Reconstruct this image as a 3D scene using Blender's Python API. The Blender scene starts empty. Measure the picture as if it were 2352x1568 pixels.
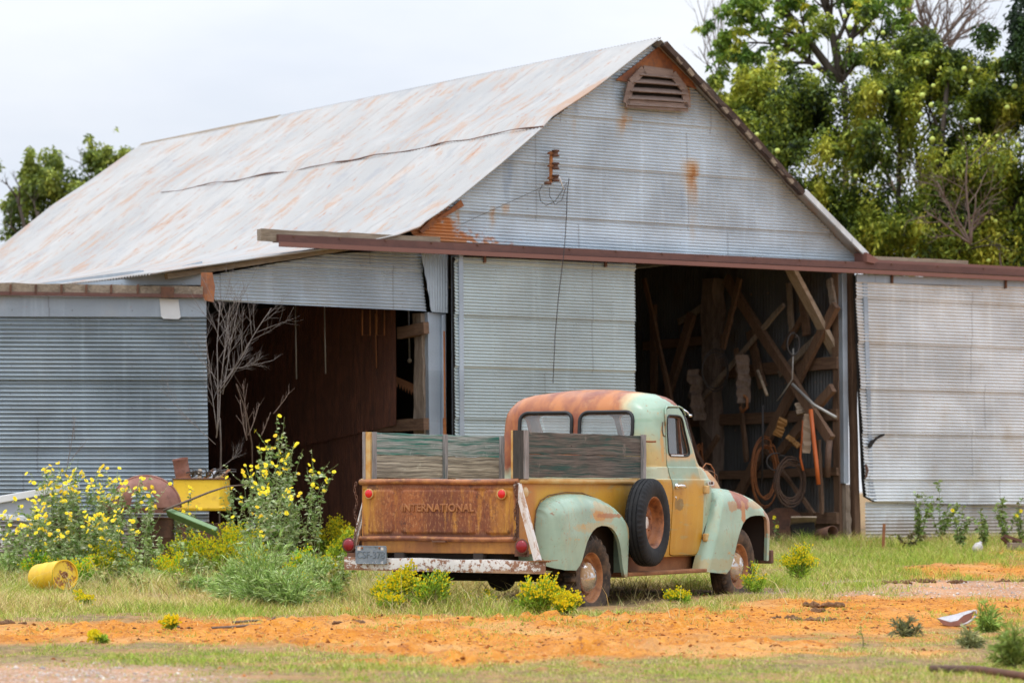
import bpy, bmesh, math, random
import numpy as np
from mathutils import Matrix, Vector
SC = bpy.context.scene
COL = SC.collection
R = math.radians
rng = np.random.default_rng(7)
random.seed(7)
# ---- camera constants: the photograph is measured on a 2352 px wide copy
F = 7020.0; CX = 1176.0; YH = 1130.0; EYE = 1.0

# ------------------------------------------------------------------ mesh builder
class MB:
    def __init__(s): s.v = []; s.f = []
    def add(s, vs, fs, M=None):
        o = len(s.v)
        if M is not None: vs = [tuple(M @ Vector(p)) for p in vs]
        s.v.extend([tuple(map(float, p)) for p in vs]); s.f.extend([tuple(i + o for i in f) for f in fs]); return s
    def box(s, c, d, rot=None):
        x, y, z = d[0]/2, d[1]/2, d[2]/2
        vs = [(-x,-y,-z),(x,-y,-z),(x,y,-z),(-x,y,-z),(-x,-y,z),(x,-y,z),(x,y,z),(-x,y,z)]
        M = Matrix.Translation(c)
        if rot is not None: M = M @ (rot.to_4x4() if hasattr(rot, 'to_4x4') else rot)
        return s.add(vs, [(0,3,2,1),(4,5,6,7),(0,1,5,4),(1,2,6,5),(2,3,7,6),(3,0,4,7)], M)
    def beam(s, a, b, w, h, up=(0,0,1)):
        a = Vector(a); b = Vector(b); d = (b-a); L = d.length; d.normalize()
        sd = d.cross(Vector(up))
        if sd.length < 1e-4: sd = d.cross(Vector((1,0,0)))
        sd.normalize(); u2 = sd.cross(d)
        M = Matrix((( d.x, sd.x, u2.x, (a.x+b.x)/2),(d.y, sd.y, u2.y, (a.y+b.y)/2),(d.z, sd.z, u2.z, (a.z+b.z)/2),(0,0,0,1)))
        x, y, z = L/2, w/2, h/2
        vs = [(-x,-y,-z),(x,-y,-z),(x,y,-z),(-x,y,-z),(-x,-y,z),(x,-y,z),(x,y,z),(-x,y,z)]
        return s.add(vs, [(0,3,2,1),(4,5,6,7),(0,1,5,4),(1,2,6,5),(2,3,7,6),(3,0,4,7)], M)
    def plank(s, a, b, w, h, up=(0,0,1), n=10, rough=.006, seed=0):
        """a sawn board with slightly uneven edges"""
        a = Vector(a); b = Vector(b); d = (b-a); d2 = d.normalized()
        sd = d2.cross(Vector(up))
        if sd.length < 1e-4: sd = d2.cross(Vector((1,0,0)))
        sd.normalize(); u2 = sd.cross(d2)
        rr = random.Random(seed); rings = []
        for i in range(n+1):
            p = a + d*(i/n)
            rings.append([p + sd*(sx*w/2 + rr.uniform(-1,1)*rough) + u2*(sz*h/2 + rr.uniform(-1,1)*rough) for sx, sz in ((-1,-1),(1,-1),(1,1),(-1,1))])
        return s.loft(rings, True, True)
    def tube(s, pts, r, n=8, cap=True):
        pts = [Vector(p) for p in pts]; m = len(pts)
        rs = r if hasattr(r, '__len__') else [r]*m
        ring = []; up = None
        for i, p in enumerate(pts):
            t = (pts[min(i+1,m-1)] - pts[max(i-1,0)])
            if t.length < 1e-9: t = Vector((0,0,1))
            t.normalize()
            if up is None:
                up = Vector((0,0,1)) if abs(t.z) < .9 else Vector((1,0,0))
            a = t.cross(up)
            if a.length < 1e-6: a = t.cross(Vector((0,1,0)))
            a.normalize(); b = a.cross(t); up = b
            ring.append([p + (a*math.cos(2*math.pi*k/n) + b*math.sin(2*math.pi*k/n))*rs[i] for k in range(n)])
        return s.loft(ring, True, cap)
    def loft(s, rings, closed=True, cap=False):
        o = len(s.v); n = len(rings[0])
        for rg in rings: s.v.extend([tuple(map(float,p)) for p in rg])
        for i in range(len(rings)-1):
            for k in range(n if closed else n-1):
                k2 = (k+1) % n
                s.f.append((o+i*n+k, o+i*n+k2, o+(i+1)*n+k2, o+(i+1)*n+k))
        if cap:
            s.f.append(tuple(o+k for k in range(n))[::-1]); e = o+(len(rings)-1)*n
            s.f.append(tuple(e+k for k in range(n)))
        return s
    def lathe(s, prof, n=32, M=None, cap=False):
        """profile (radius, height) turned about z"""
        b = MB()
        b.loft([[(r*math.cos(2*math.pi*k/n), r*math.sin(2*math.pi*k/n), h) for k in range(n)] for r, h in prof], True, cap)
        return s.add(b.v, b.f, M)
    def grid(s, A):
        A = np.asarray(A); a, b = A.shape[:2]; o = len(s.v)
        s.v.extend(map(tuple, A.reshape(-1,3).tolist()))
        for i in range(a-1):
            for j in range(b-1):
                s.f.append((o+i*b+j, o+i*b+j+1, o+(i+1)*b+j+1, o+(i+1)*b+j))
        return s
    def prism(s, poly, fn, d0, d1):
        """poly of (a,b); fn(a,b,d) -> xyz"""
        n = len(poly)
        return s.loft([[fn(a,b,d0) for a,b in poly],[fn(a,b,d1) for a,b in poly]], True, True)
    def sphere(s, c, r, n=10, m=6, sc=(1,1,1)):
        return s.lathe([(r*math.sin(math.pi*i/m)+1e-5, -r*math.cos(math.pi*i/m)) for i in range(m+1)], n, Matrix.Translation(c) @ Matrix.Diagonal((*sc,1)))
    def build(s, name, m=None, parent=None, smooth=False, bevel=0, seg=2, auto=None, fix=True):
        me = bpy.data.meshes.new(name); me.from_pydata(s.v, [], s.f); me.update()
        if fix:
            b = bmesh.new(); b.from_mesh(me); bmesh.ops.recalc_face_normals(b, faces=b.faces); b.to_mesh(me); b.free()
        return obj(name, me, m, parent, smooth, bevel, seg, auto)

def obj(name, me, m=None, parent=None, smooth=False, bevel=0, seg=2, auto=None):
    o = bpy.data.objects.new(name, me); COL.objects.link(o)
    if m is not None: me.materials.append(m)
    if parent is not None: o.parent = parent
    if smooth or auto is not None:
        me.polygons.foreach_set('use_smooth', [True]*len(me.polygons))
        if auto is not None:
            me.set_sharp_from_angle(angle=R(auto))
    if bevel:
        b = o.modifiers.new('edge', 'BEVEL'); b.width = bevel; b.segments = seg; b.limit_method = 'ANGLE'; b.angle_limit = R(40)
    return o

def thing(name, label, cat, loc=(0,0,0), rz=0, group=None):
    o = bpy.data.objects.new(name, None); COL.objects.link(o); o.empty_display_size = .1
    o.location = loc; o.rotation_euler = (0,0,rz)
    return tag(o, label, cat, group)
def tag(o, label=None, cat=None, group=None, kind=None):
    if label: o['label'] = label
    if cat: o['category'] = cat
    if group: o['group'] = group
    if kind: o['kind'] = kind
    return o

def fastmesh(name, V, faces_q=None, faces_t=None, col=None, m=None, parent=None, smooth=False):
    """numpy mesh: quads (n,4), tris (n,3), optional point colours"""
    me = bpy.data.meshes.new(name); V = np.asarray(V, np.float32)
    me.vertices.add(len(V)); me.vertices.foreach_set('co', V.ravel())
    parts = []; starts = []; n0 = 0; loops = []
    for fc, k in ((faces_q,4),(faces_t,3)):
        if fc is None or len(fc) == 0: continue
        fc = np.asarray(fc, np.int32); loops.append(fc.ravel()); starts.append(n0 + np.arange(len(fc))*k); n0 += fc.size
    loops = np.concatenate(loops); starts = np.concatenate(starts).astype(np.int32)
    me.loops.add(len(loops)); me.loops.foreach_set('vertex_index', loops)
    me.polygons.add(len(starts)); me.polygons.foreach_set('loop_start', starts)
    me.update(calc_edges=True); me.validate()
    if col is not None:
        c = np.ones((len(V),4), np.float32); c[:,:3] = col
        at = me.color_attributes.new('Col','FLOAT_COLOR','POINT'); at.data.foreach_set('color', c.ravel())
    return obj(name, me, m, parent, smooth)

# ------------------------------------------------------------------ numpy noise
def _h(ix, iy, s):
    n = (ix.astype(np.int64)*374761393 + iy.astype(np.int64)*668265263 + s*1442695041) & 0xffffffff
    n = ((n ^ (n >> 13))*1274126177) & 0xffffffff
    return ((n ^ (n >> 16)) & 0xffff)/65535.0
def vnoise(x, y, s=0):
    x = np.asarray(x, float); y = np.asarray(y, float)
    ix = np.floor(x); iy = np.floor(y); fx = x-ix; fy = y-iy
    fx = fx*fx*(3-2*fx); fy = fy*fy*(3-2*fy)
    a = _h(ix,iy,s); b = _h(ix+1,iy,s); c = _h(ix,iy+1,s); d = _h(ix+1,iy+1,s)
    return (a*(1-fx)+b*fx)*(1-fy) + (c*(1-fx)+d*fx)*fy
def fbm(x, y, s=0, o=4):
    t = 0; a = .5
    for k in range(o):
        t = t + a*vnoise(np.asarray(x)*2**k, np.asarray(y)*2**k, s+k*17); a *= .5
    return t/(1-.5**o)
def sst(a, b, x):
    t = np.clip((np.asarray(x, float)-a)/(b-a), 0, 1); return t*t*(3-2*t)

# ------------------------------------------------------------------ material nodes
class NT:
    def __init__(s, name, rough=.6, metal=0, spec=.5):
        m = s.m = bpy.data.materials.new(name); m.use_nodes = True; s.t = m.node_tree
        s.b = s.t.nodes['Principled BSDF']; s.b.inputs['Roughness'].default_value = rough; s.b.inputs['Metallic'].default_value = metal
        s.b.inputs['Specular IOR Level'].default_value = spec
        s._c = {}
    def n(s, ty): return s.t.nodes.new(ty)
    def put(s, sock, v):
        if isinstance(v, bpy.types.NodeSocket): s.t.links.new(v, sock)
        elif isinstance(v, (tuple, list)):
            sock.default_value = (*v, 1) if (len(v) == 3 and sock.type == 'RGBA') else v
        else: sock.default_value = v
    def coord(s, kind='Object'):
        if kind not in s._c:
            if kind == 'World': s._c[kind] = s.n('ShaderNodeNewGeometry').outputs['Position']
            else: s._c[kind] = s.n('ShaderNodeTexCoord').outputs[kind]
        return s._c[kind]
    def xyz(s, kind='Object'):
        k = 'x'+kind
        if k not in s._c:
            q = s.n('ShaderNodeSeparateXYZ'); s.put(q.inputs[0], s.coord(kind)); s._c[k] = (q.outputs[0], q.outputs[1], q.outputs[2])
        return s._c[k]
    def noise(s, scale=5, detail=4, rough=.6, st=(1,1,1), off=(0,0,0), kind='Object', dist=0):
        mp = s.n('ShaderNodeMapping'); s.put(mp.inputs[0], s.coord(kind)); mp.inputs['Scale'].default_value = st; mp.inputs['Location'].default_value = off
        q = s.n('ShaderNodeTexNoise'); s.put(q.inputs['Vector'], mp.outputs[0])
        q.inputs['Scale'].default_value = scale; q.inputs['Detail'].default_value = detail; q.inputs['Roughness'].default_value = rough; q.inputs['Distortion'].default_value = dist
        return q.outputs[0]
    def voro(s, scale=5, st=(1,1,1), kind='Object', feat='F1'):
        mp = s.n('ShaderNodeMapping'); s.put(mp.inputs[0], s.coord(kind)); mp.inputs['Scale'].default_value = st
        q = s.n('ShaderNodeTexVoronoi'); s.put(q.inputs['Vector'], mp.outputs[0]); q.inputs['Scale'].default_value = scale; q.feature = feat
        return q.outputs
    def math(s, op, a, b=0, c=None, clamp=False):
        q = s.n('ShaderNodeMath'); q.operation = op; q.use_clamp = clamp; s.put(q.inputs[0], a); s.put(q.inputs[1], b)
        if c is not None: s.put(q.inputs[2], c)
        return q.outputs[0]
    def add(s, a, b): return s.math('ADD', a, b)
    def mul(s, a, b): return s.math('MULTIPLY', a, b)
    def mx(s, a, b): return s.math('MAXIMUM', a, b)
    def map(s, v, a, b, c=0., d=1., smooth=True):
        q = s.n('ShaderNodeMapRange'); q.interpolation_type = 'SMOOTHSTEP' if smooth else 'LINEAR'
        for i, x in enumerate((v,a,b,c,d)): s.put(q.inputs[i], x)
        return q.outputs[0]
    def mix(s, f, a, b, mode='MIX'):
        q = s.n('ShaderNodeMix'); q.data_type = 'RGBA'; q.blend_type = mode; q.clamp_factor = True
        s.put(q.inputs['Factor'], f); s.put(q.inputs[6], a); s.put(q.inputs[7], b)
        return q.outputs[2]
    def ramp(s, f, stops):
        q = s.n('ShaderNodeValToRGB'); e = q.color_ramp.elements
        while len(e) < len(stops): e.new(.5)
        for i, (p, c) in enumerate(stops): e[i].position = p; e[i].color = (*c, 1)
        s.put(q.inputs[0], f); return q.outputs[0]
    def attr(s, name='Col'):
        q = s.n('ShaderNodeVertexColor'); q.layer_name = name; return q.outputs[0]
    def bump(s, h, strength=.3, dist=.01):
        q = s.n('ShaderNodeBump'); q.inputs['Strength'].default_value = strength; q.inputs['Distance'].default_value = dist
        s.put(q.inputs['Height'], h); s.t.links.new(q.outputs[0], s.b.inputs['Normal'])
    def col(s, c): s.put(s.b.inputs['Base Color'], c); return s
    def rough(s, r): s.put(s.b.inputs['Roughness'], r); return s
    def metal(s, r): s.put(s.b.inputs['Metallic'], r); return s
def flat(name, c, rough=.6, metal=0, var=.15, scale=6):
    t = NT(name, rough, metal); n = t.noise(scale, 4)
    return t.col(t.mix(n, tuple(x*(1-var) for x in c), tuple(x*(1+var) for x in c))).m
# ------------------------------------------------------------------ materials of the place
def m_galv(name, base, warm=(.42,.36,.28), stain=.3, metal=.30, rough=.40, rust=.0, sheet=.61, dark=.55, seed=0, streak=True, contrast=1.0):
    """weathered galvanised sheet: slow tone drift, per-sheet tone, run-down streaks, rust at the seams"""
    t = NT(name, rough, metal)
    x, y, z = t.xyz()
    big = t.noise(.9, 3, .55, (1,1,1.4), (seed*3.1,seed,0))
    c = t.mix(t.map(big, .3, .72), tuple(v*(1-.22*contrast) for v in base), tuple(min(1,v*(1+.18*contrast)) for v in base))
    sh = t.math('FLOOR', t.math('DIVIDE', z, sheet))
    wn = t.n('ShaderNodeTexWhiteNoise'); wn.noise_dimensions = '1D'; t.put(wn.inputs['W'], t.add(sh, seed*7.3))
    c = t.mix(t.mul(t.map(wn.outputs[0], 0, 1, -.0, .22, False), 1), c, tuple(v*dark for v in base))
    st = t.noise(4.5, 4, .6, (2.2,2.2,.16), (seed,0,seed*2))
    c = t.mix(t.map(st, .5, .8, 0, .45), c, tuple(min(1,v*1.35) for v in base))
    wm = t.noise(1.3, 5, .65, (1,1,.8), (seed*5,1,2))
    c = t.mix(t.map(wm, .5, .72, 0, stain), c, warm)
    if rust > 0:
        r1 = t.noise(5, 6, .7, (2.2,2.2,.35), (seed,4,1))
        fz = t.math('FRACT', t.math('DIVIDE', z, sheet))
        edge = t.map(fz, .0, .12, .16, 0)
        rr = t.map(t.add(r1, edge), .72, .84, 0, rust)
        c = t.mix(rr, c, t.mix(t.noise(30,3), (.36,.12,.035), (.5,.24,.09)))
    nu = t.math('ABSOLUTE', t.math('SUBTRACT', t.math('FRACT', t.math('DIVIDE', x, .58)), .5)); nv_ = t.math('ABSOLUTE', t.math('SUBTRACT', t.math('FRACT', t.math('DIVIDE', z, .155)), .5))
    c = t.mix(t.mul(t.map(nu,.006,.014,1,0), t.map(nv_,.03,.07,.5,0)), c, (.10,.08,.06))
    vs = t.math('ABSOLUTE', t.math('SUBTRACT', t.math('FRACT', t.math('ADD', t.math('DIVIDE', x, 2.3), t.mul(wn.outputs[0], .35))), .5)); c = t.mix(t.map(vs,.0022,.004,.5,0), c, (.14,.14,.15))
    sp = t.noise(60, 3, .7, (1,1,1))
    c = t.mix(t.map(sp, .4, .75, 0, .22), c, tuple(v*.6 for v in base))
    ft = t.noise(3,5,.65,(1.4,1.4,.5),(seed,2,2)); c = t.mix(t.map(t.math('SUBTRACT', z, t.mul(ft,.9)), .05, .45, .55, 0), c, (.30,.19,.10))
    t.col(c); t.rough(t.map(big, .3, .7, rough-.06, rough+.14))
    return t

M = {}
t = m_galv('gable sheet', (.55,.64,.72), stain=.12, rust=.0, seed=1)
# the gable carries a few long rust runs of its own
c = t.b.inputs['Base Color'].links[0].from_socket
x, y, z = t.xyz()
def run(t, c, u0, w, z0, z1, amt=1., blur=.25):
    x, y, z = t.xyz()
    n = t.noise(16, 4, .6, (1,1,.25))
    mx_ = t.map(t.math('ABSOLUTE', t.math('SUBTRACT', x, t.add(u0, t.map(n, .3,.7,-.03,.03)))), w*.15, w, 1, 0)
    mz = t.mul(t.map(z, z0, z0+(z1-z0)*.75, 0, 1), t.map(z, z1-(z1-z0)*.28, z1, 1, 0))
    f = t.mul(t.mul(mx_, mz), t.map(n, .25, .6, .35*amt, amt))
    f2 = t.mul(f, t.map(n,.35,.65,.5,1)); return t.mix(t.mul(f,.95), c, t.mix(f2, (.62,.38,.12), (.36,.13,.035)))
GRUST = []   # filled by the barn section once pixel positions are known
M['gable_nt'] = (t, c); M['gable'] = t.m
M['leanto'] = m_galv('lean-to sheet', (.42,.49,.56), stain=.18, rust=.15, seed=2).m
M['door_mid'] = m_galv('middle door sheet', (.45,.525,.545), stain=.08, seed=3, contrast=.6).m
M['door_left'] = m_galv('left door sheet', (.30,.36,.41), stain=.1, seed=4, metal=.55, rough=.34).m
M['door_right'] = m_galv('right door sheet', (.69,.73,.76), warm=(.48,.40,.30), stain=.36, rust=.28, seed=5, metal=.4).m
M['trim'] = m_galv('flat galvanised trim', (.34,.40,.47), stain=.2, rust=.25, seed=6, metal=.4).m
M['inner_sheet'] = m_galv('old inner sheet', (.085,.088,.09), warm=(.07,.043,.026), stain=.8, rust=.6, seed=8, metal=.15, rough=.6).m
t = NT('rusted sheet', .75, .1)
n1 = t.noise(2.2,5,.65); n2 = t.noise(9,5,.7,(1.6,1.6,.3))
t.col(t.mix(t.map(n2,.35,.7), t.mix(t.map(n1,.3,.7), (.11,.04,.022), (.18,.065,.036)), (.065,.028,.018))); M['rust_sheet'] = t.m

# roof: pale zinc with long runs down the slope (local x runs along the ridge, local y down the slope)
t = NT('roof sheet', .5, .12)
x, y, z = t.xyz()
big = t.noise(.55, 4, .6, (1,.45,1))
c = t.mix(t.map(big, .32, .68), (.325,.325,.32), (.415,.41,.40))
s1 = t.noise(2.2, 6, .68, (1.35,.5,1), (3,1,0), dist=.25)
c = t.mix(t.map(s1, .50, .72, 0, .6), c, (.25,.265,.29))
s2 = t.noise(2.0, 7, .72, (1.7,.48,1), (9,5,0), dist=.35)
c = t.mix(t.map(s2, .50, .66, 0, .75), c, (.40,.235,.14))
s3 = t.noise(3.6, 7, .74, (1.9,.55,1), (1,7,0), dist=.4)
c = t.mix(t.map(s3, .58, .68, 0, .8), c, (.36,.155,.07))
s4 = t.noise(2.8, 6, .65, (1.5,.3,1), (4,2,8))
c = t.mix(t.map(s4, .5, .75, 0, .5), c, (.50,.49,.47))
jl = t.math('ABSOLUTE', t.math('SUBTRACT', t.math('FRACT', t.math('DIVIDE', x, .66)), .5)); c = t.mix(t.map(jl,.010,.022,.32,0), c, (.20,.19,.185)); v = t.voro(5.0, (.55,1.0,1)); c = t.mix(t.map(v[0], .03, .05, .45, 0), c, (.16,.13,.11))
t.col(c); t.rough(t.map(big,.3,.7,.42,.6)); M['roof'] = t.m

def m_wood(name, a, b, grain=(1,14,14), paint=None, amt=.4, seed=0, rough=.85, scale=3.0):
    t = NT(name, rough)
    g = t.noise(scale, 6, .68, grain, (seed*2.3,seed,seed*.7), dist=.7)
    g2 = t.noise(scale*3.2, 5, .7, (grain[0]*.6,grain[1],grain[2]), (seed,seed*3.1,0), dist=.3)
    big = t.noise(1.6, 4, .6, (1,1,1), (seed*1.7,0,seed))
    c = t.mix(t.map(g, .32, .66), a, b)
    c = t.mix(t.map(g2, .5, .72, 0, .6), c, tuple(v*.32 for v in a))
    c = t.mix(t.map(big, .35, .7, 0, .35), c, tuple(v*1.35 for v in b))
    if paint:
        p = t.noise(2.4, 5, .65, (grain[0]*1.2,grain[1]*.35,grain[2]*.35), (seed*4,2,seed))
        f = t.mul(t.map(p, .6-amt*.3, .68-amt*.18, 0, 1), t.map(g, .3, .55, 1, .25))
        c = t.mix(f, c, t.mix(t.map(g2,.3,.7), paint, tuple(v*1.6 for v in paint)))
    t.col(c); t.bump(t.add(g, t.mul(g2,.6)), .5, .006)
    return t.m
M['wood'] = m_wood('weathered timber', (.12,.085,.060), (.27,.215,.165), (14,14,1), seed=1)
M['wood_h'] = m_wood('weathered beam', (.15,.115,.080), (.29,.235,.175), (1,14,14), seed=2)
M['wood_dark'] = m_wood('dark old timber', (.075,.041,.025), (.165,.095,.056), (14,14,1), seed=3)
M['wood_dark_h'] = m_wood('dark old girt', (.085,.047,.028), (.17,.098,.058), (1,1,14), seed=4)
M['rake_dark'] = m_wood('dark rake board', (.030,.019,.014), (.075,.046,.033), (5,5,5), seed=15)
M['wood_pale'] = m_wood('pale brace', (.22,.16,.11), (.36,.29,.22), (3,14,3), seed=5)
M['log'] = m_wood('barked log post', (.075,.050,.038), (.17,.125,.10), (7,7,1.2), seed=6)
def m_board(name, a, b, paint, amt, seed):
    t = NT(name, .85)
    w1 = t.noise(1.2, 3, .5, (1,1,1), (seed,seed*2,0))
    mp = t.n('ShaderNodeCombineXYZ'); x, y, z = t.xyz(); t.put(mp.inputs[0], t.mul(x,.55)); t.put(mp.inputs[1], y); t.put(mp.inputs[2], t.add(z, t.mul(w1,.06)))
    def nz(sc, sx, sz, o):
        m_ = t.n('ShaderNodeMapping'); t.put(m_.inputs[0], mp.outputs[0]); m_.inputs['Scale'].default_value = (sx,1,sz); m_.inputs['Location'].default_value = (o,seed*3.3,o*2)
        q = t.n('ShaderNodeTexNoise'); t.put(q.inputs['Vector'], m_.outputs[0]); q.inputs['Scale'].default_value = sc; q.inputs['Detail'].default_value = 5; q.inputs['Roughness'].default_value = .65; return q.outputs[0]
    g1 = nz(1, 2.0, 46, 1+seed); g2 = nz(1, 4, 130, 5+seed); bl = nz(1, 3, 6, 9+seed)
    c = t.mix(t.map(g1,.30,.68), a, b); c = t.mix(t.map(g2,.48,.68,0,.75), c, tuple(v*.28 for v in a)); c = t.mix(t.map(g2,.34,.46,.8,0), c, tuple(min(.65,v*1.5) for v in b))
    if paint:
        f = t.mul(t.map(bl,.64-amt*.32,.74-amt*.25,0,1), t.map(g1,.34,.56,1,.15)); c = t.mix(f, c, t.mix(t.map(g2,.3,.7), tuple(v*1.5 for v in paint), tuple(v*.5 for v in paint)))
    c = t.mix(t.map(t.noise(7,4,.7,(1,1,1),(seed,1,1)),.6,.72,0,.5), c, tuple(min(.6,v*1.5) for v in b))
    kn = t.voro(2.4,(1,.01,2.2)); c = t.mix(t.map(kn[0],.035,.055,.9,0), c, (.03,.02,.015)); cr = nz(1,.9,60,13+seed); c = t.mix(t.map(cr,.66,.70,0,.85), c, (.02,.016,.012))
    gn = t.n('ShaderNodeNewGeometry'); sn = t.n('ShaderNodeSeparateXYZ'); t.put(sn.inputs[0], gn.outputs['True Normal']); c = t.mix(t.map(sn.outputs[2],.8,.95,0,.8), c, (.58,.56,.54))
    t.col(c); t.bump(t.add(g1,t.mul(g2,.7)), .6, .006); return t.m
M['board_green'] = m_board('flaking green side board', (.15,.14,.125), (.46,.45,.42), (.012,.17,.125), 1.15, 8)
M['board_dark'] = m_board('dark side board', (.045,.036,.030), (.155,.13,.11), (.008,.055,.045), .7, 9)
M['board_bare'] = m_board('bare side board', (.15,.125,.09), (.44,.39,.30), (.09,.12,.05), .15, 10)
M['cleat'] = m_wood('board cleat', (.14,.125,.12), (.33,.31,.30), (14,14,1), paint=(.03,.09,.10), amt=.3, seed=11)
M['cleat_dark'] = m_wood('dark board cleat', (.022,.022,.020), (.055,.052,.045), (14,14,1), seed=12)

def m_rust(name, a=(.20,.075,.028), b=(.36,.15,.055), d=(.07,.03,.018), rough=.8, seed=0, scale=6, st=(1,1,1)):
    t = NT(name, rough); n1 = t.noise(scale,6,.7,st,(seed,seed*2,0)); n2 = t.noise(scale*4,5,.7,st,(seed*3,0,seed))
    c = t.mix(t.map(n1,.3,.7), a, b); c = t.mix(t.map(n2,.5,.75,0,.7), c, d)
    t.col(c); t.bump(n2, .25, .004); return t.m
M['rust'] = m_rust('rusty iron')
M['rust_dark'] = m_rust('dark rusty iron', (.085,.042,.028), (.17,.075,.042), (.03,.02,.015), seed=2)
M['rust_bright'] = m_rust('bright rust', (.33,.11,.03), (.52,.20,.06), (.16,.05,.02), seed=3, scale=3)
t = NT('track iron', .55, .1); n1 = t.noise(1.2,5,.6,(1,4,4)); n2 = t.noise(20,4,.7,(.5,1,1))
t.col(t.mix(t.map(n2,.4,.75,0,.5), t.mix(t.map(n1,.3,.7), (.095,.040,.032), (.140,.062,.048)), (.06,.028,.024))); M['track'] = t.m
M['lean_light'] = flat('pale tin flap', (.60,.62,.64), .5, .2, .12, 6)
M['track_lip'] = flat('track lower lip', (.20,.088,.068), .5, .1, .15, 3)
t = NT('gable flashing', .75); n1 = t.noise(3,5,.65); n2 = t.noise(12,4,.7)
t.col(t.mix(t.map(n2,.4,.7,0,.6), t.mix(t.map(n1,.35,.65), (.36,.13,.04), (.24,.085,.04)), (.13,.07,.05))); M['flashing'] = t.m
M['rusty_door_sheet'] = m_galv('rust spotted sheet', (.55,.53,.5), rust=1.0, stain=.3, seed=11).m
M['louver'] = m_wood('vent slat', (.13,.085,.068), (.25,.185,.155), (1,10,14), seed=14)
M['black'] = flat('black rubber', (.012,.012,.013), .55, 0, .3, 20)
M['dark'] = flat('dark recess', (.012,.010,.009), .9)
# ------------------------------------------------------------------ ground
def dirt_mask(x, y):
    """1 on the bare orange track"""
    x = np.asarray(x, float); y = np.asarray(y, float)
    c = np.interp(x, [-30,-5,-3,-1,.5,2,3.5,5,7,30], [21.5,22.0,22.4,21.6,21.4,23.0,26.0,29.5,33.0,50])
    h = np.interp(x, [-30,-5,-3,-1,.5,2,3.5,5,7,30], [1.2,1.7,1.9,2.9,3.1,3.2,4.8,6.6,6.6,4])
    d = np.abs(y-c)/h
    n = fbm(x*.8, y*.42, 3, 4)-.5; n2 = fbm(x*3.5, y*1.6, 9, 4)-.5
    return 1-sst(.62, 1.18, d + n*1.5 + n2*1.0)
def gravel_mask(x, y):
    n = fbm(np.asarray(x)*1.5, np.asarray(y)*.7, 5)-.5
    a = 1-sst(.7,1.2, np.hypot((x+2.75)/1.35, (y-16.3)/2.0)+n*.5)
    b = (1-sst(.6,1.2, np.hypot((x-4.2)/2.6, (y-29.3)/2.0)+n*.6))*.9
    return np.maximum(a, b)
def gz(x, y):
    x = np.asarray(x, float); y = np.asarray(y, float)
    z = np.interp(y, [0,14,22,26,29,33,36,40,60,3000], [-.03,-.02,0,.03,.055,.14,.22,.335,.42,.42])
    z = z + (fbm(x*.5, y*.5, 21, 3)-.5)*.05*sst(0,4,np.hypot(x-.8,y-27.5))
    return z
def gz_fine(x, y):
    d = dirt_mask(x, y)
    cl = fbm(x*5, y*2.6, 31, 4); cl2 = np.clip(vnoise(x*9, y*7, 33)*.6+vnoise(x*17, y*13, 36)*.4-.58, 0, 1)*fbm(x*1.3,y*.8,38,3)*2
    return gz(x,y) + d*((cl-.5)*.05 + cl2*.15*(1-.6*sst(.8,2.2,x))) + (1-d)*(fbm(x*5,y*5,35,3)-.5)*.03
def gzs(x, y): return float(gz(np.array([x]), np.array([y]))[0])
xs = np.concatenate([-np.geomspace(3000,8.5,14), np.arange(-8.2,8.21,.045), np.geomspace(8.5,3000,14)])
ys = np.concatenate([[-200,-60,0,6,10,12.5], np.arange(14,31,.05), np.arange(31,42,.09), np.geomspace(42.3,4000,22)])
X, Y = np.meshgrid(xs, ys, indexing='ij'); Z = gz_fine(X, Y)
nx, ny = X.shape; idx = np.arange(nx*ny).reshape(nx, ny)
q = np.stack([idx[:-1,:-1], idx[1:,:-1], idx[1:,1:], idx[:-1,1:]], -1).reshape(-1,4)
dm = dirt_mask(X, Y); gm = gravel_mask(X, Y)
mk = np.stack([dm, gm, np.clip((Z-gz(X,Y))*12+.5,0,1)], -1).reshape(-1,3)
t = NT('ground', .92, 0, .25)
a = t.attr(); sp = t.n('ShaderNodeSeparateColor'); t.put(sp.inputs[0], a); d_, g_, h_ = sp.outputs
n1 = t.noise(1.6,5,.6,kind='World'); n2 = t.noise(14,5,.7,(1,.6,1),kind='World'); n3 = t.noise(60,3,.6,kind='World')
dirt = t.mix(t.map(n1,.3,.7), (.43,.142,.010), (.58,.235,.022))
dirt = t.mix(t.map(n2,.48,.70,0,.7), dirt, (.63,.31,.08))
dirt = t.mix(t.map(n2,.32,.46,.85,0), dirt, (.28,.085,.020)); n7 = t.noise(26,4,.7,(1,.5,1),(5,1,0),kind='World'); dirt = t.mix(t.map(n7,.56,.64,0,.85), dirt, (.20,.065,.02)); n8 = t.noise(.8,4,.6,(1,.7,1),(7,2,0),kind='World'); dirt = t.mix(t.map(n8,.5,.68,0,.55), dirt, (.57,.33,.13))
dirt = t.mix(t.map(n3,.55,.75,0,.4), dirt, (.72,.50,.33))
n4 = t.noise(5,5,.7,(1,.6,1),(3,3,0),kind='World'); dirt = t.mix(t.map(n4,.62,.74,0,.75), dirt, (.19,.075,.03))
soil = t.mix(t.map(n2,.35,.65), (.15,.105,.045), (.30,.21,.10))
soil = t.mix(t.map(n1,.4,.7,0,.6), soil, (.44,.22,.095))
gv = t.voro(42, (1,.7,1), 'World'); grav = t.mix(t.map(gv[0],.15,.6), t.ramp(t.math('FRACT', t.mul(gv[1],7.0)), [(0,(.32,.25,.23)),(.5,(.52,.42,.37)),(1,(.66,.60,.57))]), (.30,.17,.10))
grav = t.mix(t.map(n1,.35,.65,.1,.6), grav, (.60,.33,.19))
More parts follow.
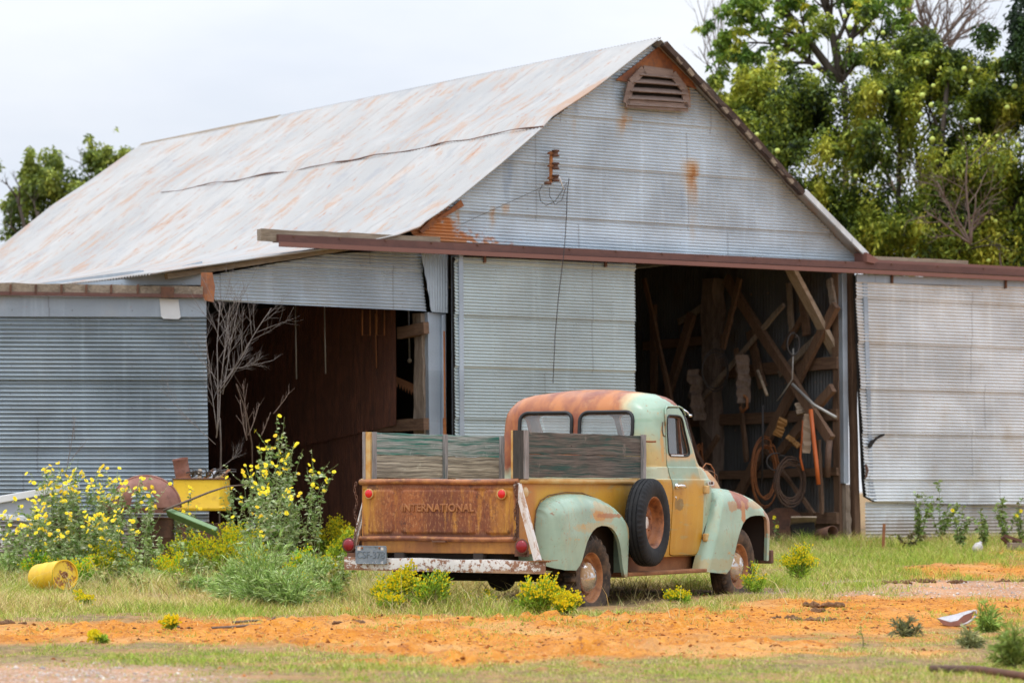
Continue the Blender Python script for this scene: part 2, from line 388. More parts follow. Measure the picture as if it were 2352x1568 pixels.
c = t.mix(d_, soil, dirt); c = t.mix(t.mul(g_,.85), c, grav)
t.col(c); t.bump(t.add(n2, t.mul(n3,.4)), .7, .03)
g = fastmesh('ground', np.stack([X,Y,Z],-1).reshape(-1,3), q, None, mk, t.m, None, True); tag(g, kind='structure')

# ------------------------------------------------------------------ barn frame of reference
PHI = R(34); CP, SP = math.cos(PHI), math.sin(PHI)
GD = 38.0; GX = (1520-CX)/F*GD
def ray(px, py): return (px-CX)/F, -(py-YH)/F
def bu(px, py, v=0.):
    """pixel -> (u, z) on the plane v = const of the barn front"""
    a, b = ray(px, py)
    # X = GX + CP u - SP v ; D = GD + SP u + CP v ; X = a D
    u = (a*(GD + CP*v) - GX + SP*v)/(CP - a*SP)
    D = GD + SP*u + CP*v
    return u, EYE + b*D
def bv(px, py, u):
    """pixel -> (v, z) on the plane u = const (a side wall)"""
    a, b = ray(px, py)
    v = (GX + CP*u - a*(GD + SP*u))/(SP + a*CP)
    D = GD + SP*u + CP*v
    return v, EYE + b*D
def b2w(u, v, z): return Vector((GX + CP*u - SP*v, GD + SP*u + CP*v, z))
def w2b(p): x, y = p[0]-GX, p[1]-GD; return (CP*x + SP*y, -SP*x + CP*y, p[2])
barn = thing('barn', 'big corrugated iron barn with a pale rust streaked roof and open doorways', 'barn', (GX,GD,0), PHI)

def corr(name, poly, pl, m, parent, pitch=.04, amp=.008, sheet=.61, along='h', sub=6, nc=10, lip=.020, seed=0, wob=.012, z0=0.):
    """ribbed sheet filling a polygon (a,z); pl(a,z,off) -> local xyz; 'h' ribs run along a, 'v' ribs run along z"""
    P = [(p[0],p[1]) if along == 'h' else (p[1],p[0]) for p in poly]
    lo = min(p[1] for p in P)+1e-4; hi = max(p[1] for p in P)-1e-4
    n = max(2, int((hi-lo)/pitch*sub)); rows = []
    for i in range(n+1):
        s_ = lo + (hi-lo)*i/n; xs_ = []
        for (a0,b0),(a1,b1) in zip(P, P[1:]+P[:1]):
            if (b0-s_)*(b1-s_) <= 0 and b0 != b1: xs_.append(a0 + (a1-a0)*(s_-b0)/(b1-b0))
        rows.append((min(xs_), max(xs_), s_))
    rows = np.array(rows); tt = np.linspace(0,1,nc+1)
    A = rows[:,:1]*(1-tt) + rows[:,1:2]*tt; S = np.repeat(rows[:,2:3], nc+1, 1)
    fr = ((S-z0)/sheet) % 1.0; ix = np.floor((S-z0)/sheet)
    off = amp*np.sin(2*np.pi*(S + ix*.013)/pitch) + lip*(1-fr) + (fbm(A*.9+seed*9, S*.9, 50+seed, 3)-.5)*wob*2
    V = np.array([pl(a,s_,o) if along == 'h' else pl(s_,a,o) for a,s_,o in zip(A.ravel(), S.ravel(), off.ravel())])
    r_, c_ = A.shape; I = np.arange(r_*c_).reshape(r_,c_)
    Q = np.stack([I[:-1,:-1], I[:-1,1:], I[1:,1:], I[1:,:-1]], -1).reshape(-1,4)
    o = fastmesh(name, V, Q, None, None, m, parent, True)
    return o
front = lambda dv: (lambda a, z, o: (a, dv - o, z))
def pp(pts, v=0.): return [bu(px,py,v) for px,py in pts]

# --- front walls
rake = [bu(px,py,-.25) for px,py in ((1518,90),(1382,196),(1246,299),(1152,380),(1059,456),(1010,492),(966,521),(915,540),(840,556),(760,570),(600,592),(345,629))]
rk = [bu(px,py,-.22) for px,py in ((1520,91),(1700,275),(1846,436),(1990,584))]
gp = [(u,z_-.035) for u,z_ in rake[:7]] + pp([(966,556),(1400,574),(1700,590),(1989,606)]) + [(u,z_-.03) for u,z_ in rk[:0:-1]]
def run_at(c, px, py0, py1, w, amt=1., blur=.25):
    u0, zt = bu(px, py0); _, zb = bu(px, py1); return run(M['gable_nt'][0], c, u0, w/170, zb, zt, amt, blur)
t, c = M['gable_nt']
for px, a, b, w, am in ((1588,355,500,22,1.),(1580,358,450,30,.5),(1437,195,285,9,1.),(1581,185,268,8,1.),(1432,255,320,12,.8),(1446,262,300,6,.6),(1131,468,540,9,.75),(1160,466,500,12,.9),(1425,262,330,20,.35),(1005,505,556,14,1.),(1030,490,556,16,1.),(1052,480,530,9,.9),(980,520,556,12,1.),(1590,478,600,14,.25),(1320,262,330,10,.25)):
    c = run_at(c, px, a, b, w, am)
x, y, z = t.xyz(); zb_ = bu(1000,552)[1]
e = t.noise(9,5,.7,(1,1,2)); ux = t.map(x, bu(964,541)[0], bu(1330,560)[0], .30, -.02)
ux = t.add(ux, t.map(x, bu(975,541)[0], bu(1075,560)[0], .34, 0)); zl = t.mul(t.math('SUBTRACT', z, zb_), 1.6)
c = t.mix(t.map(t.math('SUBTRACT', t.add(e, ux), t.mul(zl, .55)), .60, .76, 0, .92), c, (.52,.19,.045))
bl = t.map(t.noise(2.6,3,.5,(1.6,1,.35),(2,0,5)),.6,.76,0,.5); c = t.mix(bl, c, (.23,.31,.43))
t.col(c)
corr('gable_wall', gp, front(0), M['gable'], barn, .0385, .0105, .62, seed=1, nc=24)
lp = pp([(489,650),(484,632),(640,604),(760,583),(972,572),(984,714),(700,701),(497,690)])
corr('wall', lp, front(.06), M['leanto'], barn, .0385, .0105, .60, seed=2, nc=16, wob=.03)
cp = pp([(966,580),(1029,585),(1029,719),(990,716),(978,640)])
corr('wall', cp, front(.0), M['leanto'], barn, .036, .006, .9, 'v', nc=6, lip=0, seed=3)
# flat corner strip and angle beside the middle door
def wallbox(mb, pts, v0, v1, va=0.):
    P = pp(pts, va); return mb.prism(P, lambda a,z_,d: (a,d,z_), v0, v1)
mb = MB(); wallbox(mb, [(988,716),(1030,719),(1033,1290),(995,1290)], .05, .14); wallbox(mb, [(1016,722),(1024,722),(1026,1290),(1018,1290)], .0, .05)
mb.build('corner_strip', M['trim'], barn, bevel=.008)
mb = MB(); wallbox(mb, [(1033,588),(1043,588),(1047,1290),(1037,1290)], -.20, -.03); mb.build('door_edge_strip', M['trim'], barn)
mb = MB(); wallbox(mb, [(1017,960),(1022,958),(1024,1010),(1018,1010)], -.02, .0); wallbox(mb, [(1018,760),(1020.5,760),(1022,958),(1020,958)], -.015, .0)
mb.build('rust_rod', M['rust_bright'], barn)
# doorway posts
mb = MB()
a = bu(972,720,.2); b = bu(985,1290,.2); mb.plank((a[0],.2,a[1]-.0),(b[0],.2,b[1]), .15, .16, (0,1,0), 14, .012, 3)
mb.build('door_post', M['wood'], barn)
mb = MB(); a = bu(959,720,.3); b = bu(966,1290,.3); mb.plank((a[0],.3,a[1]),(b[0],.3,b[1]), .06, .1, (0,1,0), 16, .014, 5); mb.build('door_post', M['wood'], barn)
mb = MB(); a = bu(1924,628,.12); b = bu(1930,1262,.12); mb.plank((a[0],.12,a[1]),(b[0],.12,b[1]), .11, .12, (0,1,0), 14, .006, 4); mb.build('door_post', M['wood_dark'], barn)
mb = MB(); wallbox(mb, [(1932,628),(1943,628),(1948,1110),(1937,1110)], -.02, .10); mb.build('corner_strip', M['trim'], barn, bevel=.006)
mb = MB(); a = bu(1943,1112,.02); b = bu(1947,1275,.02); mb.plank((a[0],.02,a[1]),(b[0],.02,b[1]), .075, .08, (0,1,0), 10, .008, 9); mb.build('door_post', M['wood'], barn)
mb = MB(); a = bu(1953,628,.05); b = bu(1966,1275,.05); mb.plank((a[0],.05,a[1]),(b[0],.05,b[1]), .085, .09, (0,1,0), 14, .005, 8); mb.build('door_post', M['wood_dark'], barn)

# --- sliding doors on the front
def slab(name, pts, v, m, pitch, seed, z0pts, lab, header, sheet=.60, nc=14, wob=.02):
    P = pp(pts, v)
    d = corr(name, P, front(v), m, barn, pitch, .0115, sheet, seed=seed, nc=nc, wob=wob)
    d['label'] = lab
    if header:
        mb = MB(); wallbox(mb, header, v-.035, v-.015, v); mb.build('header_strip', M['trim'], d)
    mb = MB(); wallbox(mb, [(p[0]*.994+.006*np.mean([k[0] for k in pts]), p[1]) for p in pts], v+.03, v+.06, v); mb.build('backing', M['dark'], d)
    return d
dm_ = slab('sliding_door', [(1043,590),(1458,606),(1460,1290),(1046,1290)], -.17, M['door_mid'], .0385, 3, None, 'grey corrugated sliding door behind the truck cab', None, .62)
for px, py in ((1112,592),(1390,602)):
    mb = MB(); u, z_ = bu(px,py,-.2); mb.box((u,-.21,z_),(.03,.03,.12)); mb.build('hanger', M['rust_dark'], dm_)
dr_ = slab('sliding_door', [(1964,632),(2420,650),(2420,1162),(2140,1155),(2010,1152),(1988,1140),(1984,1100)], -.17, M['door_right'], .0425, 5, None, 'pale brown stained corrugated sliding door right of the doorway', [(1963,630),(2420,648),(2420,662),(1964,648)], .585, nc=16, wob=.03)
lo_ = corr('lower_sheet', pp([(1988,1152),(2420,1158),(2420,1285),(1992,1285)], -.10), front(-.10), M['door_right'], dr_, .045, .009, .9, seed=6, nc=12, wob=.05)
for px, py in ((2047,640),(2308,652)):
    mb = MB(); u, z_ = bu(px,py,-.2); mb.box((u,-.215,z_),(.03,.03,.12)); mb.build('hanger', M['rust_dark'], dr_)
mb = MB()   # bent door edge and tear in the sheet
wallbox(mb, [(1960,632),(1970,632),(1984,1110),(1992,1150),(1978,1140),(1976,1100)], -.19, -.12)
mb.build('door_edge_strip', M['trim'], dr_)
def flatpatch(name, pts, v, m, parent, th=.012):
    mb = MB(); P = pp(pts, v); mb.prism(P, lambda a,z_,d: (a,d,z_), v-th, v); return mb.build(name, m, parent)
flatpatch('tear', [(1992,1024),(1998,1012),(2008,1007),(2020,998),(2031,995),(2030,1000),(2014,1008),(2008,1014),(2000,1027),(1996,1029)], -.215, M['dark'], dr_)
flatpatch('tear', [(1986,1066),(1990,1066),(1994,1080),(1990,1096),(1986,1098),(1989,1082)], -.215, M['rust_dark'], dr_)

# --- beam and iron track over the doors
mb = MB(); A = bu(600,539,-.22); B = bu(1012,557,-.22); mb.plank((A[0],-.17,A[1]),(B[0],-.17,B[1]), .10, .135, (0,0,1), 12, .006, 2); mb.build('track_beam', M['wood_h'], barn)
mb = MB()
def strip(mb, a, b, v0, v1, thick, va):
    (ua,za),(ub,zb) = bu(*a,va), bu(*b,va); n = 20
    ring = []
    for i in range(n+1):
        f = i/n; u = ua+(ub-ua)*f; z_ = za+(zb-za)*f; ring.append([(u,v0,z_-thick/2),(u,v1,z_-thick/2),(u,v1,z_+thick/2),(u,v0,z_+thick/2)])
    mb.loft(ring, True, True)
strip(mb, (638,547),(2420,630), -.27, -.13, .085, -.25); tr = mb.build('door_track', M['track'], barn)
mb = MB(); strip(mb, (643,561),(2420,644), -.32, -.27, .052, -.3); strip(mb, (2000,602),(2420,622), -.2, -.08, .06, -.15); mb.build('track_lip', M['track_lip'], tr)
b0 = None
for f in np.linspace(.02,.97,17):
    px = 640+f*1780; py = 541+f*83; u, z_ = bu(px,py,-.28)
    if b0 is None: mb = MB(); mb.box((0,0,0),(.022,.02,.02)); b0 = o_ = mb.build('bolt', M['rust_dark'], tr)
    else: o_ = b0.copy(); COL.objects.link(o_); o_.parent = tr
    o_.location = (u,-.272,z_)
mb = MB(); A = bu(1985,592,-.2); B = bu(2230,604,-.2); mb.plank((A[0],-.1,A[1]),(B[0],-.1,B[1]), .1, .07, (0,0,1), 6, .004, 4); mb.build('track_beam', M['wood_h'], barn)
mb = MB(); P = pp([(1985,580),(2012,597),(2004,606),(1986,602)], -.25); mb.prism(P, lambda a,z_,d: (a,d,z_), -.3, -.05); mb.build('corner_flashing', M['track_lip'], barn)

# --- gable peak: rusty flashing and slatted vent
def ptri(name, pts, v, m): return flatpatch(name, pts, v, m, barn, .02)
ptri('peak_flashing', [(1518,103),(1413,184),(1442,190),(1458,170),(1476,160),(1518,120)], -.03, M['flashing'])
ptri('peak_flashing', [(1518,103),(1518,158),(1476,160),(1462,172),(1470,150)], -.035, M['flashing'])
ptri('peak_flashing', [(1518,103),(1560,138),(1598,205),(1572,196),(1548,168),(1518,158)], -.03, M['flashing'])
ptri('rake_flashing', [(1057,459),(1064,473),(1040,487),(1008,506),(998,503),(1030,483)], -.05, M['flashing'])
ptri('rake_flashing', [(995,497),(1004,503),(1002,512),(968,536),(962,530)], -.04, M['flashing'])
vp = [(1437,237),(1442,208),(1449,190),(1478,160),(1530,165),(1560,184),(1576,212),(1580,240),(1579,248)]
mb = MB(); P = pp(vp, -.03); mb.prism(P, lambda a,z_,d: (a,d,z_), -.045, -.03); vent = mb.build('vent', M['dark'], barn)
for k, (a, b, py) in enumerate(((1468,1545,168),(1455,1562,185),(1446,1574,205),(1443,1578,223),(1441,1578,237))):
    mb = MB(); (u0,z0_),(u1,z1_) = bu(a,py,-.1), bu(b,py+8,-.1)
    mb.loft([[(u,-.055,z_+.022),(u,-.12,z_-.034),(u,-.13,z_-.026),(u,-.06,z_+.034)] for u,z_ in ((u0,z0_),((u0+u1)/2,(z0_+z1_)/2+.004),(u1,z1_))], True, True); mb.build('slat', M['louver'], vent)
mb = MB()
for a, b in (((1437,238),(1580,248)),((1438,238),(1449,190)),((1579,248),(1571,205)),((1449,190),(1478,160)),((1571,205),(1545,170)),((1478,160),(1545,170))):
    A = bu(*a,-.1); B = bu(*b,-.1); mb.beam((A[0],-.10,A[1]),(B[0],-.10,B[1]), .10, .022, (0,1,0))
mb.build('vent_frame', M['louver'], vent)

# --- roof (local x along the ridge, y away from it on the left, z up)
VB = 13.7
ry = np.array([-p[0] for p in rake]); rz = np.array([p[1] for p in rake])
ridge_u = -ry[0]
yy = np.sort(np.concatenate([np.linspace(ry[0], ry[-1], 40), ry]))
seam = ry[2]
zz = np.interp(yy, ry, rz)
vv = np.linspace(-.25, VB, 1000)
VV, YY = np.meshgrid(vv, yy, indexing='ij'); ZZ = np.repeat(zz[None,:], len(vv), 0)
ZZ = ZZ + .011*np.sin(2*np.pi*VV/.070) + (fbm(VV*.55, YY*.5, 70, 3)-.5)*.07*sst(0,.5,YY-ry[0])*sst(0,.4,VV+.25)
ZZ = ZZ + .05*sst(.0,.03,seam-YY)*(1-sst(.04,.8,seam-YY))*(1-.7*sst(8,10,VV))
ZZ += .02*sst(-.02,.02,(ry[6]-.05)-YY)
r_, c_ = VV.shape; I = np.arange(r_*c_).reshape(r_,c_)
Q = np.stack([I[:-1,:-1], I[:-1,1:], I[1:,1:], I[1:,:-1]], -1).reshape(-1,4)
roof = fastmesh('roof', np.stack([VV,YY,ZZ],-1).reshape(-1,3), Q, None, None, M['roof'], barn, True); roof.rotation_euler = (0,0,R(90))
roof.modifiers.new('thick','SOLIDIFY').thickness = .012
ry2 = np.array([p[0] for p in rk]); rz2 = np.array([p[1] for p in rk]); y2 = np.linspace(ry2[0], ry2[-1], 16)
vv2 = np.linspace(-.22, VB, 500); VV, YY = np.meshgrid(vv2, -y2, indexing='ij'); ZZ = np.interp(-YY, ry2, rz2) + .006*np.sin(2*np.pi*VV/.07)
r_, c_ = VV.shape; I = np.arange(r_*c_).reshape(r_,c_); Q = np.stack([I[:-1,:-1], I[:-1,1:], I[1:,1:], I[1:,:-1]], -1).reshape(-1,4)
rr_ = fastmesh('roof', np.stack([VV,YY,ZZ],-1).reshape(-1,3), Q, None, None, M['roof'], barn, True); rr_.rotation_euler = (0,0,R(90)); rr_.modifiers.new('thick','SOLIDIFY').thickness = .012
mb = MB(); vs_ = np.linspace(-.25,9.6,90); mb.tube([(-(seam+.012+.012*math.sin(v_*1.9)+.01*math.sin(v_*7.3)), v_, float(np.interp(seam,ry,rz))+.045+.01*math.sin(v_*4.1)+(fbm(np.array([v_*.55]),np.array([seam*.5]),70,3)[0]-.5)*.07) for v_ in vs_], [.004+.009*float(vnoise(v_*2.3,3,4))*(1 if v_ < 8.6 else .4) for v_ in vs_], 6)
mb.build('lap_shadow', M['rust_dark'], barn)  # dark tube standing in for the shadow gap at the sheet lap
# ridge caps: the far third lies a little proud
mb = MB()
mb.loft([[(ridge_u-.16,v,rz[0]-.09),(ridge_u,v,rz[0]+.035),(ridge_u+.16,v,rz[0]-.12),(ridge_u,v,rz[0]+.015)] for v in (9.2,11.4,VB)], True, True)
mb.build('ridge_cap', M['wood_h'], roof.parent)
# rake boards
mb = MB()
pts = [bu(px,py,-.2) for px,py in ((1524,101),(1700,288),(1842,444))]
for a, b in zip(pts, pts[1:]): mb.plank((a[0],-.2,a[1]),(b[0],-.2,b[1]), .07, .10, (0,1,0), 10, .006, 6)
mb.build('rake_board', M['rake_dark'], barn)
for k, f in enumerate((.12,.2,.3,.345,.38,.45,.53,.62,.69,.8,.86,.92)):
    px = 1524+f*(1842-1524); py = 101+f*343; mb = MB(); a = bu(px,py,-.25); mb.box((a[0],-.235,a[1]+.02),(.11,.03,.05), Matrix.Rotation(R(43),3,'Y')); mb.build('purlin_end', M['wood_h'] if k % 2 else M['wood'], barn)
mb = MB(); a = bu(1848,440,-.22); b = bu(1991,586,-.22); mb.beam((a[0],-.22,a[1]),(b[0],-.22,b[1]), .07, .035, (0,1,0)); mb.build('rake_trim', M['door_right'], barn)
mb = MB(); a = bu(385,634,-.1); b = bu(820,566,-.1); mb.plank((a[0],-.06,a[1]),(b[0],-.06,b[1]), .06, .07, (0,1,0), 10, .004, 7); mb.build('rake_board', M['wood_h'], barn)

# --- left sliding door on its own lower track (the lean-to wing, turned a little from the front)
q0 = b2w(bu(470,660)[0], -.28, 0); th = R(5); n0 = Vector((math.sin(th), -math.cos(th), 0)); e0 = Vector((math.cos(th), math.sin(th), 0))
def wl(px, py, off=0.):
    """pixel -> (along, z) on the left door plane, off metres towards the viewer"""
    a, b = ray(px,py); d = Vector((a,1,b)); o = Vector((0,0,EYE)); p0 = q0 + n0*off
    s_ = (p0-o).dot(n0)/d.dot(n0); p = o + d*s_; return (p-q0).dot(e0), p.z
def lb(a, z_, off): p = q0 + e0*a + n0*off; return w2b((p.x,p.y,z_))
P = [wl(px,py) for px,py in ((-70,728),(474,727),(482,1330),(-70,1330))]
dl_ = corr('sliding_door', P, lambda a,z_,o: lb(a,z_,o), M['door_left'], barn, .0475, .0145, .75, seed=4, nc=16, wob=.03)
dl_['label'] = 'dark ribbed sliding door at the left of the lean-to'
def lbox(name, pts, o0, o1, m, parent=None, bevel=0):
    P = [wl(px,py,o0) for px,py in pts]; mb = MB(); mb.prism(P, lambda a,z_,d: lb(a,z_,d), o0, o1); return mb.build(name, m, parent or barn, bevel=bevel)
lbox('header_strip', [(-70,680),(474,684),(474,728),(-70,727)], .0, .025, M['trim'], dl_)
lbox('tin_flap', [(366,685),(410,688),(415,728),(411,733),(375,732),(370,726)], .03, .045, M['lean_light'], dl_)
lbox('backing', [(-70,690),(472,690),(479,1330),(-70,1330)], -.08, -.03, M['dark'], dl_)
A = wl(-70,659,.06); B = wl(466,669,.06); mb = MB(); mb.plank(lb(A[0],A[1],.05), lb(B[0],B[1],.05), .09, .10, (0,0,1), 16, .006, 12); tb = mb.build('track_beam', M['wood_h'], barn)
A = wl(-70,673,.1); B = wl(466,680,.1); mb = MB(); mb.beam(lb(A[0],A[1],.11), lb(B[0],B[1],.11), .05, .04); t2 = mb.build('door_track', M['track'], barn)
for px in (22,80,139,196,253,314):
    lbox('bracket', [(px,655),(px+5,653),(px+5,676),(px,676)], .10, .135, M['rust_dark'], t2)
lbox('bracket', [(370,659),(400,660),(400,684),(370,684)], .10, .14, M['rust_dark'], t2)
lbox('corner_flashing', [(462,626),(488,626),(494,660),(491,694),(470,690),(461,668)], .06, .08, M['flashing'])
lbox('wall', [(300,640),(465,600),(465,655),(150,655)], -.25, -.2, M['leanto'])
# --- outer and inner walls that close the building
UR = 2.98; UL = -ry[-1]+.25
eR = float(np.interp(UR, ry2, rz2)); 
sidepl = lambda u0, sg: (lambda a,z_,o: (u0 + sg*o, a, z_))
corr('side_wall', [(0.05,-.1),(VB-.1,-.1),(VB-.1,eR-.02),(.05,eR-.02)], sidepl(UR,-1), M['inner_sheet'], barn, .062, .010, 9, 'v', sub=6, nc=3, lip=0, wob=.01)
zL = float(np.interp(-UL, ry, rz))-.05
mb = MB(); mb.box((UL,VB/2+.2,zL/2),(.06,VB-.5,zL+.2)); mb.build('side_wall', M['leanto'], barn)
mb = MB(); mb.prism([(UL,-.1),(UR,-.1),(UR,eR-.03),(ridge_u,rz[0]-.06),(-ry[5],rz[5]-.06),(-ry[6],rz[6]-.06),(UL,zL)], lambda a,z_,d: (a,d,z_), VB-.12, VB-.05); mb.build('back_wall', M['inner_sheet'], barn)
# partition between the lean-to and the main bay: rusted upright sheets with a hole beside the post
UP = bu(975,900)[0]-.05
def pv(pts): return [bv(px,py,UP) for px,py in pts]
ppl = lambda a,z_,o: (UP-o, a, z_)
vfar = 9.5
corr('partition_sheet', [(bv(910,800,UP)[0],bv(912,975,UP)[1]),(bv(910,800,UP)[0],3.35),(vfar,3.35),(vfar,.9)], ppl, M['rust_sheet'], barn, .05, .007, 9, 'v', nc=8, lip=0, seed=8)
corr('partition_sheet', [(bv(842,985,UP)[0],-.1),(bv(842,985,UP)[0],bv(842,992,UP)[1]),(vfar,1.2),(vfar,-.1)], lambda a,z_,o: (UP+.03-o,a,z_), M['rust_sheet'], barn, .05, .007, 9, 'v', nc=6, lip=0, seed=9)
mb = MB(); mb.box((UP+.3,(vfar+VB)/2,1.4),(.05,VB-vfar,3.0)); mb.build('partition_sheet', M['rust_sheet'], barn)
mb = MB(); a = bv(850,980,UP-.02); b = bv(966,973,UP-.02); mb.plank((UP+.06,a[0],a[1]),(UP+.06,b[0],b[1]), .07, .14, (0,0,1), 6, .004, 5); mb.build('girt', M['wood_dark_h'], barn)
mb = MB(); a = bv(905,765,UP-.02); b = bv(966,752,UP-.02); mb.plank((UP+.06,a[0],a[1]),(UP+.06,b[0],b[1]), .07, .14, (0,0,1), 6, .004, 5); mb.build('girt', M['wood_dark_h'], barn)
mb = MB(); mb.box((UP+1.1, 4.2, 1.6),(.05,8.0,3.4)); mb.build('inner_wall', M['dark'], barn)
# girts, posts and braces of the main bay (on the right side wall)
def wallpt(px, py, off=.06): v, z_ = bv(px,py,UR-off); return (UR-off, v, z_)
def timber(name, a, b, w, h, m, off=.08, seed=0, n=10, rough=.006, up=(1,0,0)):
    mb = MB(); mb.plank(wallpt(*a,off), wallpt(*b,off), w, h, up, n, rough, seed); return mb.build(name, m, barn)
for a, b, w in (((1600,862),(1926,832),.16),((1570,968),(1926,952),.15),((1570,1094),(1926,1082),.11),((1760,1190),(1926,1189),.15),((1480,795),(1660,778),.12)):
    timber('girt', a, b, .16 if w is None else w, .07, M['wood_dark_h'], .07, seed=int(a[0]))
timber('post', (1640,640),(1633,1230), .24, .2, M['log'], .14, 21, 16, .03)
for a, b, w, off, m, s_ in (((1668,640),(1908,1010),.13,.30,M['wood_dark'],1),((1920,700),(1690,1150),.13,.20,M['wood_dark'],2),((1590,720),(1530,920),.13,.25,M['wood_dark'],3),
                           ((1912,890),(1790,1040),.12,.22,M['wood_dark'],5)):
    timber('brace', a, b, w, .07, m, off, s_)
mb = MB(); a = bu(1815,616,.22); b = bu(1950,868,.22); mb.plank((a[0],.22,a[1]),(b[0],.22,b[1]), .06, .17, (0,1,0), 12, .004, 4); mb.build('brace', M['wood_pale'], barn)
for k, (a, b, w, off) in enumerate((((1480,640),(1560,1010),.07,.6),((1700,640),(1660,800),.08,.35),((1600,930),(1800,700),.06,.3),((1650,1000),(1560,1150),.07,.4),((1750,1020),(1870,1180),.05,.25),((1790,860),(1890,760),.09,.15),((1690,800),(1715,1060),.06,.2),((1860,700),(1800,800),.07,.12),((1560,740),(1640,690),.09,.2),((1880,1010),(1888,1180),.05,.2),((1500,700),(1505,1100),.12,.2),((1812,650),(1818,760),.08,.12))):
    timber('plank_strip', a, b, w, .04, (M['wood_dark'],M['wood_dark'],M['wood'])[k%3], off, 30+k)
for a, b, w, off, m, s_ in (((1722,760),(1752,890),.14,.18,M['wood_dark'],6),((1842,660),(1853,770),.13,.14,M['wood_dark'],7),((1905,640),(1915,700),.10,.12,M['wood'],8)):
    timber('plank_strip', a, b, w, .04, m, off, s_)
# ------------------------------------------------------------------ the pickup (x forward, y to its left, z up; origin under the rear axle)
TH = R(28.5)
truck = thing('pickup_truck', 'old mint green and ochre pickup rusting on the grass with plank sides round its bed', 'truck', (-.0909,26.4294,0), R(90)-TH)
MINT = (.305,.425,.325); OCH = (.56,.305,.030); OCH2 = (.45,.215,.020); RU = (.45,.155,.040); RUD = (.20,.052,.022); PALE = (.56,.52,.33)

def scratches(t, c, amt=1.):
    a = t.noise(5, 8, .75, (1,1,2.2), (3,1,4)); f = t.map(a, .615, .645, 0, .85*amt)
    c = t.mix(f, c, (.50,.30,.10))
    b = t.noise(11, 7, .74, (.7,.7,1.6), (7,2,1)); f = t.map(b, .645, .665, 0, .9*amt)
    c = t.mix(f, c, (.24,.075,.030))
    d = t.noise(7, 5, .6, (.35,.35,2.5), (2,8,3)); f = t.map(d, .56, .68, 0, .3)
    c = t.mix(f, c, (.20,.36,.24)); g_ = t.noise(3.4, 5, .62, (1,1,.5), (6,6,1)); c = t.mix(t.map(g_,.56,.72,0,.5*amt), c, (.50,.46,.27)); e_ = t.noise(24,5,.7,(1,1,.22),(1,9,3)); return t.mix(t.map(t.noise(15,8,.78,(1,1,1),(4,1,8)),.60,.63,0,.8*amt), t.mix(t.map(e_,.60,.66,0,.45*amt), c, (.46,.30,.13)), (.30,.13,.05))
def patch(t, c, p, r, colr, nscale=14, soft=.25, amt=1.):
    x, y, z = t.xyz(); n = t.noise(nscale, 9, .74, (1,1,1), (p[0]*9,p[1]*5,p[2]*3))
    d = t.math('SQRT', t.add(t.add(t.math('POWER', t.math('DIVIDE', t.math('SUBTRACT',x,p[0]), r[0]), 2), t.math('POWER', t.math('DIVIDE', t.math('SUBTRACT',y,p[1]), r[1]), 2)), t.math('POWER', t.math('DIVIDE', t.math('SUBTRACT',z,p[2]), r[2]), 2)))
    f = t.map(t.add(d, t.mul(t.math('SUBTRACT', n, .5), 2.2)), 1-soft*.28, 1+soft*.06, amt, 0)
    return t.mix(f, c, colr)
def mint_base(t):
    n = t.noise(2.6, 4, .6); n2 = t.noise(9, 4, .65, (1,1,.5))
    c = t.mix(t.map(n,.3,.7), tuple(v*.86 for v in MINT), tuple(v*1.14 for v in MINT))
    return t.mix(t.map(n2,.45,.72,0,.4), c, (.36,.49,.38))
def ochre_base(t):
    n = t.noise(2.2,5,.62,(1,1,.45)); n2 = t.noise(7,5,.66,(1,1,.25),(4,4,1))
    c = t.mix(t.map(n,.3,.7), OCH2, OCH)
    return t.mix(t.map(n2,.5,.75,0,.55), c, (.56,.36,.10))
def rustred(t):
    n = t.noise(1.9,5,.6,(1,2.4,1),(2,1,1),dist=.4); n2 = t.noise(16,5,.7,(1,1,.6))
    c = t.mix(t.map(n,.36,.64), RU, (.235,.062,.028))
    c = t.mix(t.map(n2,.5,.72,0,.35), c, (.50,.24,.09))
    return c
# cab
t = NT('cab paint', .34, 0, .5); x, y, z = t.xyz(); c = mint_base(t)
n = t.noise(3.2,5,.62,(1,1,.35),(1,1,9)); nz = t.mul(t.math('SUBTRACT', n, .5), .55)
f = t.mul(t.map(t.add(z, nz), 1.26, 1.58, .95, 0), t.map(x, 2.33, 2.37, 1, .1)); c = t.mix(f, c, t.mix(n, (.50,.40,.17), (.55,.33,.085)))
fb = t.map(z, 1.112, 1.122, 0, 1); fb2 = t.map(z, 1.222, 1.232, 1, 0); c = t.mix(t.mul(t.mul(fb,fb2),.8), c, (.47,.55,.42))
lo = t.map(t.add(z, t.mul(nz,.25)), 1.085, 1.13, 1, 0); lo = t.mul(lo, t.map(x, 2.33, 2.37, 1, .08)); c = t.mix(lo, c, ochre_base(t))
c = scratches(t, c, .7)
c = patch(t, c, (1.53,-.80,1.40), (.028,.1,.17), (.58,.30,.07), 14, .6, .75)
rb = t.add(y, t.mul(t.math('SUBTRACT', t.noise(4,5,.6), .5), .22)); rz_ = t.map(t.add(z, nz), 1.18, 1.3, 0, 1)
f = t.mul(t.map(rb, -.50, -.40, 0, 1), rz_); edge = t.mul(t.mul(t.map(rb,-.60,-.46,0,1), t.map(rb,-.44,-.40,1,0)), rz_)
c = t.mix(t.mul(edge,.8), c, (.60,.44,.22)); c = t.mix(f, c, rustred(t))
c = patch(t, c, (1.86,-.70,1.83), (.13,.10,.075), (.26,.075,.03), 9, .12)
c = patch(t, c, (1.60,-.78,1.62), (.022,.1,.10), (.46,.20,.06), 22, .3, .8)
t.col(c); t.rough(t.map(n,.3,.7,.26,.5)); M['cab'] = t.m
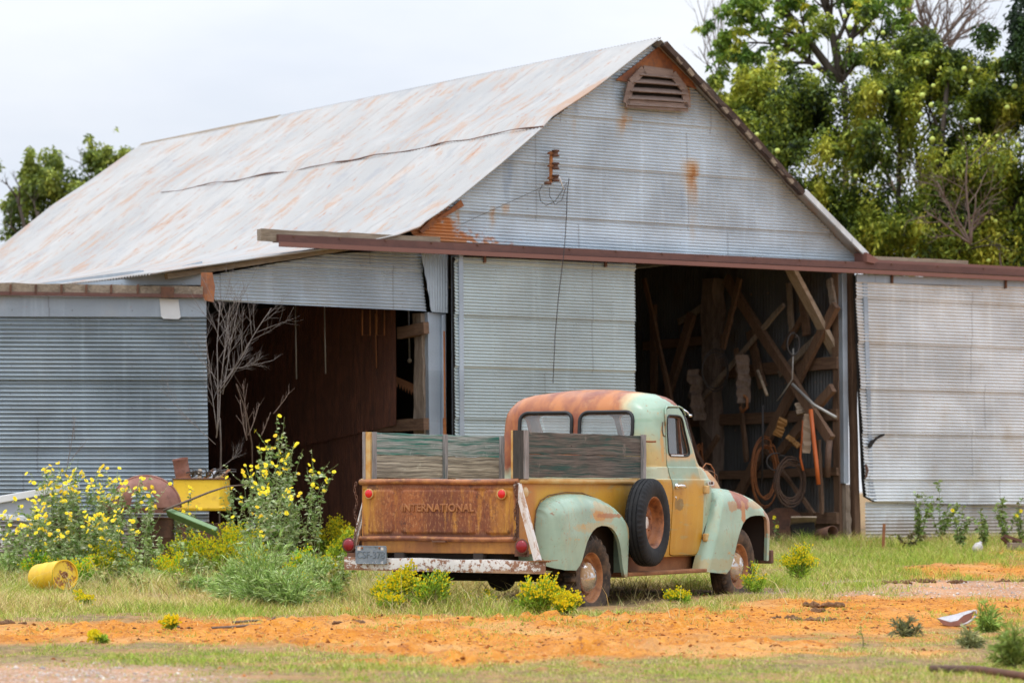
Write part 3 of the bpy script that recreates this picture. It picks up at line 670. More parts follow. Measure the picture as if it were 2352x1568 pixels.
# door
t = NT('door paint', .42, 0, .5); x, y, z = t.xyz(); c = mint_base(t)
n = t.noise(3.4,5,.62,(1,1,.35),(5,1,2)); nz = t.mul(t.math('SUBTRACT', n, .5), .22)
c = t.mix(t.mul(t.map(t.add(z,nz),1.12,1.2,1,0), t.map(x,1.85,2.15,0,.9)), c, (.50,.32,.09))
c = t.mix(t.map(t.add(z, nz), 1.04, 1.13, 1, 0), c, ochre_base(t))
c = t.mix(t.mul(t.map(t.add(z,nz), 1.27, 1.33, 0, 1), t.map(t.add(z,nz), 1.33, 1.36, 1, 0)), c, (.58,.42,.22))
c = patch(t, c, (1.83,-.84,.885), (.075,.2,.055), (.23,.14,.035), 12, .1); c = patch(t, c, (1.755,-.84,.90), (.022,.2,.06), (.26,.16,.04), 12, .1)
c = scratches(t, c, .4); t.col(c); t.rough(t.map(n,.3,.7,.26,.46)); M['door'] = t.m
# fenders
def fender_mat(name, patches, edge_z, yl):
    t = NT(name, .4, 0, .5); x, y, z = t.xyz(); c = mint_base(t); n = t.noise(4,5,.62,(1,1,.7),(yl,2,2))
    c = scratches(t, c, 1.0)
    for p, r, cc, ns, so, am in patches: c = patch(t, c, p, r, cc, ns, so, am)
    c = t.mix(t.map(t.add(z, t.mul(n,.06)), edge_z, edge_z+.05, .85, 0), c, (.33,.17,.07))
    t.col(c); t.rough(t.map(n,.3,.7,.25,.48)); return t.m
M['rear_fender'] = fender_mat('rear fender paint', [((.12,-.92,.83),(.24,.3,.09),(.44,.34,.18),7,.5,.75),((.03,-.92,.805),(.13,.3,.045),(.50,.24,.06),16,.5,.9),((.22,-.9,.80),(.30,.3,.022),(.36,.13,.04),20,.5,.8),
    ((.60,-.92,.72),(.06,.3,.16),(.50,.30,.10),12,.6,.7),((-.05,-.92,.70),(.40,.2,.045),(.46,.33,.14),16,.8,.55)], .29, 3)
M['front_fender'] = fender_mat('front fender paint', [((3.02,-.86,.93),(.17,.4,.10),(.30,.085,.035),9,.10,1),((3.02,-.92,.82),(.05,.3,.12),(.44,.19,.06),14,.2,1),((2.78,-.9,.87),(.11,.3,.05),(.40,.22,.09),18,.4,.8),
    ((3.60,-.9,.72),(.09,.4,.16),(.40,.16,.06),14,.7,.8),((3.35,-.92,.88),(.22,.3,.04),(.46,.26,.10),22,.5,.7),((2.2,-.92,.45),(.10,.3,.3),(.50,.42,.20),8,.8,.7),((2.5,-.92,.33),(.5,.3,.06),(.44,.34,.16),9,.7,.5)], .25, 8)
# bed
t = NT('bed side paint', .5, 0, .4); x, y, z = t.xyz(); c = ochre_base(t); n = t.noise(3,5,.64,(1,1,.3),(3,3,3)); nn = t.mul(t.math('SUBTRACT',n,.5),.6)
c = t.mix(t.map(t.add(x,nn), -.95, -.55, .95, 0), c, t.mix(n,(.40,.15,.04),(.50,.22,.05)))
c = t.mix(t.map(t.add(x,nn), .75, 1.15, 0, .8), c, (.20,.19,.07))
c = t.mix(t.map(t.add(z,t.mul(nn,.3)), 1.0, 1.08, 0, .55), c, (.36,.17,.04)); c = scratches(t, c, .5)
t.col(c); M['bed'] = t.m
t = NT('tailgate rust', .62, .0, .4); x, y, z = t.xyz()
n1 = t.noise(2.2,5,.62,(1,1,.55),(1,2,3)); n2 = t.noise(34,4,.75); n3 = t.noise(8,5,.66,(1,1.6,.22),(5,0,0))
c = t.mix(t.map(n1,.3,.7), (.15,.045,.022), (.33,.11,.034)); c = t.mix(t.map(n3,.50,.70,0,.8), c, (.54,.25,.04))
c = t.mix(t.map(n2,.48,.62,0,.62), c, (.13,.042,.025))
n6 = t.noise(60,3,.7,(1,1,.4)); c = t.mix(t.map(n6,.52,.66,0,.5), c, (.52,.27,.12))
n4 = t.noise(2.8,5,.65,(1,1,.6),(8,8,2)); c = t.mix(t.map(n4,.54,.68,0,.6), c, (.22,.07,.045))
ed = t.map(t.math('ABSOLUTE', y), .48, .76, 0, .95); c = t.mix(t.mul(ed, t.map(n3,.35,.55)), c, (.54,.27,.035))
c = t.mix(t.map(t.add(z,t.mul(n1,.12)), .69, .73, .85, 0), c, (.10,.040,.026)); c = t.mix(t.map(t.add(z,t.mul(n1,.08)), 1.06, 1.10, 0, .6), c, (.15,.055,.03))
n9 = t.noise(5,7,.75,(1,1,.8),(2,9,4)); c = t.mix(t.map(n9,.58,.63,0,.75), c, (.085,.032,.022)); t.col(c); t.bump(t.add(n2,n9), .3, .004); M['tailgate'] = t.m
t = NT('rolled edge', .5, 0, .5); x, y, z = t.xyz(); n1 = t.noise(5,5,.65,(1,1,1),(3,0,1)); n2 = t.noise(20,4,.7,(.5,.5,1))
c = t.mix(t.map(n1,.35,.65), (.15,.052,.03), (.40,.155,.055)); c = t.mix(t.map(n2,.5,.7,0,.6), c, (.55,.28,.08)); t.col(c); M['roll'] = t.m
t = NT('rear sill paint', .55, 0, .4); n1 = t.noise(3,5,.65,(1,1,.6),(3,5,1)); n2 = t.noise(12,5,.7,(1,1,.3)); c = t.mix(t.map(n1,.35,.65), (.22,.085,.03), (.42,.19,.04)); c = t.mix(t.map(n2,.52,.7,0,.6), c, (.12,.05,.025)); t.col(c); M['sill'] = t.m
t = NT('rail ochre', .45, 0, .5); n1 = t.noise(4,5,.65,(1,3,3),(3,0,1)); t.col(t.mix(t.map(n1,.35,.65), (.50,.26,.06), (.56,.40,.17))); M['rail'] = t.m
t = NT('chipped white paint', .5, 0, .4); n1 = t.noise(6,6,.72,(1,1,1),(3,0,1)); n2 = t.noise(22,5,.7,(1,1,1.2)); x,y,z = t.xyz()
c = t.mix(t.map(n1,.3,.7), (.62,.60,.58), (.76,.74,.71))
ends = t.map(t.math('ABSOLUTE', y), .45, .98, 0, .10); lowb = t.map(z,.335,.375,.13,0)
c = t.mix(t.map(t.add(t.add(n2, ends), lowb), .535, .60, 0, .95), c, t.mix(n1, (.16,.055,.028), (.36,.17,.08)))
c = t.mix(t.map(t.add(t.noise(3.2,5,.7,(1,1,1),(9,3,3)),t.add(ends,lowb)),.62,.74,0,.6), c, (.50,.33,.20)); t.col(c); M['white'] = t.m
t = NT('white bar paint', .5, 0, .4); n1 = t.noise(9,6,.72,(1,1,.5),(3,0,1)); n2 = t.noise(30,5,.7)
c = t.mix(t.map(n1,.3,.7), (.56,.53,.50), (.74,.72,.69)); c = t.mix(t.map(n1,.50,.60,0,.85), c, (.36,.20,.10)); c = t.mix(t.map(n2,.62,.7,0,.8), c, (.20,.08,.04)); t.col(c); M['white_bar'] = t.m
def tyre_mat(name, a, b):
    t = NT(name, .8, 0, .3); n = t.noise(5,5,.65); n2 = t.noise(30,4,.7)
    c = t.mix(t.map(n,.35,.7), a, b); c = t.mix(t.map(n2,.5,.75,0,.4), c, tuple(v*1.8 for v in b)); t.col(c); return t.m
M['tyre'] = tyre_mat('black tyre', (.011,.012,.014), (.024,.025,.027))
M['tyre_muddy'] = tyre_mat('muddy tyre', (.030,.024,.020), (.14,.085,.050))
t = NT('rusty rim', .55, 0, .4); n1 = t.noise(7,5,.65); c = t.mix(t.map(n1,.3,.7), (.20,.07,.028), (.46,.20,.075)); t.col(c); M['rim'] = t.m
t = NT('spare rim', .5, 0, .4); n1 = t.noise(9,6,.7); c = t.mix(t.map(n1,.35,.65), (.13,.045,.022), (.36,.14,.05)); t.col(c); M['rim_spare'] = t.m
t = NT('tarnished hubcap', .28, .75, .5); n1 = t.noise(7,5,.68,(1,1,1),(4,1,2)); x,y,z = t.xyz()
f = t.map(n1,.44,.56,0,1); t.col(t.mix(f, (.66,.66,.67), (.44,.27,.13))); t.metal(t.map(f,0,1,.9,.1)); t.rough(t.map(f,0,1,.2,.65)); M['hubcap'] = t.m
M['chrome'] = flat('chrome', (.75,.75,.76), .15, 1, .05)
t = NT('red lens', .12, 0, .6); t.col((.62,.012,.014)); M['red'] = t.m
M['red_dark'] = flat('dark red lens', (.24,.010,.018), .2, 0, .2, 20)
M['amber'] = flat('pale reflector', (.60,.42,.20), .3, 0, .1)
M['plate'] = None
t = NT('worn plate', .5, .15); n1 = t.noise(12,5,.7); n2 = t.noise(45,4,.7); c = t.mix(t.map(n1,.3,.7), (.15,.185,.225), (.25,.285,.32)); x,y,z = t.xyz()
c = t.mix(t.map(t.add(n2, t.map(z,.40,.46,.10,0)), .66, .74, 0, .8), c, (.6,.6,.6)); t.col(c); M['plate'] = t.m
M['plate_text'] = flat('plate lettering', (.13,.165,.20), .5, .1, .2, 30)
M['hood'] = (lambda t: (t.col(t.mix(t.map(t.noise(3,5,.6),.35,.65), (.36,.14,.055), (.52,.29,.12))), t.m)[1])(NT('hood rust', .5))
M['well'] = flat('wheel well', (.035,.022,.016), .9, 0, .4, 5)
M['under'] = flat('grimy chassis', (.03,.022,.018), .9, 0, .4, 6)
M['letters'] = m_rust('raised letters', (.26,.095,.035), (.40,.17,.055), (.20,.07,.03), .6, 51, 8)
M['seat'] = flat('seat cloth', (.05,.045,.042), .9)
def glass(name, tint, gl, pale_film=0.):  # pale diffuse film stands in for reflected sky and lifts the dark pillars
    t = NT(name); t.t.nodes.remove(t.b); tr = t.n('ShaderNodeBsdfTransparent'); tr.inputs[0].default_value = (*tint,1); g_ = t.n('ShaderNodeBsdfGlossy'); g_.inputs['Roughness'].default_value = .04; g_.inputs[0].default_value = (.9,.93,.97,1)
    fr = t.n('ShaderNodeFresnel'); fr.inputs[0].default_value = 1.5; mxs = t.n('ShaderNodeMixShader'); a = t.math('MULTIPLY_ADD', fr.outputs[0], gl, .02)
    t.put(mxs.inputs[0], a); t.put(mxs.inputs[1], tr.outputs[0]); t.put(mxs.inputs[2], g_.outputs[0]); df = t.n('ShaderNodeBsdfDiffuse'); df.inputs[0].default_value = (.72,.73,.72,1); m2 = t.n('ShaderNodeMixShader'); t.put(m2.inputs[0], t.map(t.noise(3,4,.6),.3,.7,pale_film*.7,pale_film*1.3)); t.put(m2.inputs[1], mxs.outputs[0]); t.put(m2.inputs[2], df.outputs[0]); t.put(t.t.nodes['Material Output'].inputs[0], m2.outputs[0]); return t.m
M['glass'] = glass('rear glass', (.95,.97,.97), .5, .13); M['glass_side'] = glass('door glass', (.42,.45,.46), 1.6, .06)

# --- cab by horizontal rings
CAB = np.array([(.42,1.40,2.70,.785,.10,.22),(.46,1.40,2.72,.797,.10,.25),(.70,1.395,2.72,.820,.10,.25),(.95,1.39,2.72,.833,.10,.25),(1.095,1.39,2.70,.836,.10,.25),(1.112,1.39,2.69,.836,.10,.25),(1.122,1.392,2.67,.826,.10,.25),
  (1.18,1.39,2.58,.823,.11,.22),(1.222,1.388,2.48,.822,.12,.20),(1.232,1.389,2.45,.813,.12,.19),(1.28,1.387,2.385,.812,.13,.18),(1.40,1.388,2.32,.808,.15,.19),(1.55,1.395,2.235,.801,.17,.20),(1.66,1.404,2.175,.802,.19,.22),(1.72,1.418,2.14,.798,.21,.24),
  (1.765,1.436,2.115,.790,.24,.27),(1.80,1.458,2.09,.774,.27,.3),(1.832,1.488,2.055,.742,.29,.3),(1.862,1.53,2.01,.686,.29,.29),(1.890,1.585,1.965,.585,.26,.25),(1.912,1.66,1.92,.42,.2,.17),(1.930,1.72,1.88,.26,.1,.1),(1.938,1.76,1.85,.12,.04,.04)])
def cab_ring(p, off):
    z, xr, xf, W, rr, rf = p; xr -= off; xf += off; W += off; rr = max(.02, min(rr+off*.5, W*.9)); rf = max(.02, min(rf+off*.5, W*.9)); rr = min(rr, .42*(xf-xr)); rf = min(rf, .42*(xf-xr)); bow = .10*min(1, W/.8)
    h = []
    for k in range(8): h.append((xr, (W-rr)*k/8))
    for k in range(9): a = math.pi/2*k/9; h.append((xr+rr-rr*math.cos(a), W-rr+rr*math.sin(a)))
    for k in range(14): h.append((xr+rr+(xf-rf-xr-rr)*k/14, W))
    for k in range(9): a = math.pi/2*k/9; h.append((xf-rf+rf*math.sin(a), W-rf+rf*math.cos(a)))
    for k in range(9): h.append((xf, (W-rf)*(1-k/8)))
    # a gently bowed front
    h = [(x_+(bow*(1-(y_/W)**2) if x_ > xf-rf and W > .3 else 0)*max(0,min(1,(x_-(xf-rf))/rf)), y_) for x_, y_ in h]
    pts = [(x_,-y_) for x_,y_ in h] + [(x_,y_) for x_,y_ in h[-2:0:-1]]
    return [(x_,y_,z) for x_,y_ in pts]
def cab_shell(off, lo=0, dz=0.):
    tab = CAB.copy()
    out = []
    zs = np.unique(np.round(np.concatenate([tab[:,0], np.arange(.5,1.9,.05)]),4)); zs = zs[(zs >= lo) & (zs <= (1.905 if off < -.01 else 9))]
    for z_ in zs:
        p = np.array([np.interp(z_, tab[:,0], tab[:,k]) for k in range(6)])
        r_ = cab_ring(p, off)
        out.append([(a,b,c_+dz*sst(1.6,1.9,c_)) for a,b,c_ in r_])
    mb = MB(); mb.loft(out, True, True); return mb
def boolean(a, b, op):
    m_ = a.modifiers.new('b','BOOLEAN'); m_.object = b; m_.operation = op; m_.solver = 'EXACT'
    dg = bpy.context.evaluated_depsgraph_get(); dg.update(); me = bpy.data.meshes.new_from_object(a.evaluated_get(dg)); a.modifiers.clear(); old = a.data; a.data = me; bpy.data.meshes.remove(old)
    bm_ = b.data; bpy.data.objects.remove(b); bpy.data.meshes.remove(bm_); return a
def rrect(y0, y1, z0, z1, r, n=5):
    out = []
    for cx, cz, a0 in ((y1-r,z1-r,0),(y0+r,z1-r,90),(y0+r,z0+r,180),(y1-r,z0+r,270)):
        for k in range(n+1): a = R(a0+90*k/n); out.append((cx+r*math.cos(a), cz+r*math.sin(a)))
    return out
def dens(poly, step=.02, closed=True):
    out = []; P = list(poly); n = len(P)
    for i in range(n if closed else n-1):
        a, b = P[i], P[(i+1)%n]; L = math.hypot(b[0]-a[0], b[1]-a[1]); k = max(1,int(L/step))
        for j in range(k): out.append((a[0]+(b[0]-a[0])*j/k, a[1]+(b[1]-a[1])*j/k))
    if not closed: out.append(P[-1])
    return out
def smooth_poly(P, it=2):
    for _ in range(it):
        Q_ = []
        for i in range(len(P)):
            a, b = P[i], P[(i+1)%len(P)]; Q_ += [(.75*a[0]+.25*b[0], .75*a[1]+.25*b[1]), (.25*a[0]+.75*b[0], .25*a[1]+.75*b[1])]
        P = Q_
    return P
def grow(P, d):
    n = len(P); A = sum(P[i][0]*P[(i+1)%n][1]-P[(i+1)%n][0]*P[i][1] for i in range(n)); s_ = 1 if A > 0 else -1; out = []
    for i in range(n):
        a, b = P[i-1], P[(i+1)%n]; tx, ty = b[0]-a[0], b[1]-a[1]; L = math.hypot(tx,ty) or 1
        out.append((P[i][0]+s_*ty/L*d, P[i][1]-s_*tx/L*d))
    return out
DOOR = smooth_poly([(1.60,1.24),(1.605,1.66),(1.615,1.725),(1.66,1.757),(1.78,1.76),(1.90,1.76),(1.955,1.745),(1.99,1.69),(2.06,1.55),(2.15,1.37),(2.22,1.24),(2.29,1.10),(2.33,.98),(2.345,.8),(2.35,.6),(2.345,.46),(2.30,.43),(2.0,.43),(1.73,.43),(1.685,.46),(1.685,.7),(1.695,.95),(1.685,1.06),(1.64,1.15)], 2)
WIN = smooth_poly([(1.640,1.33),(1.633,1.45),(1.628,1.60),(1.635,1.690),(1.75,1.692),(1.89,1.690),(1.945,1.665),(1.985,1.58),(2.045,1.46),(2.085,1.37),(2.07,1.330),(1.9,1.328),(1.75,1.328)], 2)
fy = lambda a,b,d: (a,d,b); fx = lambda a,b,d: (d,a,b)
cab = cab_shell(0).build('cab', M['cab'], truck)
cab = boolean(cab, cab_shell(-.035, .46, -.035).build('cut', None, truck), 'DIFFERENCE')
mb = MB(); mb.prism(grow(DOOR,.007), fy, -1.0, -.70); cab = boolean(cab, mb.build('cut', None, truck), 'DIFFERENCE')
mb = MB(); mb.prism(WIN, fy, .5, 1.0); cab = boolean(cab, mb.build('cut', None, truck), 'DIFFERENCE')
RWIN = [rrect(-.575,-.04,1.462,1.722,.075), rrect(.04,.575,1.462,1.722,.075)]
for P in RWIN: mb = MB(); mb.prism(P, fx, 1.2, 1.56); cab = boolean(cab, mb.build('cut', None, truck), 'DIFFERENCE')
for s_ in (-1,1):
    P = rrect(*sorted((s_*.025, s_*.745)), 1.28, 1.715, .05); mb = MB(); mb.prism(P, fx, 2.0, 2.7); cab = boolean(cab, mb.build('cut', None, truck), 'DIFFERENCE')
cab.data.polygons.foreach_set('use_smooth', [True]*len(cab.data.polygons)); cab.data.set_sharp_from_angle(angle=R(32))
door = cab_shell(.005).build('door', M['door'], truck)
mb = MB(); mb.prism(DOOR, fy, -1.0, -.68); door = boolean(door, mb.build('cut', None, truck), 'INTERSECT')
door = boolean(door, cab_shell(-.032, 0, -.032).build('cut', None, truck), 'DIFFERENCE')
mb = MB(); mb.prism(WIN, fy, -1.0, -.6); door = boolean(door, mb.build('cut', None, truck), 'DIFFERENCE')
door.data.polygons.foreach_set('use_smooth', [True]*len(door.data.polygons)); door.data.set_sharp_from_angle(angle=R(32))
def Wz(z_): return float(np.interp(z_, CAB[:,0], CAB[:,3]))
def Xr(z_): return float(np.interp(z_, CAB[:,0], CAB[:,1]))
for P in RWIN:
    mb = MB(); mb.tube([(Xr(b)-.004,a,b) for a,b in dens(P,.03)]+[(Xr(P[0][1])-.004,*P[0])], .017, 8, False); mb.build('window_seal', M['black'], cab, True)
    mb = MB(); mb.loft([[(Xr(b)+d,a,b) for a,b in P] for d in (.012,.018)], True, True); mb.build('window_glass', M['glass'], cab)
for s_ in (-1,1):
    P = rrect(*sorted((s_*.025, s_*.745)), 1.28, 1.715, .05); xf = lambda b,a: float(np.interp(b, CAB[:,0], CAB[:,2]))+.1*(1-(a/.8)**2)
    mb = MB(); mb.loft([[(xf(b,a)+d-.02,a,b) for a,b in P] for d in (0,.006)], True, True); mb.build('windscreen', M['glass'], cab)
mb = MB(); mb.tube([(a,-(Wz(b)+.004),b) for a,b in grow(WIN,.001)]+[(WIN[0][0],-(Wz(WIN[0][1])+.004),WIN[0][1])], .010, 6, False); mb.build('window_seal', M['black'], door, True)
mb = MB(); mb.tube([(a,-(Wz(b)-.010),b) for a,b in grow(WIN,-.014)], .006, 6, False)
mb.build('window_frame', M['rust_dark'], door, True)
mb = MB(); mb.beam((1.895,-.785,1.685),(1.93,-.802,1.335), .02, .016, (1,0,0)); mb.build('vent_bar', M['rust_dark'], door)
mb = MB(); mb.loft([[(a,-(Wz(b)-.022-d),b) for a,b in WIN] for d in (0,.005)], True, True); mb.build('window_glass', M['glass_side'], door)
mb = MB(); mb.box((1.80,-.822,1.333),(.26,.012,.012)); mb.build('window_trim', M['chrome'], door)
mb = MB(); mb.lathe([(.001,.0),(.028,.0),(.026,.02),(.012,.03),(.001,.03)], 14, Matrix.Translation((1.735,-.836,1.055)) @ Matrix.Rotation(R(90),4,'X')); mb.tube([(1.735,-.862,1.055),(1.77,-.875,1.058),(1.84,-.875,1.056),(1.895,-.866,1.045)], [.012,.015,.015,.009], 8); mb.build('handle', M['chrome'], door, True)
mb = MB(); mb.lathe([(.001,.0),(.012,.0),(.010,.006),(.001,.006)], 10, Matrix.Translation((1.745,-.836,.955)) @ Matrix.Rotation(R(90),4,'X')); mb.build('lock', M['chrome'], door)
for z_ in (1.025,.585):
    mb = MB(); mb.box((2.37,-.848,z_),(.075,.045,.075)); mb.build('hinge', (M['rail']), door, bevel=.012)
# rain gutter, fuel flap, mirror arm
mb = MB(); mb.tube([(1.545,-Wz(1.62)-.003,1.63),(1.535,-Wz(1.56)-.003,1.56),(1.55,-Wz(1.50)-.003,1.51),(1.59,-Wz(1.49)-.003,1.50)], .0045, 6); mb.build('weld_seam', M['rust_dark'], cab)
mb = MB(); gl = [(1.585,1.60),(1.590,1.70),(1.605,1.745),(1.65,1.772),(1.90,1.778),(1.97,1.76),(2.015,1.70)]; mb.tube([(a,-(Wz(b)+.008),b) for a,b in gl], .008, 6); mb.build('gutter', M['cab'], cab, True)
mb = MB(); mb.tube([(2.0,-.79,1.752),(2.03,-.815,1.73),(2.055,-.83,1.70)], .008, 6); mb.box((2.06,-.835,1.697),(.04,.014,.022)); mb.build('mirror_arm', M['chrome'], cab, True)
mb = MB(); mb.prism(rrect(2.40,2.54,1.065,1.10,.012), fy, -.852, -.835)
badge = mb.build('badge', M['chrome'], cab)
mb = MB(); mb.box((1.62,0,.80),(.16,1.4,.62)); mb.box((1.75,0,.60),(.45,1.4,.18)); mb.build('seat', M['seat'], cab, bevel=.04)
mb = MB(); mb.tube([(2.02+.05*math.sin(R(a)),.36+.2*math.cos(R(a)),1.30+.19*math.sin(R(a))) for a in range(0,361,15)], .012, 6, False); mb.tube([(2.02,.36,1.30),(2.35,.36,1.0)], .015, 6); mb.tube([(2.02,.16,1.30),(2.02,.56,1.30)], .009, 6); mb.build('steering_wheel', M['black'], cab, True)
def text_mesh(s_, size, ext, sp=1.0, bev=0):
    cu = bpy.data.curves.new('t','FONT'); cu.body = s_; cu.size = size; cu.extrude = ext; cu.align_x = 'CENTER'; cu.align_y = 'CENTER'; cu.space_character = sp; cu.bevel_depth = bev; cu.bevel_resolution = 1
    o = bpy.data.objects.new('t', cu); COL.objects.link(o); dg = bpy.context.evaluated_depsgraph_get(); dg.update(); me = bpy.data.meshes.new_from_object(o.evaluated_get(dg)); bpy.data.objects.remove(o); return me
def letters(name, s_, size, ext, M4, m, parent, sp=1.0, bev=0):
    me = text_mesh(s_, size, ext, sp, bev); me.materials.clear(); me.transform(M4); return obj(name, me, m, parent)
REAR = Matrix(((0,0,-1,0),(-1,0,0,0),(0,1,0,0),(0,0,0,1)))      # text facing backwards
SIDE = Matrix(((1,0,0,0),(0,0,-1,0),(0,1,0,0),(0,0,0,1)))       # text facing the truck's right
letters('badge_lettering', 'L-110', .036, .003, Matrix.Translation((2.47,-.853,1.083)) @ SIDE, M['rust_dark'], badge)

# --- hood, front
HT = np.array([(2.30,.735,1.25),(2.45,.725,1.295),(2.7,.69,1.312),(2.95,.65,1.305),(3.15,.61,1.285),(3.3,.57,1.245),(3.42,.53,1.185),(3.52,.48,1.105),(3.58,.42,1.0)])
rings = []
for x_ in np.linspace(2.30,3.58,26):
    w_, zt = np.interp(x_, HT[:,0], HT[:,1]), np.interp(x_, HT[:,0], HT[:,2]); r_ = w_*.62; rg = [(x_,-w_,.72),(x_,-w_,(zt-r_*.72+.72)/2)]
    for k in range(13): a = math.pi*k/12; rg.append((x_, -(w_-r_)*math.cos(a)/abs(math.cos(a)) - r_*math.cos(a) if abs(math.cos(a)) > 1e-6 else 0, zt - r_*.72 + r_*.72*math.sin(a)))
    rg += [(x_,w_,(zt-r_*.72+.72)/2),(x_,w_,.72)]; rings.append(rg)
mb = MB(); mb.loft(rings, False); o_ = len(mb.v); mb.f.append(tuple(range(o_-len(rings[0]), o_))); hood = mb.build('hood', M['hood'], truck, auto=50)
mb = MB(); mb.tube([(2.75,-.655,1.21),(3.0,-.62,1.195),(3.2,-.575,1.16),(3.4,-.50,1.08)], .005, 6); mb.tube([(2.4,0,1.29),(2.95,0,1.312),(3.15,0,1.292),(3.42,0,1.195)], .008, 6); mb.build('hood_seam', M['rust_dark'], hood)
mb = MB(); mb.tube([(3.22,-.42,1.235),(3.27,-.43,1.275),(3.35,-.44,1.265),(3.41,-.45,1.21),(3.41,-.46,1.13)], .006, 6); mb.build('wire_hook', M['rust'], hood)

# --- fenders
def fender(name, top, low, yo, yi, rt, r0, r1, m, sgn=-1, lip=.03, shear=0, e0y=None):
    x0, x1 = top[0][0], top[-1][0]; T = np.array(top); L = np.array(low)
    xs_ = np.unique(np.concatenate([np.linspace(x0,x1,70), x0+(x1-x0)*np.linspace(0,1,20)**3, x1-(x1-x0)*np.linspace(0,1,20)**3, L[:,0], T[:,0]])); xs_ = xs_[(xs_ >= x0) & (xs_ <= x1)]
    tz = np.interp(xs_, T[:,0], T[:,1]); k = np.ones(7)/7; pad = np.pad(tz,3,'edge'); tz = np.convolve(pad,k,'valid'); lz = np.interp(xs_, L[:,0], L[:,1]); lz = np.minimum(lz, tz-.02)
    tt = np.concatenate([[0], np.linspace(0,1,30)[1:]**1.7]); ins = lambda d, r: r*(1-np.sqrt(np.clip(1-(1-np.clip(d/r,0,1))**2,0,1)))
    rows = []
    for j, t_ in enumerate(tt):
        z_ = tz - (tz-lz)*t_; dT = tz - z_
        i_ = np.sqrt(ins(dT,rt)**2 + ins(xs_-x0,r0)**2 + ins(x1-xs_,r1)**2); i_ = np.minimum(i_, max(rt,r0,r1)+.02)
        bul = .018*np.clip(1-np.abs((z_-.62)/.4),0,1)
        rows.append(np.stack([xs_, sgn*(yo+bul-i_), z_], -1))
    inner = rows[0].copy(); inner[:,1] = sgn*yi; inner[:,2] += .006
    lipr = rows[-1].copy(); lipr[:,1] -= sgn*lip; lipr[:,2] += .004
    A = np.stack([inner]+rows+[lipr], 1)
    e0 = A[:1].copy(); e0[:,:,1] = sgn*(e0y or yi); e1 = A[-1:].copy(); e1[:,:,1] = sgn*yi
    A = np.concatenate([e0,A,e1], 0); A[:,:,0] += shear*((A[:,:,2]-.28)/.7)*np.clip(1-(A[:,:,0]-x0)/.7,0,1); mb = MB(); mb.grid(A); return mb.build(name, m, truck, auto=38)
RT = [(-.80,.70),(-.79,.77),(-.76,.85),(-.70,.905),(-.60,.945),(-.45,.972),(-.25,.985),(-.02,.982),(.2,.955),(.38,.91),(.52,.85),(.60,.79),(.65,.72)]
RL = [(-.80,.40),(-.72,.37),(-.60,.352),(-.392,.346),(-.385,.35),(-.33,.385),(-.29,.43),(-.255,.50),(-.21,.585),(-.16,.635),(-.10,.675),(-.03,.702),(.06,.716),(.16,.712),(.24,.698),(.30,.67),(.35,.63),(.40,.57),(.435,.50),(.46,.42),(.49,.34),(.52,.285),(.53,.268),(.65,.258)]
FT = [(2.20,.90),(2.22,.955),(2.27,1.0),(2.36,1.025),(2.5,1.036),(2.7,1.038),(2.95,1.028),(3.2,.995),(3.4,.955),(3.55,.905),(3.64,.85),(3.70,.77),(3.715,.70)]
FL = [(2.20,.275),(2.66,.243),(2.675,.248),(2.74,.285),(2.79,.36),(2.83,.46),(2.87,.54),(2.93,.63),(3.0,.70),(3.08,.747),(3.18,.772),(3.3,.782),(3.46,.780),(3.53,.765),(3.56,.735),(3.565,.60),(3.57,.36),(3.575,.347),(3.715,.352)]
for sg in (-1,1):
    f1 = fender('fender', RT, RL, .925, .60, .15, .20, .09, M['rear_fender'], sg); f2 = fender('fender', FT, FL, .92, .45, .16, .10, .12, M['front_fender'], sg, .03, .38, .78)
mb = MB(); mb.tube([(2.60,-.70,1.035),(2.57,-.765,.99),(2.51,-.80,.87),(2.46,-.81,.76),(2.38,-.815,.60),(2.32,-.82,.46),(2.27,-.83,.36)], .011, 6); mb.build('fender_welt', M['black'], truck, True)
mb = MB(); mb.tube([(-.80,-.755,.60),(-.805,-.755,.72),(-.78,-.755,.85),(-.70,-.755,.93),(-.55,-.755,.975),(-.25,-.755,1.0),(.05,-.755,.995),(.3,-.755,.95)], .004, 6); mb.build('fender_welt', M['rust_dark'], truck, True)

# --- bed
XB0, XB1 = -1.075, 1.29
bed = MB()
for s_ in (-1,1): bed.box(((XB0+XB1)/2, s_*.735, .79), (XB1-XB0, .02, .60))
bed.box((XB1-.012,0,.80),(.02,1.46,.58)); bed.box(((XB0+XB1)/2,0,.575),(XB1-XB0-.03,1.45,.03))
bed = bed.build('bed', M['bed'], truck)
for s_ in (-1,1):
    mb = MB(); mb.tube([(XB0-.005,s_*.752,1.092),(XB1,s_*.752,1.092)], .024, 12); mb.build('bed_rail', M['rail'], bed, True)
    mb = MB(); mb.box((XB0+.035,s_*.73,.80),(.08,.055,.61)); mb.build('corner_post', M['bed'], bed, bevel=.01)
mb = MB(); mb.prism(rrect(-1.0,-.83,.58,.99,.04), fy, -.752, -.744); mb.build('bed_panel', M['bed'], bed)
mb = MB(); mb.lathe([(.001,.014),(.03,.012),(.042,.004),(.048,-.004),(.048,-.01)], 18, Matrix.Translation((-.95,-.748,1.0)) @ Matrix.Rotation(R(90),4,'X')); mb.build('reflector', M['amber'], bed, True)
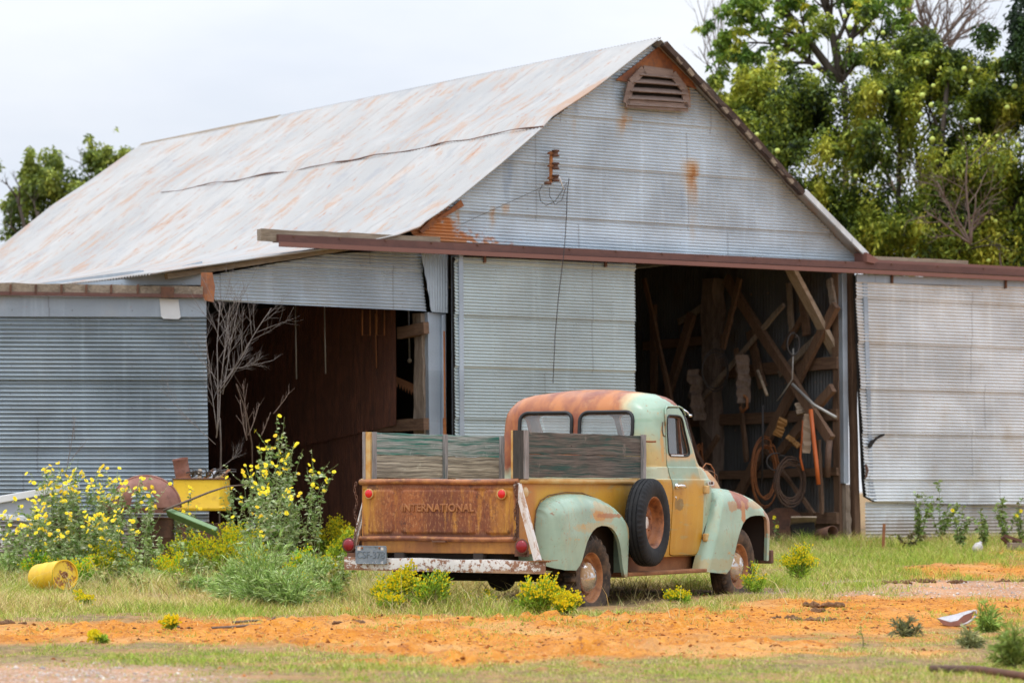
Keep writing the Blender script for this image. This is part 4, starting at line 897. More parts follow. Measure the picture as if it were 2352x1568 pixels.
for s_ in (-1,1):
    mb = MB(); mb.box((.10,s_*.752,.52),(1.15,.012,.46)); mb.box((.10,s_*.66,.755),(1.1,.2,.012)); mb.build('wheel_well', M['well'], bed)
    mb = MB(); mb.box((2.98,s_*.52,.58),(1.15,.012,.62)); mb.build('wheel_well', M['well'], truck); mb = MB(); mb.box((3.15,s_*.68,.812),(.95,.42,.012)); mb.box((3.615,s_*.70,.57),(.012,.36,.44)); mb.build('wheel_well', M['well'], truck)
# tailgate: pressed panels, rolled edges, raised letters
ny_, nz_ = 150, 60
Yg, Zg = np.meshgrid(np.linspace(-.735,.735,ny_), np.linspace(.60,1.095,nz_), indexing='ij')
def rr_sdf(y_, z_, y0, y1, z0, z1, r): qx = np.abs(y_-(y0+y1)/2)-(y1-y0)/2+r; qz = np.abs(z_-(z0+z1)/2)-(z1-z0)/2+r; return np.hypot(np.maximum(qx,0),np.maximum(qz,0))+np.minimum(np.maximum(qx,qz),0)-r
h = np.zeros_like(Yg)
for y0, y1 in ((-.69,-.435),(-.365,.365),(.435,.69)): h += .012*(1-sst(-.012,.006, rr_sdf(Yg,Zg,y0,y1,.655,1.02,.045)))
h += (fbm(Yg*3,Zg*3,90,3)-.5)*.008 + .010*np.exp(-((Zg-1.035)/.012)**2)*sst(.1,.5,fbm(Yg*2.2,Zg*0,94,2))
mb = MB(); mb.grid(np.stack([XB0-.012-h, Yg, Zg], -1)); mb.box((XB0+.0,0,.845),(.016,1.46,.49)); tg = mb.build('tailgate', M['tailgate'], truck, auto=60)
for z_, r_ in ((1.088,.024),(.612,.021)): mb = MB(); mb.tube([(XB0-.018,y_,z_+.004*math.sin(y_*5)) for y_ in np.linspace(-.76,.765,14)], r_, 12); mb.build('rolled_edge', M['roll'], tg, True)
letters('lettering', 'INTERNATIONAL', .088, .002, Matrix.Translation((XB0-.027,.005,.868)) @ REAR, M['letters'], tg, 1.02, .004)
mb = MB(); mb.box((XB0+.002,0,.548),(.03,1.46,.11)); sill = mb.build('rear_sill', M['sill'], truck, bevel=.006)
mb = MB(); mb.box((XB0-.03,-.02,.592),(.05,.13,.014)); mb.build('latch', M['rust_dark'], tg)
def lamp(y_, z_, x_, r_, m, ring, parent):
    Mx = Matrix.Translation((x_,y_,z_)) @ Matrix.Rotation(R(-90),4,'Y')
    mb = MB(); mb.lathe([(r_*1.02,-.015),(r_*1.22,.004),(r_*1.2,.014),(r_*.98,.012)], 24, Mx); L_ = mb.build('tail_lamp', ring, parent, True)
    mb = MB(); mb.lathe([(r_*math.cos(a),.010+r_*.42*math.sin(a)) for a in np.linspace(0,math.pi/2-.01,7)], 24, Mx); mb.build('lens', m, L_, True); return L_
lamp(.664,.988,XB0-.032,.036,M['red'],M['rail'],tg); lamp(-.612,.985,XB0-.032,.036,M['red'],M['rail'],tg)
for y_ in (-.815,.845):
    mb = MB(); mb.box((XB0-.02,y_*.97,.50),(.03,.12,.05)); mb.box((XB0-.03,y_,.52),(.03,.03,.10)); br = mb.build('lamp_bracket', M['rust_dark'], truck)
    lamp(y_,.556,XB0-.06,.052,M['red_dark'],M['rust_dark'],br)
# bumper
bm_ = MB()
ybs = np.linspace(.875,-1.042,26); ring = []
for y_ in ybs:
    x_ = XB0-.09; wv = .004*math.sin(y_*9); z0, z1 = .345+(.875-y_)*-.006, .452+(.875-y_)*-.008+wv
    ring.append([(x_+.10,y_,z1+.002),(x_,y_,z1),(x_-.006,y_,(z0+z1)/2),(x_,y_,z0),(x_+.10,y_,z0+.003),(x_+.10,y_,z0+.012),(x_+.014,y_,z0+.010),(x_+.014,y_,z1-.010),(x_+.10,y_,z1-.008)])
bm_.loft(ring, True, True); bumper = bm_.build('bumper', M['white'], truck, auto=40)
mb = MB(); mb.box((XB0-.05,-1.0,.440),(.14,.20,.006), Matrix.Rotation(R(-2),3,'X')); mb.build('bumper_bracket', M['rust'], bumper)
mb = MB(); mb.box((XB0-.06,.80,.44),(.06,.10,.10)); mb.build('bumper_bracket', M['rust_dark'], bumper)
for a, b in (((XB0-.03,-.745,1.07),(XB0-.07,-.955,.445)),((XB0-.03,.775,1.07),(XB0-.07,.885,.44))):
    if a[1] > 0: a, b = (XB0+.075,.758,1.0),(XB0-.02,.862,.44)
    mb = MB(); mb.plank(a, b, .052 if a[1] < 0 else .012, .012 if a[1] < 0 else .045, (1,0,0), 8, .001, 2); mb.plank((a[0]+.02,a[1]-.02,a[2]), (b[0]+.02,b[1]-.022,b[2]), .012, .035, (1,0,0), 4, .001, 3); mb.build('brace', M['white_bar'], truck)
# licence plate
P = rrect(.437,.742,.398,.552,.018); mb = MB(); mb.prism(P, fx, XB0-.13, XB0-.126); plate = mb.build('licence_plate', M['plate'], truck)
mb = MB(); ring2 = [(XB0-.131,a,b) for a,b in grow(P,-.004)]; mb.tube(ring2+ring2[:1], .0028, 6, False); mb.build('plate_rim', M['plate'], plate, True)
letters('plate_lettering', 'CSF-378', .082, .0015, Matrix.Translation((XB0-.131,.592,.473)) @ REAR, M['plate_text'], plate, .98, .0012)
letters('plate_lettering', '61', .028, .001, Matrix.Translation((XB0-.131,.535,.534)) @ REAR, M['plate_text'], plate)
for y_, s_ in ((.705,.032),(.478,.024)): mb = MB(); mb.box((XB0-.1315,y_,.528),(.002,s_,s_)); mb.build('sticker', M['white_bar'], plate)
for y_ in (.675,.507): mb = MB(); mb.sphere((XB0-.132,y_,.533), .009); mb.build('plate_bolt', M['rust'], plate, True)
# chains at the tailgate ends
for y_ in (-.752,.785):
    mb = MB()
    for k in range(17):
        z_ = 1.07-k*.028; a = k % 2; c_ = Vector((XB0-.052, y_+.012*math.sin(k*.9), z_))
        mb.tube([c_+Vector((.010*math.cos(R(q_))*a, .010*math.cos(R(q_))*(1-a), .019*math.sin(R(q_)))) for q_ in range(0,361,45)], .0038, 5, False)
    mb.build('chain', M['rust_dark'], truck, True)
mb = MB(); mb.beam((XB0-.035,-.757,1.07),(XB0-.035,-.757,.63), .02, .02); mb.build('hook_bar', M['rust_dark'], truck)
# plank sides
def board(a, b, z0, z1, y_, th, m, seed, lab=None):
    mb = MB(); rr_ = random.Random(seed); rg = []
    for i in range(15):
        x_ = a+(b-a)*i/14; e = rr_.uniform(-1,1)*.003; e2 = rr_.uniform(-1,1)*.003; rg.append([(x_,y_-th/2,z0+e),(x_,y_+th/2,z0+e),(x_,y_+th/2,z1+e2),(x_,y_-th/2,z1+e2)])
    mb.loft(rg, True, True); o = mb.build('side_board', m, truck, bevel=.003, seg=1)
    if lab: o['label'] = lab
board(-1.03,1.27,1.318,1.505,.70,.026,M['board_green'],1,'flaking green upper plank on the far side'); board(-1.03,1.27,1.122,1.3165,.702,.026,M['board_bare'],2,'bare weathered lower plank on the far side')
board(-1.03,1.25,1.318,1.50,-.742,.028,M['board_dark'],3,'dark upper plank on the near side'); board(-1.03,1.25,1.125,1.3165,-.742,.028,M['board_dark'],4,'dark lower plank on the near side')
for x_, y_, m_, w_ in ((-1.02,.675,M['cleat'],.06),(.20,.676,M['cleat'],.05),(1.24,.676,M['cleat'],.06),(-1.0,-.768,M['cleat'],.09),(1.22,-.768,M['cleat'],.06),(-1.0,-.715,M['cleat_dark'],.07)):
    mb = MB(); mb.plank((x_,y_,1.11),(x_,y_,1.51), .028, w_, (1,0,0), 6, .002, int(x_*9)+7); mb.build('board_cleat', m_, truck)
for y_ in (.70,-.70):
    mb = MB(); mb.box((-1.068,y_,1.30),(.012,.045,.42)); mb.box((-1.05,y_-.02*(1 if y_ > 0 else -1)*1,1.30),(.045,.008,.42)); mb.build('stake', M['rail'], truck)
mb = MB(); mb.box((-1.07,-.742,1.31),(.05,.07,.40)); mb.build('board_cleat', M['cleat_dark'], truck)
mb = MB(); mb.box((-1.06,.735,1.31),(.04,.028,.40)); mb.build('board_cleat', M['cleat'], truck)
mb = MB(); mb.tube([(1.25,-.75,1.452),(1.33,-.80,1.45),(1.38,-.81,1.452)], .010, 6); mb.build('hook_bolt', M['rust'], truck)
# running boards, frame and axles
for s_ in (-1,1):
    mb = MB(); mb.box((1.56,s_*.80,.285),(1.85,.22,.035)); mb.build('running_board', M['rust'], truck, bevel=.010)
    mb = MB(); mb.box((1.50,s_*.70,.365),(1.70,.02,.13)); mb.build('sill_panel', M['rust'], truck)
mb = MB(); [mb.box((1.2,s_*.38,.43),(4.6,.09,.13)) for s_ in (-1,1)]; [mb.box((x_,0,.44),(.08,.8,.1)) for x_ in (-.9,.4,1.4,2.6,3.4)]; mb.tube([(0,-.8,.274),(0,.8,.274)], .045, 10); mb.sphere((0,0,.274), .13, 14, 10); mb.tube([(3.05,-.8,.30),(3.05,.8,.30)], .035, 8); mb.box((2.9,0,.72),(.9,.6,.5)); mb.box((.9,0,.50),(3.6,1.3,.03)); mb.box((-.75,0,.42),(.5,1.1,.16)); mb.build('chassis_light_block', M['under'], truck)  # frame and axles, with a flat plate added to block bounced light
mb = MB(); mb.box((3.86,0,.38),(.07,1.72,.13)); mb.box((3.74,.6,.42),(.25,.06,.08)); mb.box((3.74,-.6,.42),(.25,.06,.08)); mb.build('front_bumper', M['rust_dark'], truck, bevel=.01)
mb = MB(); mb.prism([(2.75,.45),(3.62,.45),(3.62,.72),(2.75,.72)], fy, -.46, .46); mb.build('engine_bay', M['dark'], truck)
# wheels
def wheel(c, Rt, wid, m_t, lugs, sgn, flat_z=None, cap=True, name='wheel', rimm=None):
    n = 96 if lugs else 150; q_ = Rt/.37; hw = wid/2
    prof = [(-.78*hw,.215*q_),(-.98*hw,.245*q_),(-1.06*hw,.29*q_),(-1.0*hw,.335*q_),(-.86*hw,.357*q_),(-.74*hw,.366*q_),(-.40*hw,.370*q_),(-.06*hw,.368*q_),(.06*hw,.368*q_),(.40*hw,.370*q_),(.74*hw,.366*q_),(.86*hw,.357*q_),(1.0*hw,.335*q_),(1.06*hw,.29*q_),(.98*hw,.245*q_),(.78*hw,.215*q_)]
    if not lugs: prof = prof[:6]+[(-.55*hw,.370*q_),(-.50*hw,.360*q_),(-.42*hw,.360*q_),(-.37*hw,.371*q_),(-.10*hw,.371*q_),(-.06*hw,.360*q_),(.06*hw,.360*q_),(.10*hw,.371*q_),(.37*hw,.371*q_),(.42*hw,.360*q_),(.50*hw,.360*q_),(.55*hw,.370*q_)]+prof[10:]
    V = []
    for k in range(n):
        a = 2*math.pi*k/n; rg = []
        for j, (y_, r_) in enumerate(prof):
            if lugs:
                side = y_ < 0; on = ((k + (0 if side else 2)) % 4) < 2
                if 3 <= j <= 12 and not on: r_ -= .042 if j in (4,5,6,9,10,11) else (.014 if j in (3,12) else .016)
            else:
                m_ = len(prof)-1
                if j in (4,5,m_-4,m_-5) and k % 3 == 0: r_ -= .014
                if j in (3,m_-3) and k % 3 == 0: r_ -= .005
            p = [r_*math.cos(a), y_, r_*math.sin(a)]
            if flat_z is not None and p[2]+c[2] < flat_z:
                d = flat_z-(p[2]+c[2]); p[2] = flat_z-c[2]-d*.08; p[1] += math.copysign(min(.03,d*.35), p[1]) if abs(y_) > hw*.5 else 0
            rg.append((c[0]+p[0], c[1]+p[1], c[2]+p[2]))
        V.append(rg)
    V.append(V[0]); mb = MB(); mb.loft([list(x_) for x_ in zip(*V)], False)
    mb2 = MB(); mb2.loft([[mb.v[i*(n+1)+k] for k in range(n)] for i in range(len(prof))], True)
    root = mb2.build(name, m_t, truck, auto=28 if lugs else 40)
    Mx = Matrix.Translation(c) @ Matrix.Rotation(R(90*(1 if sgn < 0 else -1)),4,'X')     # lathe z -> outward
    o_ = hw*.55; mb = MB()
    mb.lathe([(.212*q_,-hw*.7),(.212*q_,o_-.005),(.224*q_,o_+.012),(.226*q_,o_+.020),(.215*q_,o_+.022),(.205*q_,o_+.010),(.196*q_,o_-.010),(.190*q_,o_-.03),(.180*q_,o_-.035 if cap else o_-.075),(.166*q_,o_-.030 if cap else o_-.085),(.158*q_,o_-.045 if cap else o_-.078),(.150*q_,o_-.075 if cap else o_-.062),(.120*q_,o_-.050),(.095*q_,o_-.045 if cap else o_-.058),(.075*q_,o_-.06 if not cap else o_-.04),(.058*q_,o_-.065 if not cap else o_-.03),(.056*q_,o_-.095)], 40, Mx)
    rm = mb.build('rim', rimm or M['rim'], root, True)
    if cap:
        mb = MB(); mb.lathe([(.128,o_-.035),(.132,o_-.02),(.128,o_-.008),(.118,o_+.004),(.112,o_+.010),(.100,o_+.022),(.085,o_+.032),(.062,o_+.036),(.055,o_+.040),(.035,o_+.05),(.001,o_+.053)], 36, Mx); mb.build('hubcap', M['hubcap'], root, True)
    else:
        mb = MB(); mb.lathe([(.050*q_,o_-.066),(.050*q_,o_-.056),(.001,o_-.054)], 24, Mx); mb.build('hub_plate', M['white_bar'], root)
        mb = MB()
        for k in range(5): a = 2*math.pi*k/5+.4; mb.lathe([(.010,o_-.075),(.010,o_-.045),(.001,o_-.043)], 6, Mx @ Matrix.Translation((.083*q_*math.cos(a),.083*q_*math.sin(a),0)))
        mb.build('wheel_nuts', M['rim'], root)
    return root
wheel((0,-.80,.274), .37, .185, M['tyre_muddy'], True, -1, .02); wheel((0,.80,.274), .37, .185, M['tyre_muddy'], True, 1, .02)
wheel((3.06,-.80,.305), .36, .17, M['tyre_muddy'], False, -1, .045); wheel((3.06,.80,.305), .36, .17, M['tyre_muddy'], False, 1, .045)
sp_ = wheel((1.005,-.93,.735), .385, .165, M['tyre'], False, -1, None, False, 'spare_wheel', M['rim_spare'])
sp_.matrix_basis = Matrix.Translation((.975,-.93,.735)) @ Matrix.Rotation(R(5),4,'Z') @ Matrix.Translation((-1.005,.93,-.735))
# ------------------------------------------------------------------ plants
def at(px, py, D): a, b = ray(px,py); return Vector((a*D, D, EYE+b*D))
def gpt(px, py):
    """where the line of sight through a pixel meets the ground"""
    a, b = ray(px,py); lo, hi = 10., 60.
    for _ in range(40):
        m_ = (lo+hi)/2
        if EYE+b*m_ > gzs(a*m_, m_): lo = m_
        else: hi = m_
    return Vector((a*lo, lo, gzs(a*lo,lo)))
class Acc:
    """collects many small leaf faces with a colour each"""
    def __init__(s): s.V = []; s.Q = []; s.C = []; s.n = 0
    def quads(s, P, C):
        """P (n,4,3), C (n,3)"""
        n = len(P); s.V.append(P.reshape(-1,3)); s.C.append(np.repeat(C,4,0)); s.Q.append(s.n+np.arange(n*4).reshape(n,4)); s.n += n*4
    def tubes(s, A, B, ra, rb, C):
        """thin three sided stems from A to B"""
        A = np.asarray(A,float); B = np.asarray(B,float); n = len(A)
        if n == 0: return
        d = B-A; d /= np.linalg.norm(d,axis=1,keepdims=True)+1e-9
        u = np.cross(d, np.where(np.abs(d[:,2:3])<.9, [[0,0,1.]], [[1.,0,0]])); u /= np.linalg.norm(u,axis=1,keepdims=True)+1e-9; w = np.cross(d,u)
        ra = np.broadcast_to(ra,(n,)); rb = np.broadcast_to(rb,(n,)); C = np.broadcast_to(C,(n,3))
        for k in range(3):
            o = [u*math.cos(2.0944*j)+w*math.sin(2.0944*j) for j in (k,k+1)]
            s.quads(np.stack([A+o[0]*ra[:,None], A+o[1]*ra[:,None], B+o[1]*rb[:,None], B+o[0]*rb[:,None]],1), C)
    def leaves(s, P, D, L, W, C, droop=.2, fold=.3):
        """rhombic leaves at P pointing along D"""
        P = np.asarray(P,float); n = len(P); D = D/(np.linalg.norm(D,axis=1,keepdims=True)+1e-9)
        r = rng.normal(size=(n,3)); sd = np.cross(D,r); sd /= np.linalg.norm(sd,axis=1,keepdims=True)+1e-9; nr = np.cross(sd,D)
        L = np.broadcast_to(L,(n,))[:,None]; W = np.broadcast_to(W,(n,))[:,None]; m_ = P+D*L*.45+nr*L*fold*.25
        s.quads(np.stack([P, m_+sd*W, P+D*L-np.array([0,0,1.])*L*droop, m_-sd*W],1), C)
    def build(s, name, m, parent=None):
        return fastmesh(name, np.concatenate(s.V), np.concatenate(s.Q), None, np.concatenate(s.C), m, parent)
def leaf_mat(name, trans=.45, rough=.5):
    t = NT(name, rough, 0, .3); c = t.attr(); t.col(c)
    tl = t.n('ShaderNodeBsdfTranslucent'); t.put(tl.inputs[0], t.mix(.5, c, (1,1,.35), 'MULTIPLY')); mxs = t.n('ShaderNodeMixShader'); mxs.inputs[0].default_value = trans*.6
    t.put(mxs.inputs[1], t.b.outputs[0]); t.put(mxs.inputs[2], tl.outputs[0]); t.put(t.t.nodes['Material Output'].inputs[0], mxs.outputs[0]); return t.m
M['leaf'] = leaf_mat('leaf'); M['grass'] = leaf_mat('grass blade', .35, .7); M['petal'] = leaf_mat('petal', .2, .6); M['stem'] = leaf_mat('dry stem', 0, .8)
def jit(c, n, v=.18): c = np.asarray(c,float); return np.clip(c*(1+rng.normal(size=(n,1))*v)+rng.normal(size=(n,3))*v*.1*c.mean(), .004, .95)
def pick(cols, p, n, v=.18): cols = np.asarray(cols,float); return np.clip(cols[rng.choice(len(cols), n, p=p)]*(1+rng.normal(size=(n,1))*v), .004, .95)
YEL = (.95,.74,.015); YEL2 = (.92,.60,.012)

def crownbeard(p, h, spread, nst, label, group, nflow=3, seed=0, fl=1.0, pale=0.):
    root = thing('yellow_wildflower', label, 'wildflower', p, 0, group); F_ = Acc(); B_ = Acc(); flw = []
    stems = []
    for i in range(nst):
        a = rng.uniform(0,2*np.pi); rr_ = spread*np.sqrt(rng.uniform(.05,1)); top = np.array([rr_*np.cos(a), rr_*np.sin(a)*.7, h*rng.uniform(.72,1.08)]); base = np.array([top[0]*.25, top[1]*.25, 0])
        pts = [base+(top-base)*f+np.array([rng.normal()*.018,rng.normal()*.018,0])*f + np.array([top[0],top[1],0])*(.3*(f*f-f)) for f in np.linspace(0,1,7)]
        stems.append((pts,.0042))
        for b in range(rng.integers(4,8)):
            k = rng.integers(2,6); q_ = pts[k]; d = np.array([rng.normal(),rng.normal(),1.1+rng.uniform(0,.8)]); d /= np.linalg.norm(d); L = h*rng.uniform(.12,.30)
            bp = [q_, q_+d*L*.5+rng.normal(size=3)*.008, q_+d*L+np.array([0,0,L*.15])]; stems.append((bp,.0026)); (flw.append(bp[-1]) if bp[-1][2] > h*.78 and rng.uniform() < .5 or rng.uniform() < .06 else None)
        flw.append(pts[-1])
    for pts, r in stems:
        P = np.array(pts); F_.tubes(P[:-1], P[1:], np.linspace(r,r*.7,len(P)-1), np.linspace(r*.95,r*.6,len(P)-1), jit((.34,.40,.16),1)[0])
        n = max(4, int(np.linalg.norm(P[-1]-P[0])*(64 if nflow == 2 and spread > .17 and h < 1.0 else 46))); f = rng.uniform(.04,.97,n)**1.25*(len(P)-1); i0 = f.astype(int); q_ = P[i0]+(P[i0+1]-P[i0])*(f-i0)[:,None]
        D = np.stack([rng.normal(size=n),rng.normal(size=n),rng.uniform(-.35,.8,n)],1); L = rng.uniform(.03,.075,n)*(1.15-.5*f/(len(P)-1))
        F_.leaves(q_, D, L, L*.24, pick([(.16,.27,.06),(.30,.42,.16),(.45,.53,.29),(.58,.62,.42)],[.28,.32,.25,.15],n))
    for c_ in flw:
        for k in range(rng.integers(1,nflow+1)):
            c2 = np.asarray(c_)+rng.normal(size=3)*.022; n = 9; a = np.arange(n)*2*np.pi/n+rng.uniform(0,1); tilt = rng.normal(size=2)*.6; R_ = rng.uniform(.017,.027)*fl
            e1 = np.array([1,0,tilt[0]]); e1 /= np.linalg.norm(e1); e2 = np.array([0,.75,tilt[1]*.6+.75]); e2 /= np.linalg.norm(e2)
            d = e1*np.cos(a)[:,None]+e2*np.sin(a)[:,None]; s_ = -e1*np.sin(a)[:,None]+e2*np.cos(a)[:,None]
            B_.quads(np.stack([c2+d*.002, c2+d*R_*.7+s_*R_*.34, c2+d*R_*1.08, c2+d*R_*.7-s_*R_*.34],1), jit(YEL if rng.uniform()<.8 else YEL2, n, .1))
            nn = np.cross(e1,e2); q4 = np.array([[c2+(e1*x_+e2*y_)*R_*.36+nn*.005 for x_,y_ in ((1,0),(0,1),(-1,0),(0,-1))]]); B_.quads(q4, np.array([[.80,.46,.02]]))
    F_.build('foliage', M['leaf'], root); B_.build('blossoms', M['petal'], root); return root

def broomweed(p, h, w, label, group, dens=1., flowers=1., green=(.13,.22,.025), lean=(0,0)):
    root = thing('broomweed_bush', label, 'bush', p, 0, group); F_ = Acc(); B_ = Acc(); lean = (lean[0]+rng.normal()*.22, 0); sx_ = rng.uniform(.75,1.25); n = int(150*dens)
    # main stems fan out from one foot
    tips = []
    for i in range(int(24*dens)):
        a = rng.uniform(0,2*np.pi); ph = np.arccos(rng.uniform(.12,1)); r = rng.uniform(.38,1.12)
        t_ = np.array([w*sx_*np.sin(ph)*np.cos(a)*r+lean[0]*h*np.cos(ph), w*np.sin(ph)*np.sin(a)*r*.8, h*(.25+.75*np.cos(ph))*r]); m_ = t_*.55*np.array([.7,.7,1.1]); b0 = np.zeros(3)
        F_.tubes([b0,m_],[m_,t_],[.0035,.0025],[.0025,.0012],jit((.20,.18,.06),1)[0]); tips.append((m_,t_))
    T_ = np.array([x_[1] for x_ in tips]); Mm = np.array([x_[0] for x_ in tips])
    k = int(1500*dens); i0 = rng.integers(0,len(T_),k); f = rng.uniform(.15,1.12,k)[:,None]; P = Mm[i0]+(T_[i0]-Mm[i0])*f + rng.normal(size=(k,3))*np.array([.075,.07,.05])*max(w,h)*.95
    P[:,2] = np.maximum(P[:,2], .015)
    D = (T_[i0]-Mm[i0])*1.2/(np.linalg.norm(T_[i0]-Mm[i0],axis=1,keepdims=True)+1e-6) + rng.normal(size=(k,3))*.75 + np.array([0,0,.45])
    L = rng.uniform(.025,.06,k); F_.leaves(P, D, L, L*.075+.0012, pick([tuple(v*2.2 for v in green),tuple(v*3.0 for v in green),tuple(v*1.2 for v in green),(.52,.60,.08)],[.4,.25,.2,.15],k), .05)
    hh = P[:,2]/h; top = np.where(hh > .40)[0]; nf = min(len(top), int(520*dens*flowers)); s_ = rng.choice(top, nf, replace=False); c_ = P[s_]+D[s_]/(np.linalg.norm(D[s_],axis=1,keepdims=True)+1e-6)*L[s_][:,None]
    for ax in range(2):
        r = rng.uniform(.0075,.0125,nf)[:,None]; e1 = np.array([[1.,0,.1]]) if ax == 0 else np.array([[.5,.85,0.]]); e2 = np.array([[0,-.45,.9]]) if ax == 0 else np.array([[0.,.3,.95]])
        B_.quads(np.stack([c_+e1*r, c_+e2*r, c_-e1*r, c_-e2*r],1), pick([YEL,(.90,.78,.03),(.78,.70,.05)],[.5,.3,.2],nf,.1))
    F_.build('foliage', M['leaf'], root)
    if nf: B_.build('blossoms', M['petal'], root)
    return root

def feather_bush(p, h, w, label, group=None, dens=1., cols=None, lean=0.):
    root = thing('feathery_weed', label, 'weed', p, 0, group); F_ = Acc(); ns = int(75*dens)
    cols = cols or [(.32,.48,.13),(.46,.62,.21),(.60,.72,.36),(.19,.31,.07)]
    for i in range(ns):
        a = rng.uniform(0,2*np.pi); ph = np.arccos(rng.uniform(.08,1)); r = rng.uniform(.65,1); t_ = np.array([w*np.sin(ph)*np.cos(a)*r+lean*h, w*np.sin(ph)*np.sin(a)*r*.75, h*(.12+.88*np.cos(ph))*r])
        f = np.linspace(0,1,8)[:,None]; P = t_*np.array([1,1,0])*f**1.4 + np.array([0,0,1])*t_[2]*(f*1.25-.25*f**3) + rng.normal(size=(8,3))*.006
        F_.tubes(P[:-1],P[1:],np.linspace(.003,.0015,7),np.linspace(.0028,.0010,7),jit((.24,.24,.10),1)[0])
        k = 46; ff = rng.uniform(.15,1,k)*7; i0 = np.minimum(ff.astype(int),6); q_ = P[i0]+(P[i0+1]-P[i0])*(ff-i0)[:,None]; d = P[i0+1]-P[i0]; d /= np.linalg.norm(d,axis=1,keepdims=True)
        D = d*1.3+rng.normal(size=(k,3))*.55+np.array([0,0,.1]); L = rng.uniform(.035,.085,k)
        F_.leaves(q_, D, L, L*.05+.0012, pick(cols,[.35,.3,.2,.15],k), .12)
    F_.build('foliage', M['leaf'], root); return root

def leafy_weed(p, h, nst, spread, label, group=None, cols=((.12,.20,.05),(.20,.28,.09),(.10,.14,.05)), flowers=0, leaf=.05, dens=38):
    root = thing('leafy_weed', label, 'weed', p, 0, group); F_ = Acc(); B_ = Acc(); tp = []
    for i in range(nst):
        a = rng.uniform(0,2*np.pi); r = spread*rng.uniform(.1,1); t_ = np.array([r*np.cos(a), r*np.sin(a)*.6, h*rng.uniform(.6,1)]); f = np.linspace(0,1,7)[:,None]; P = t_*np.array([1,1,0])*f**1.3+np.array([0,0,1])*t_[2]*f+rng.normal(size=(7,3))*.01*f
        F_.tubes(P[:-1],P[1:],np.linspace(.005,.002,6),np.linspace(.0045,.0018,6),jit((.14,.15,.07),1)[0]); k = int(dens*h)+6; ff = rng.uniform(.05,1,k)*6; i0 = np.minimum(ff.astype(int),5); q_ = P[i0]+(P[i0+1]-P[i0])*(ff-i0)[:,None]
        D = rng.normal(size=(k,3))*np.array([1,1,.5])+np.array([0,0,.35]); L = rng.uniform(.5,1.2,k)*leaf; F_.leaves(q_,D,L,L*.28,pick(cols,[.4,.35,.25],k)); tp.append(P[-1])
    for c2 in tp[:flowers]:
        n = 8; a = np.arange(n)*2*np.pi/n; R_ = .026; d = np.stack([np.cos(a),np.zeros(n)-.1,np.sin(a)],1); s_ = np.stack([-np.sin(a),np.zeros(n),np.cos(a)],1); B_.quads(np.stack([c2+d*.002,c2+d*R_*.7+s_*R_*.34,c2+d*R_,c2+d*R_*.7-s_*R_*.34],1), jit(YEL,n,.1))
    F_.build('foliage', M['leaf'], root)
    if flowers: B_.build('blossoms', M['petal'], root)
    return root
GF = 'tall yellow wildflowers in front of the left sliding door'; GF2 = 'tall yellow wildflowers at the lean-to doorway'
LF = 'tall yellow wildflower in the thicket in front of the dark left door'; LF2 = 'tall yellow wildflower in the clump at the lean-to doorway'
for px, py, hp, sp_, n in ((28,1290,120,.16,4),(75,1300,165,.18,5),(120,1298,205,.2,7),(160,1300,215,.20,8),(205,1302,205,.22,8),(250,1300,200,.2,7),(290,1296,190,.18,5),(335,1300,170,.14,4),(90,1315,130,.2,5),(190,1318,140,.22,7),(265,1316,130,.2,5),(30,1318,110,.15,4),(140,1322,110,.16,5),(235,1322,110,.16,5)):
    D9 = rng.uniform(31.3,32.1) if py < 1312 else rng.uniform(30.6,31.2); p = Vector(((px-CX)/F*D9, D9, gzs((px-CX)/F*D9,D9))); crownbeard(p, (YH-(py-hp))*D9/F+EYE-p.z, sp_, n, LF, GF, 2)
for px, py, hp, sp_, n in ((545,1275,190,.14,3),(580,1272,240,.14,4),(606,1270,285,.15,4),(645,1272,250,.17,4),(690,1275,215,.18,4),(728,1270,215,.10,2),(625,1285,160,.2,4),(670,1285,150,.2,4),(580,1290,150,.16,4)):
    D9 = rng.uniform(31.8,32.8) if py < 1282 else rng.uniform(31.,31.6); p = Vector(((px-CX)/F*D9, D9, gzs((px-CX)/F*D9,D9))); crownbeard(p, (YH-(py-hp))*D9/F+EYE-p.z, sp_, n, LF2, GF2, 2)
p = gpt(420,1318); crownbeard(p, 180*p.y/F, .16, 5, 'sparse yellow wildflower between the rusty drum and the green trough', None, 2)
p = gpt(762,1262); crownbeard(p, 120*p.y/F, .26, 5, 'yellow wildflower leaning beside the left end of the tailgate', None, 3)
GB = 'broomweed bushes'
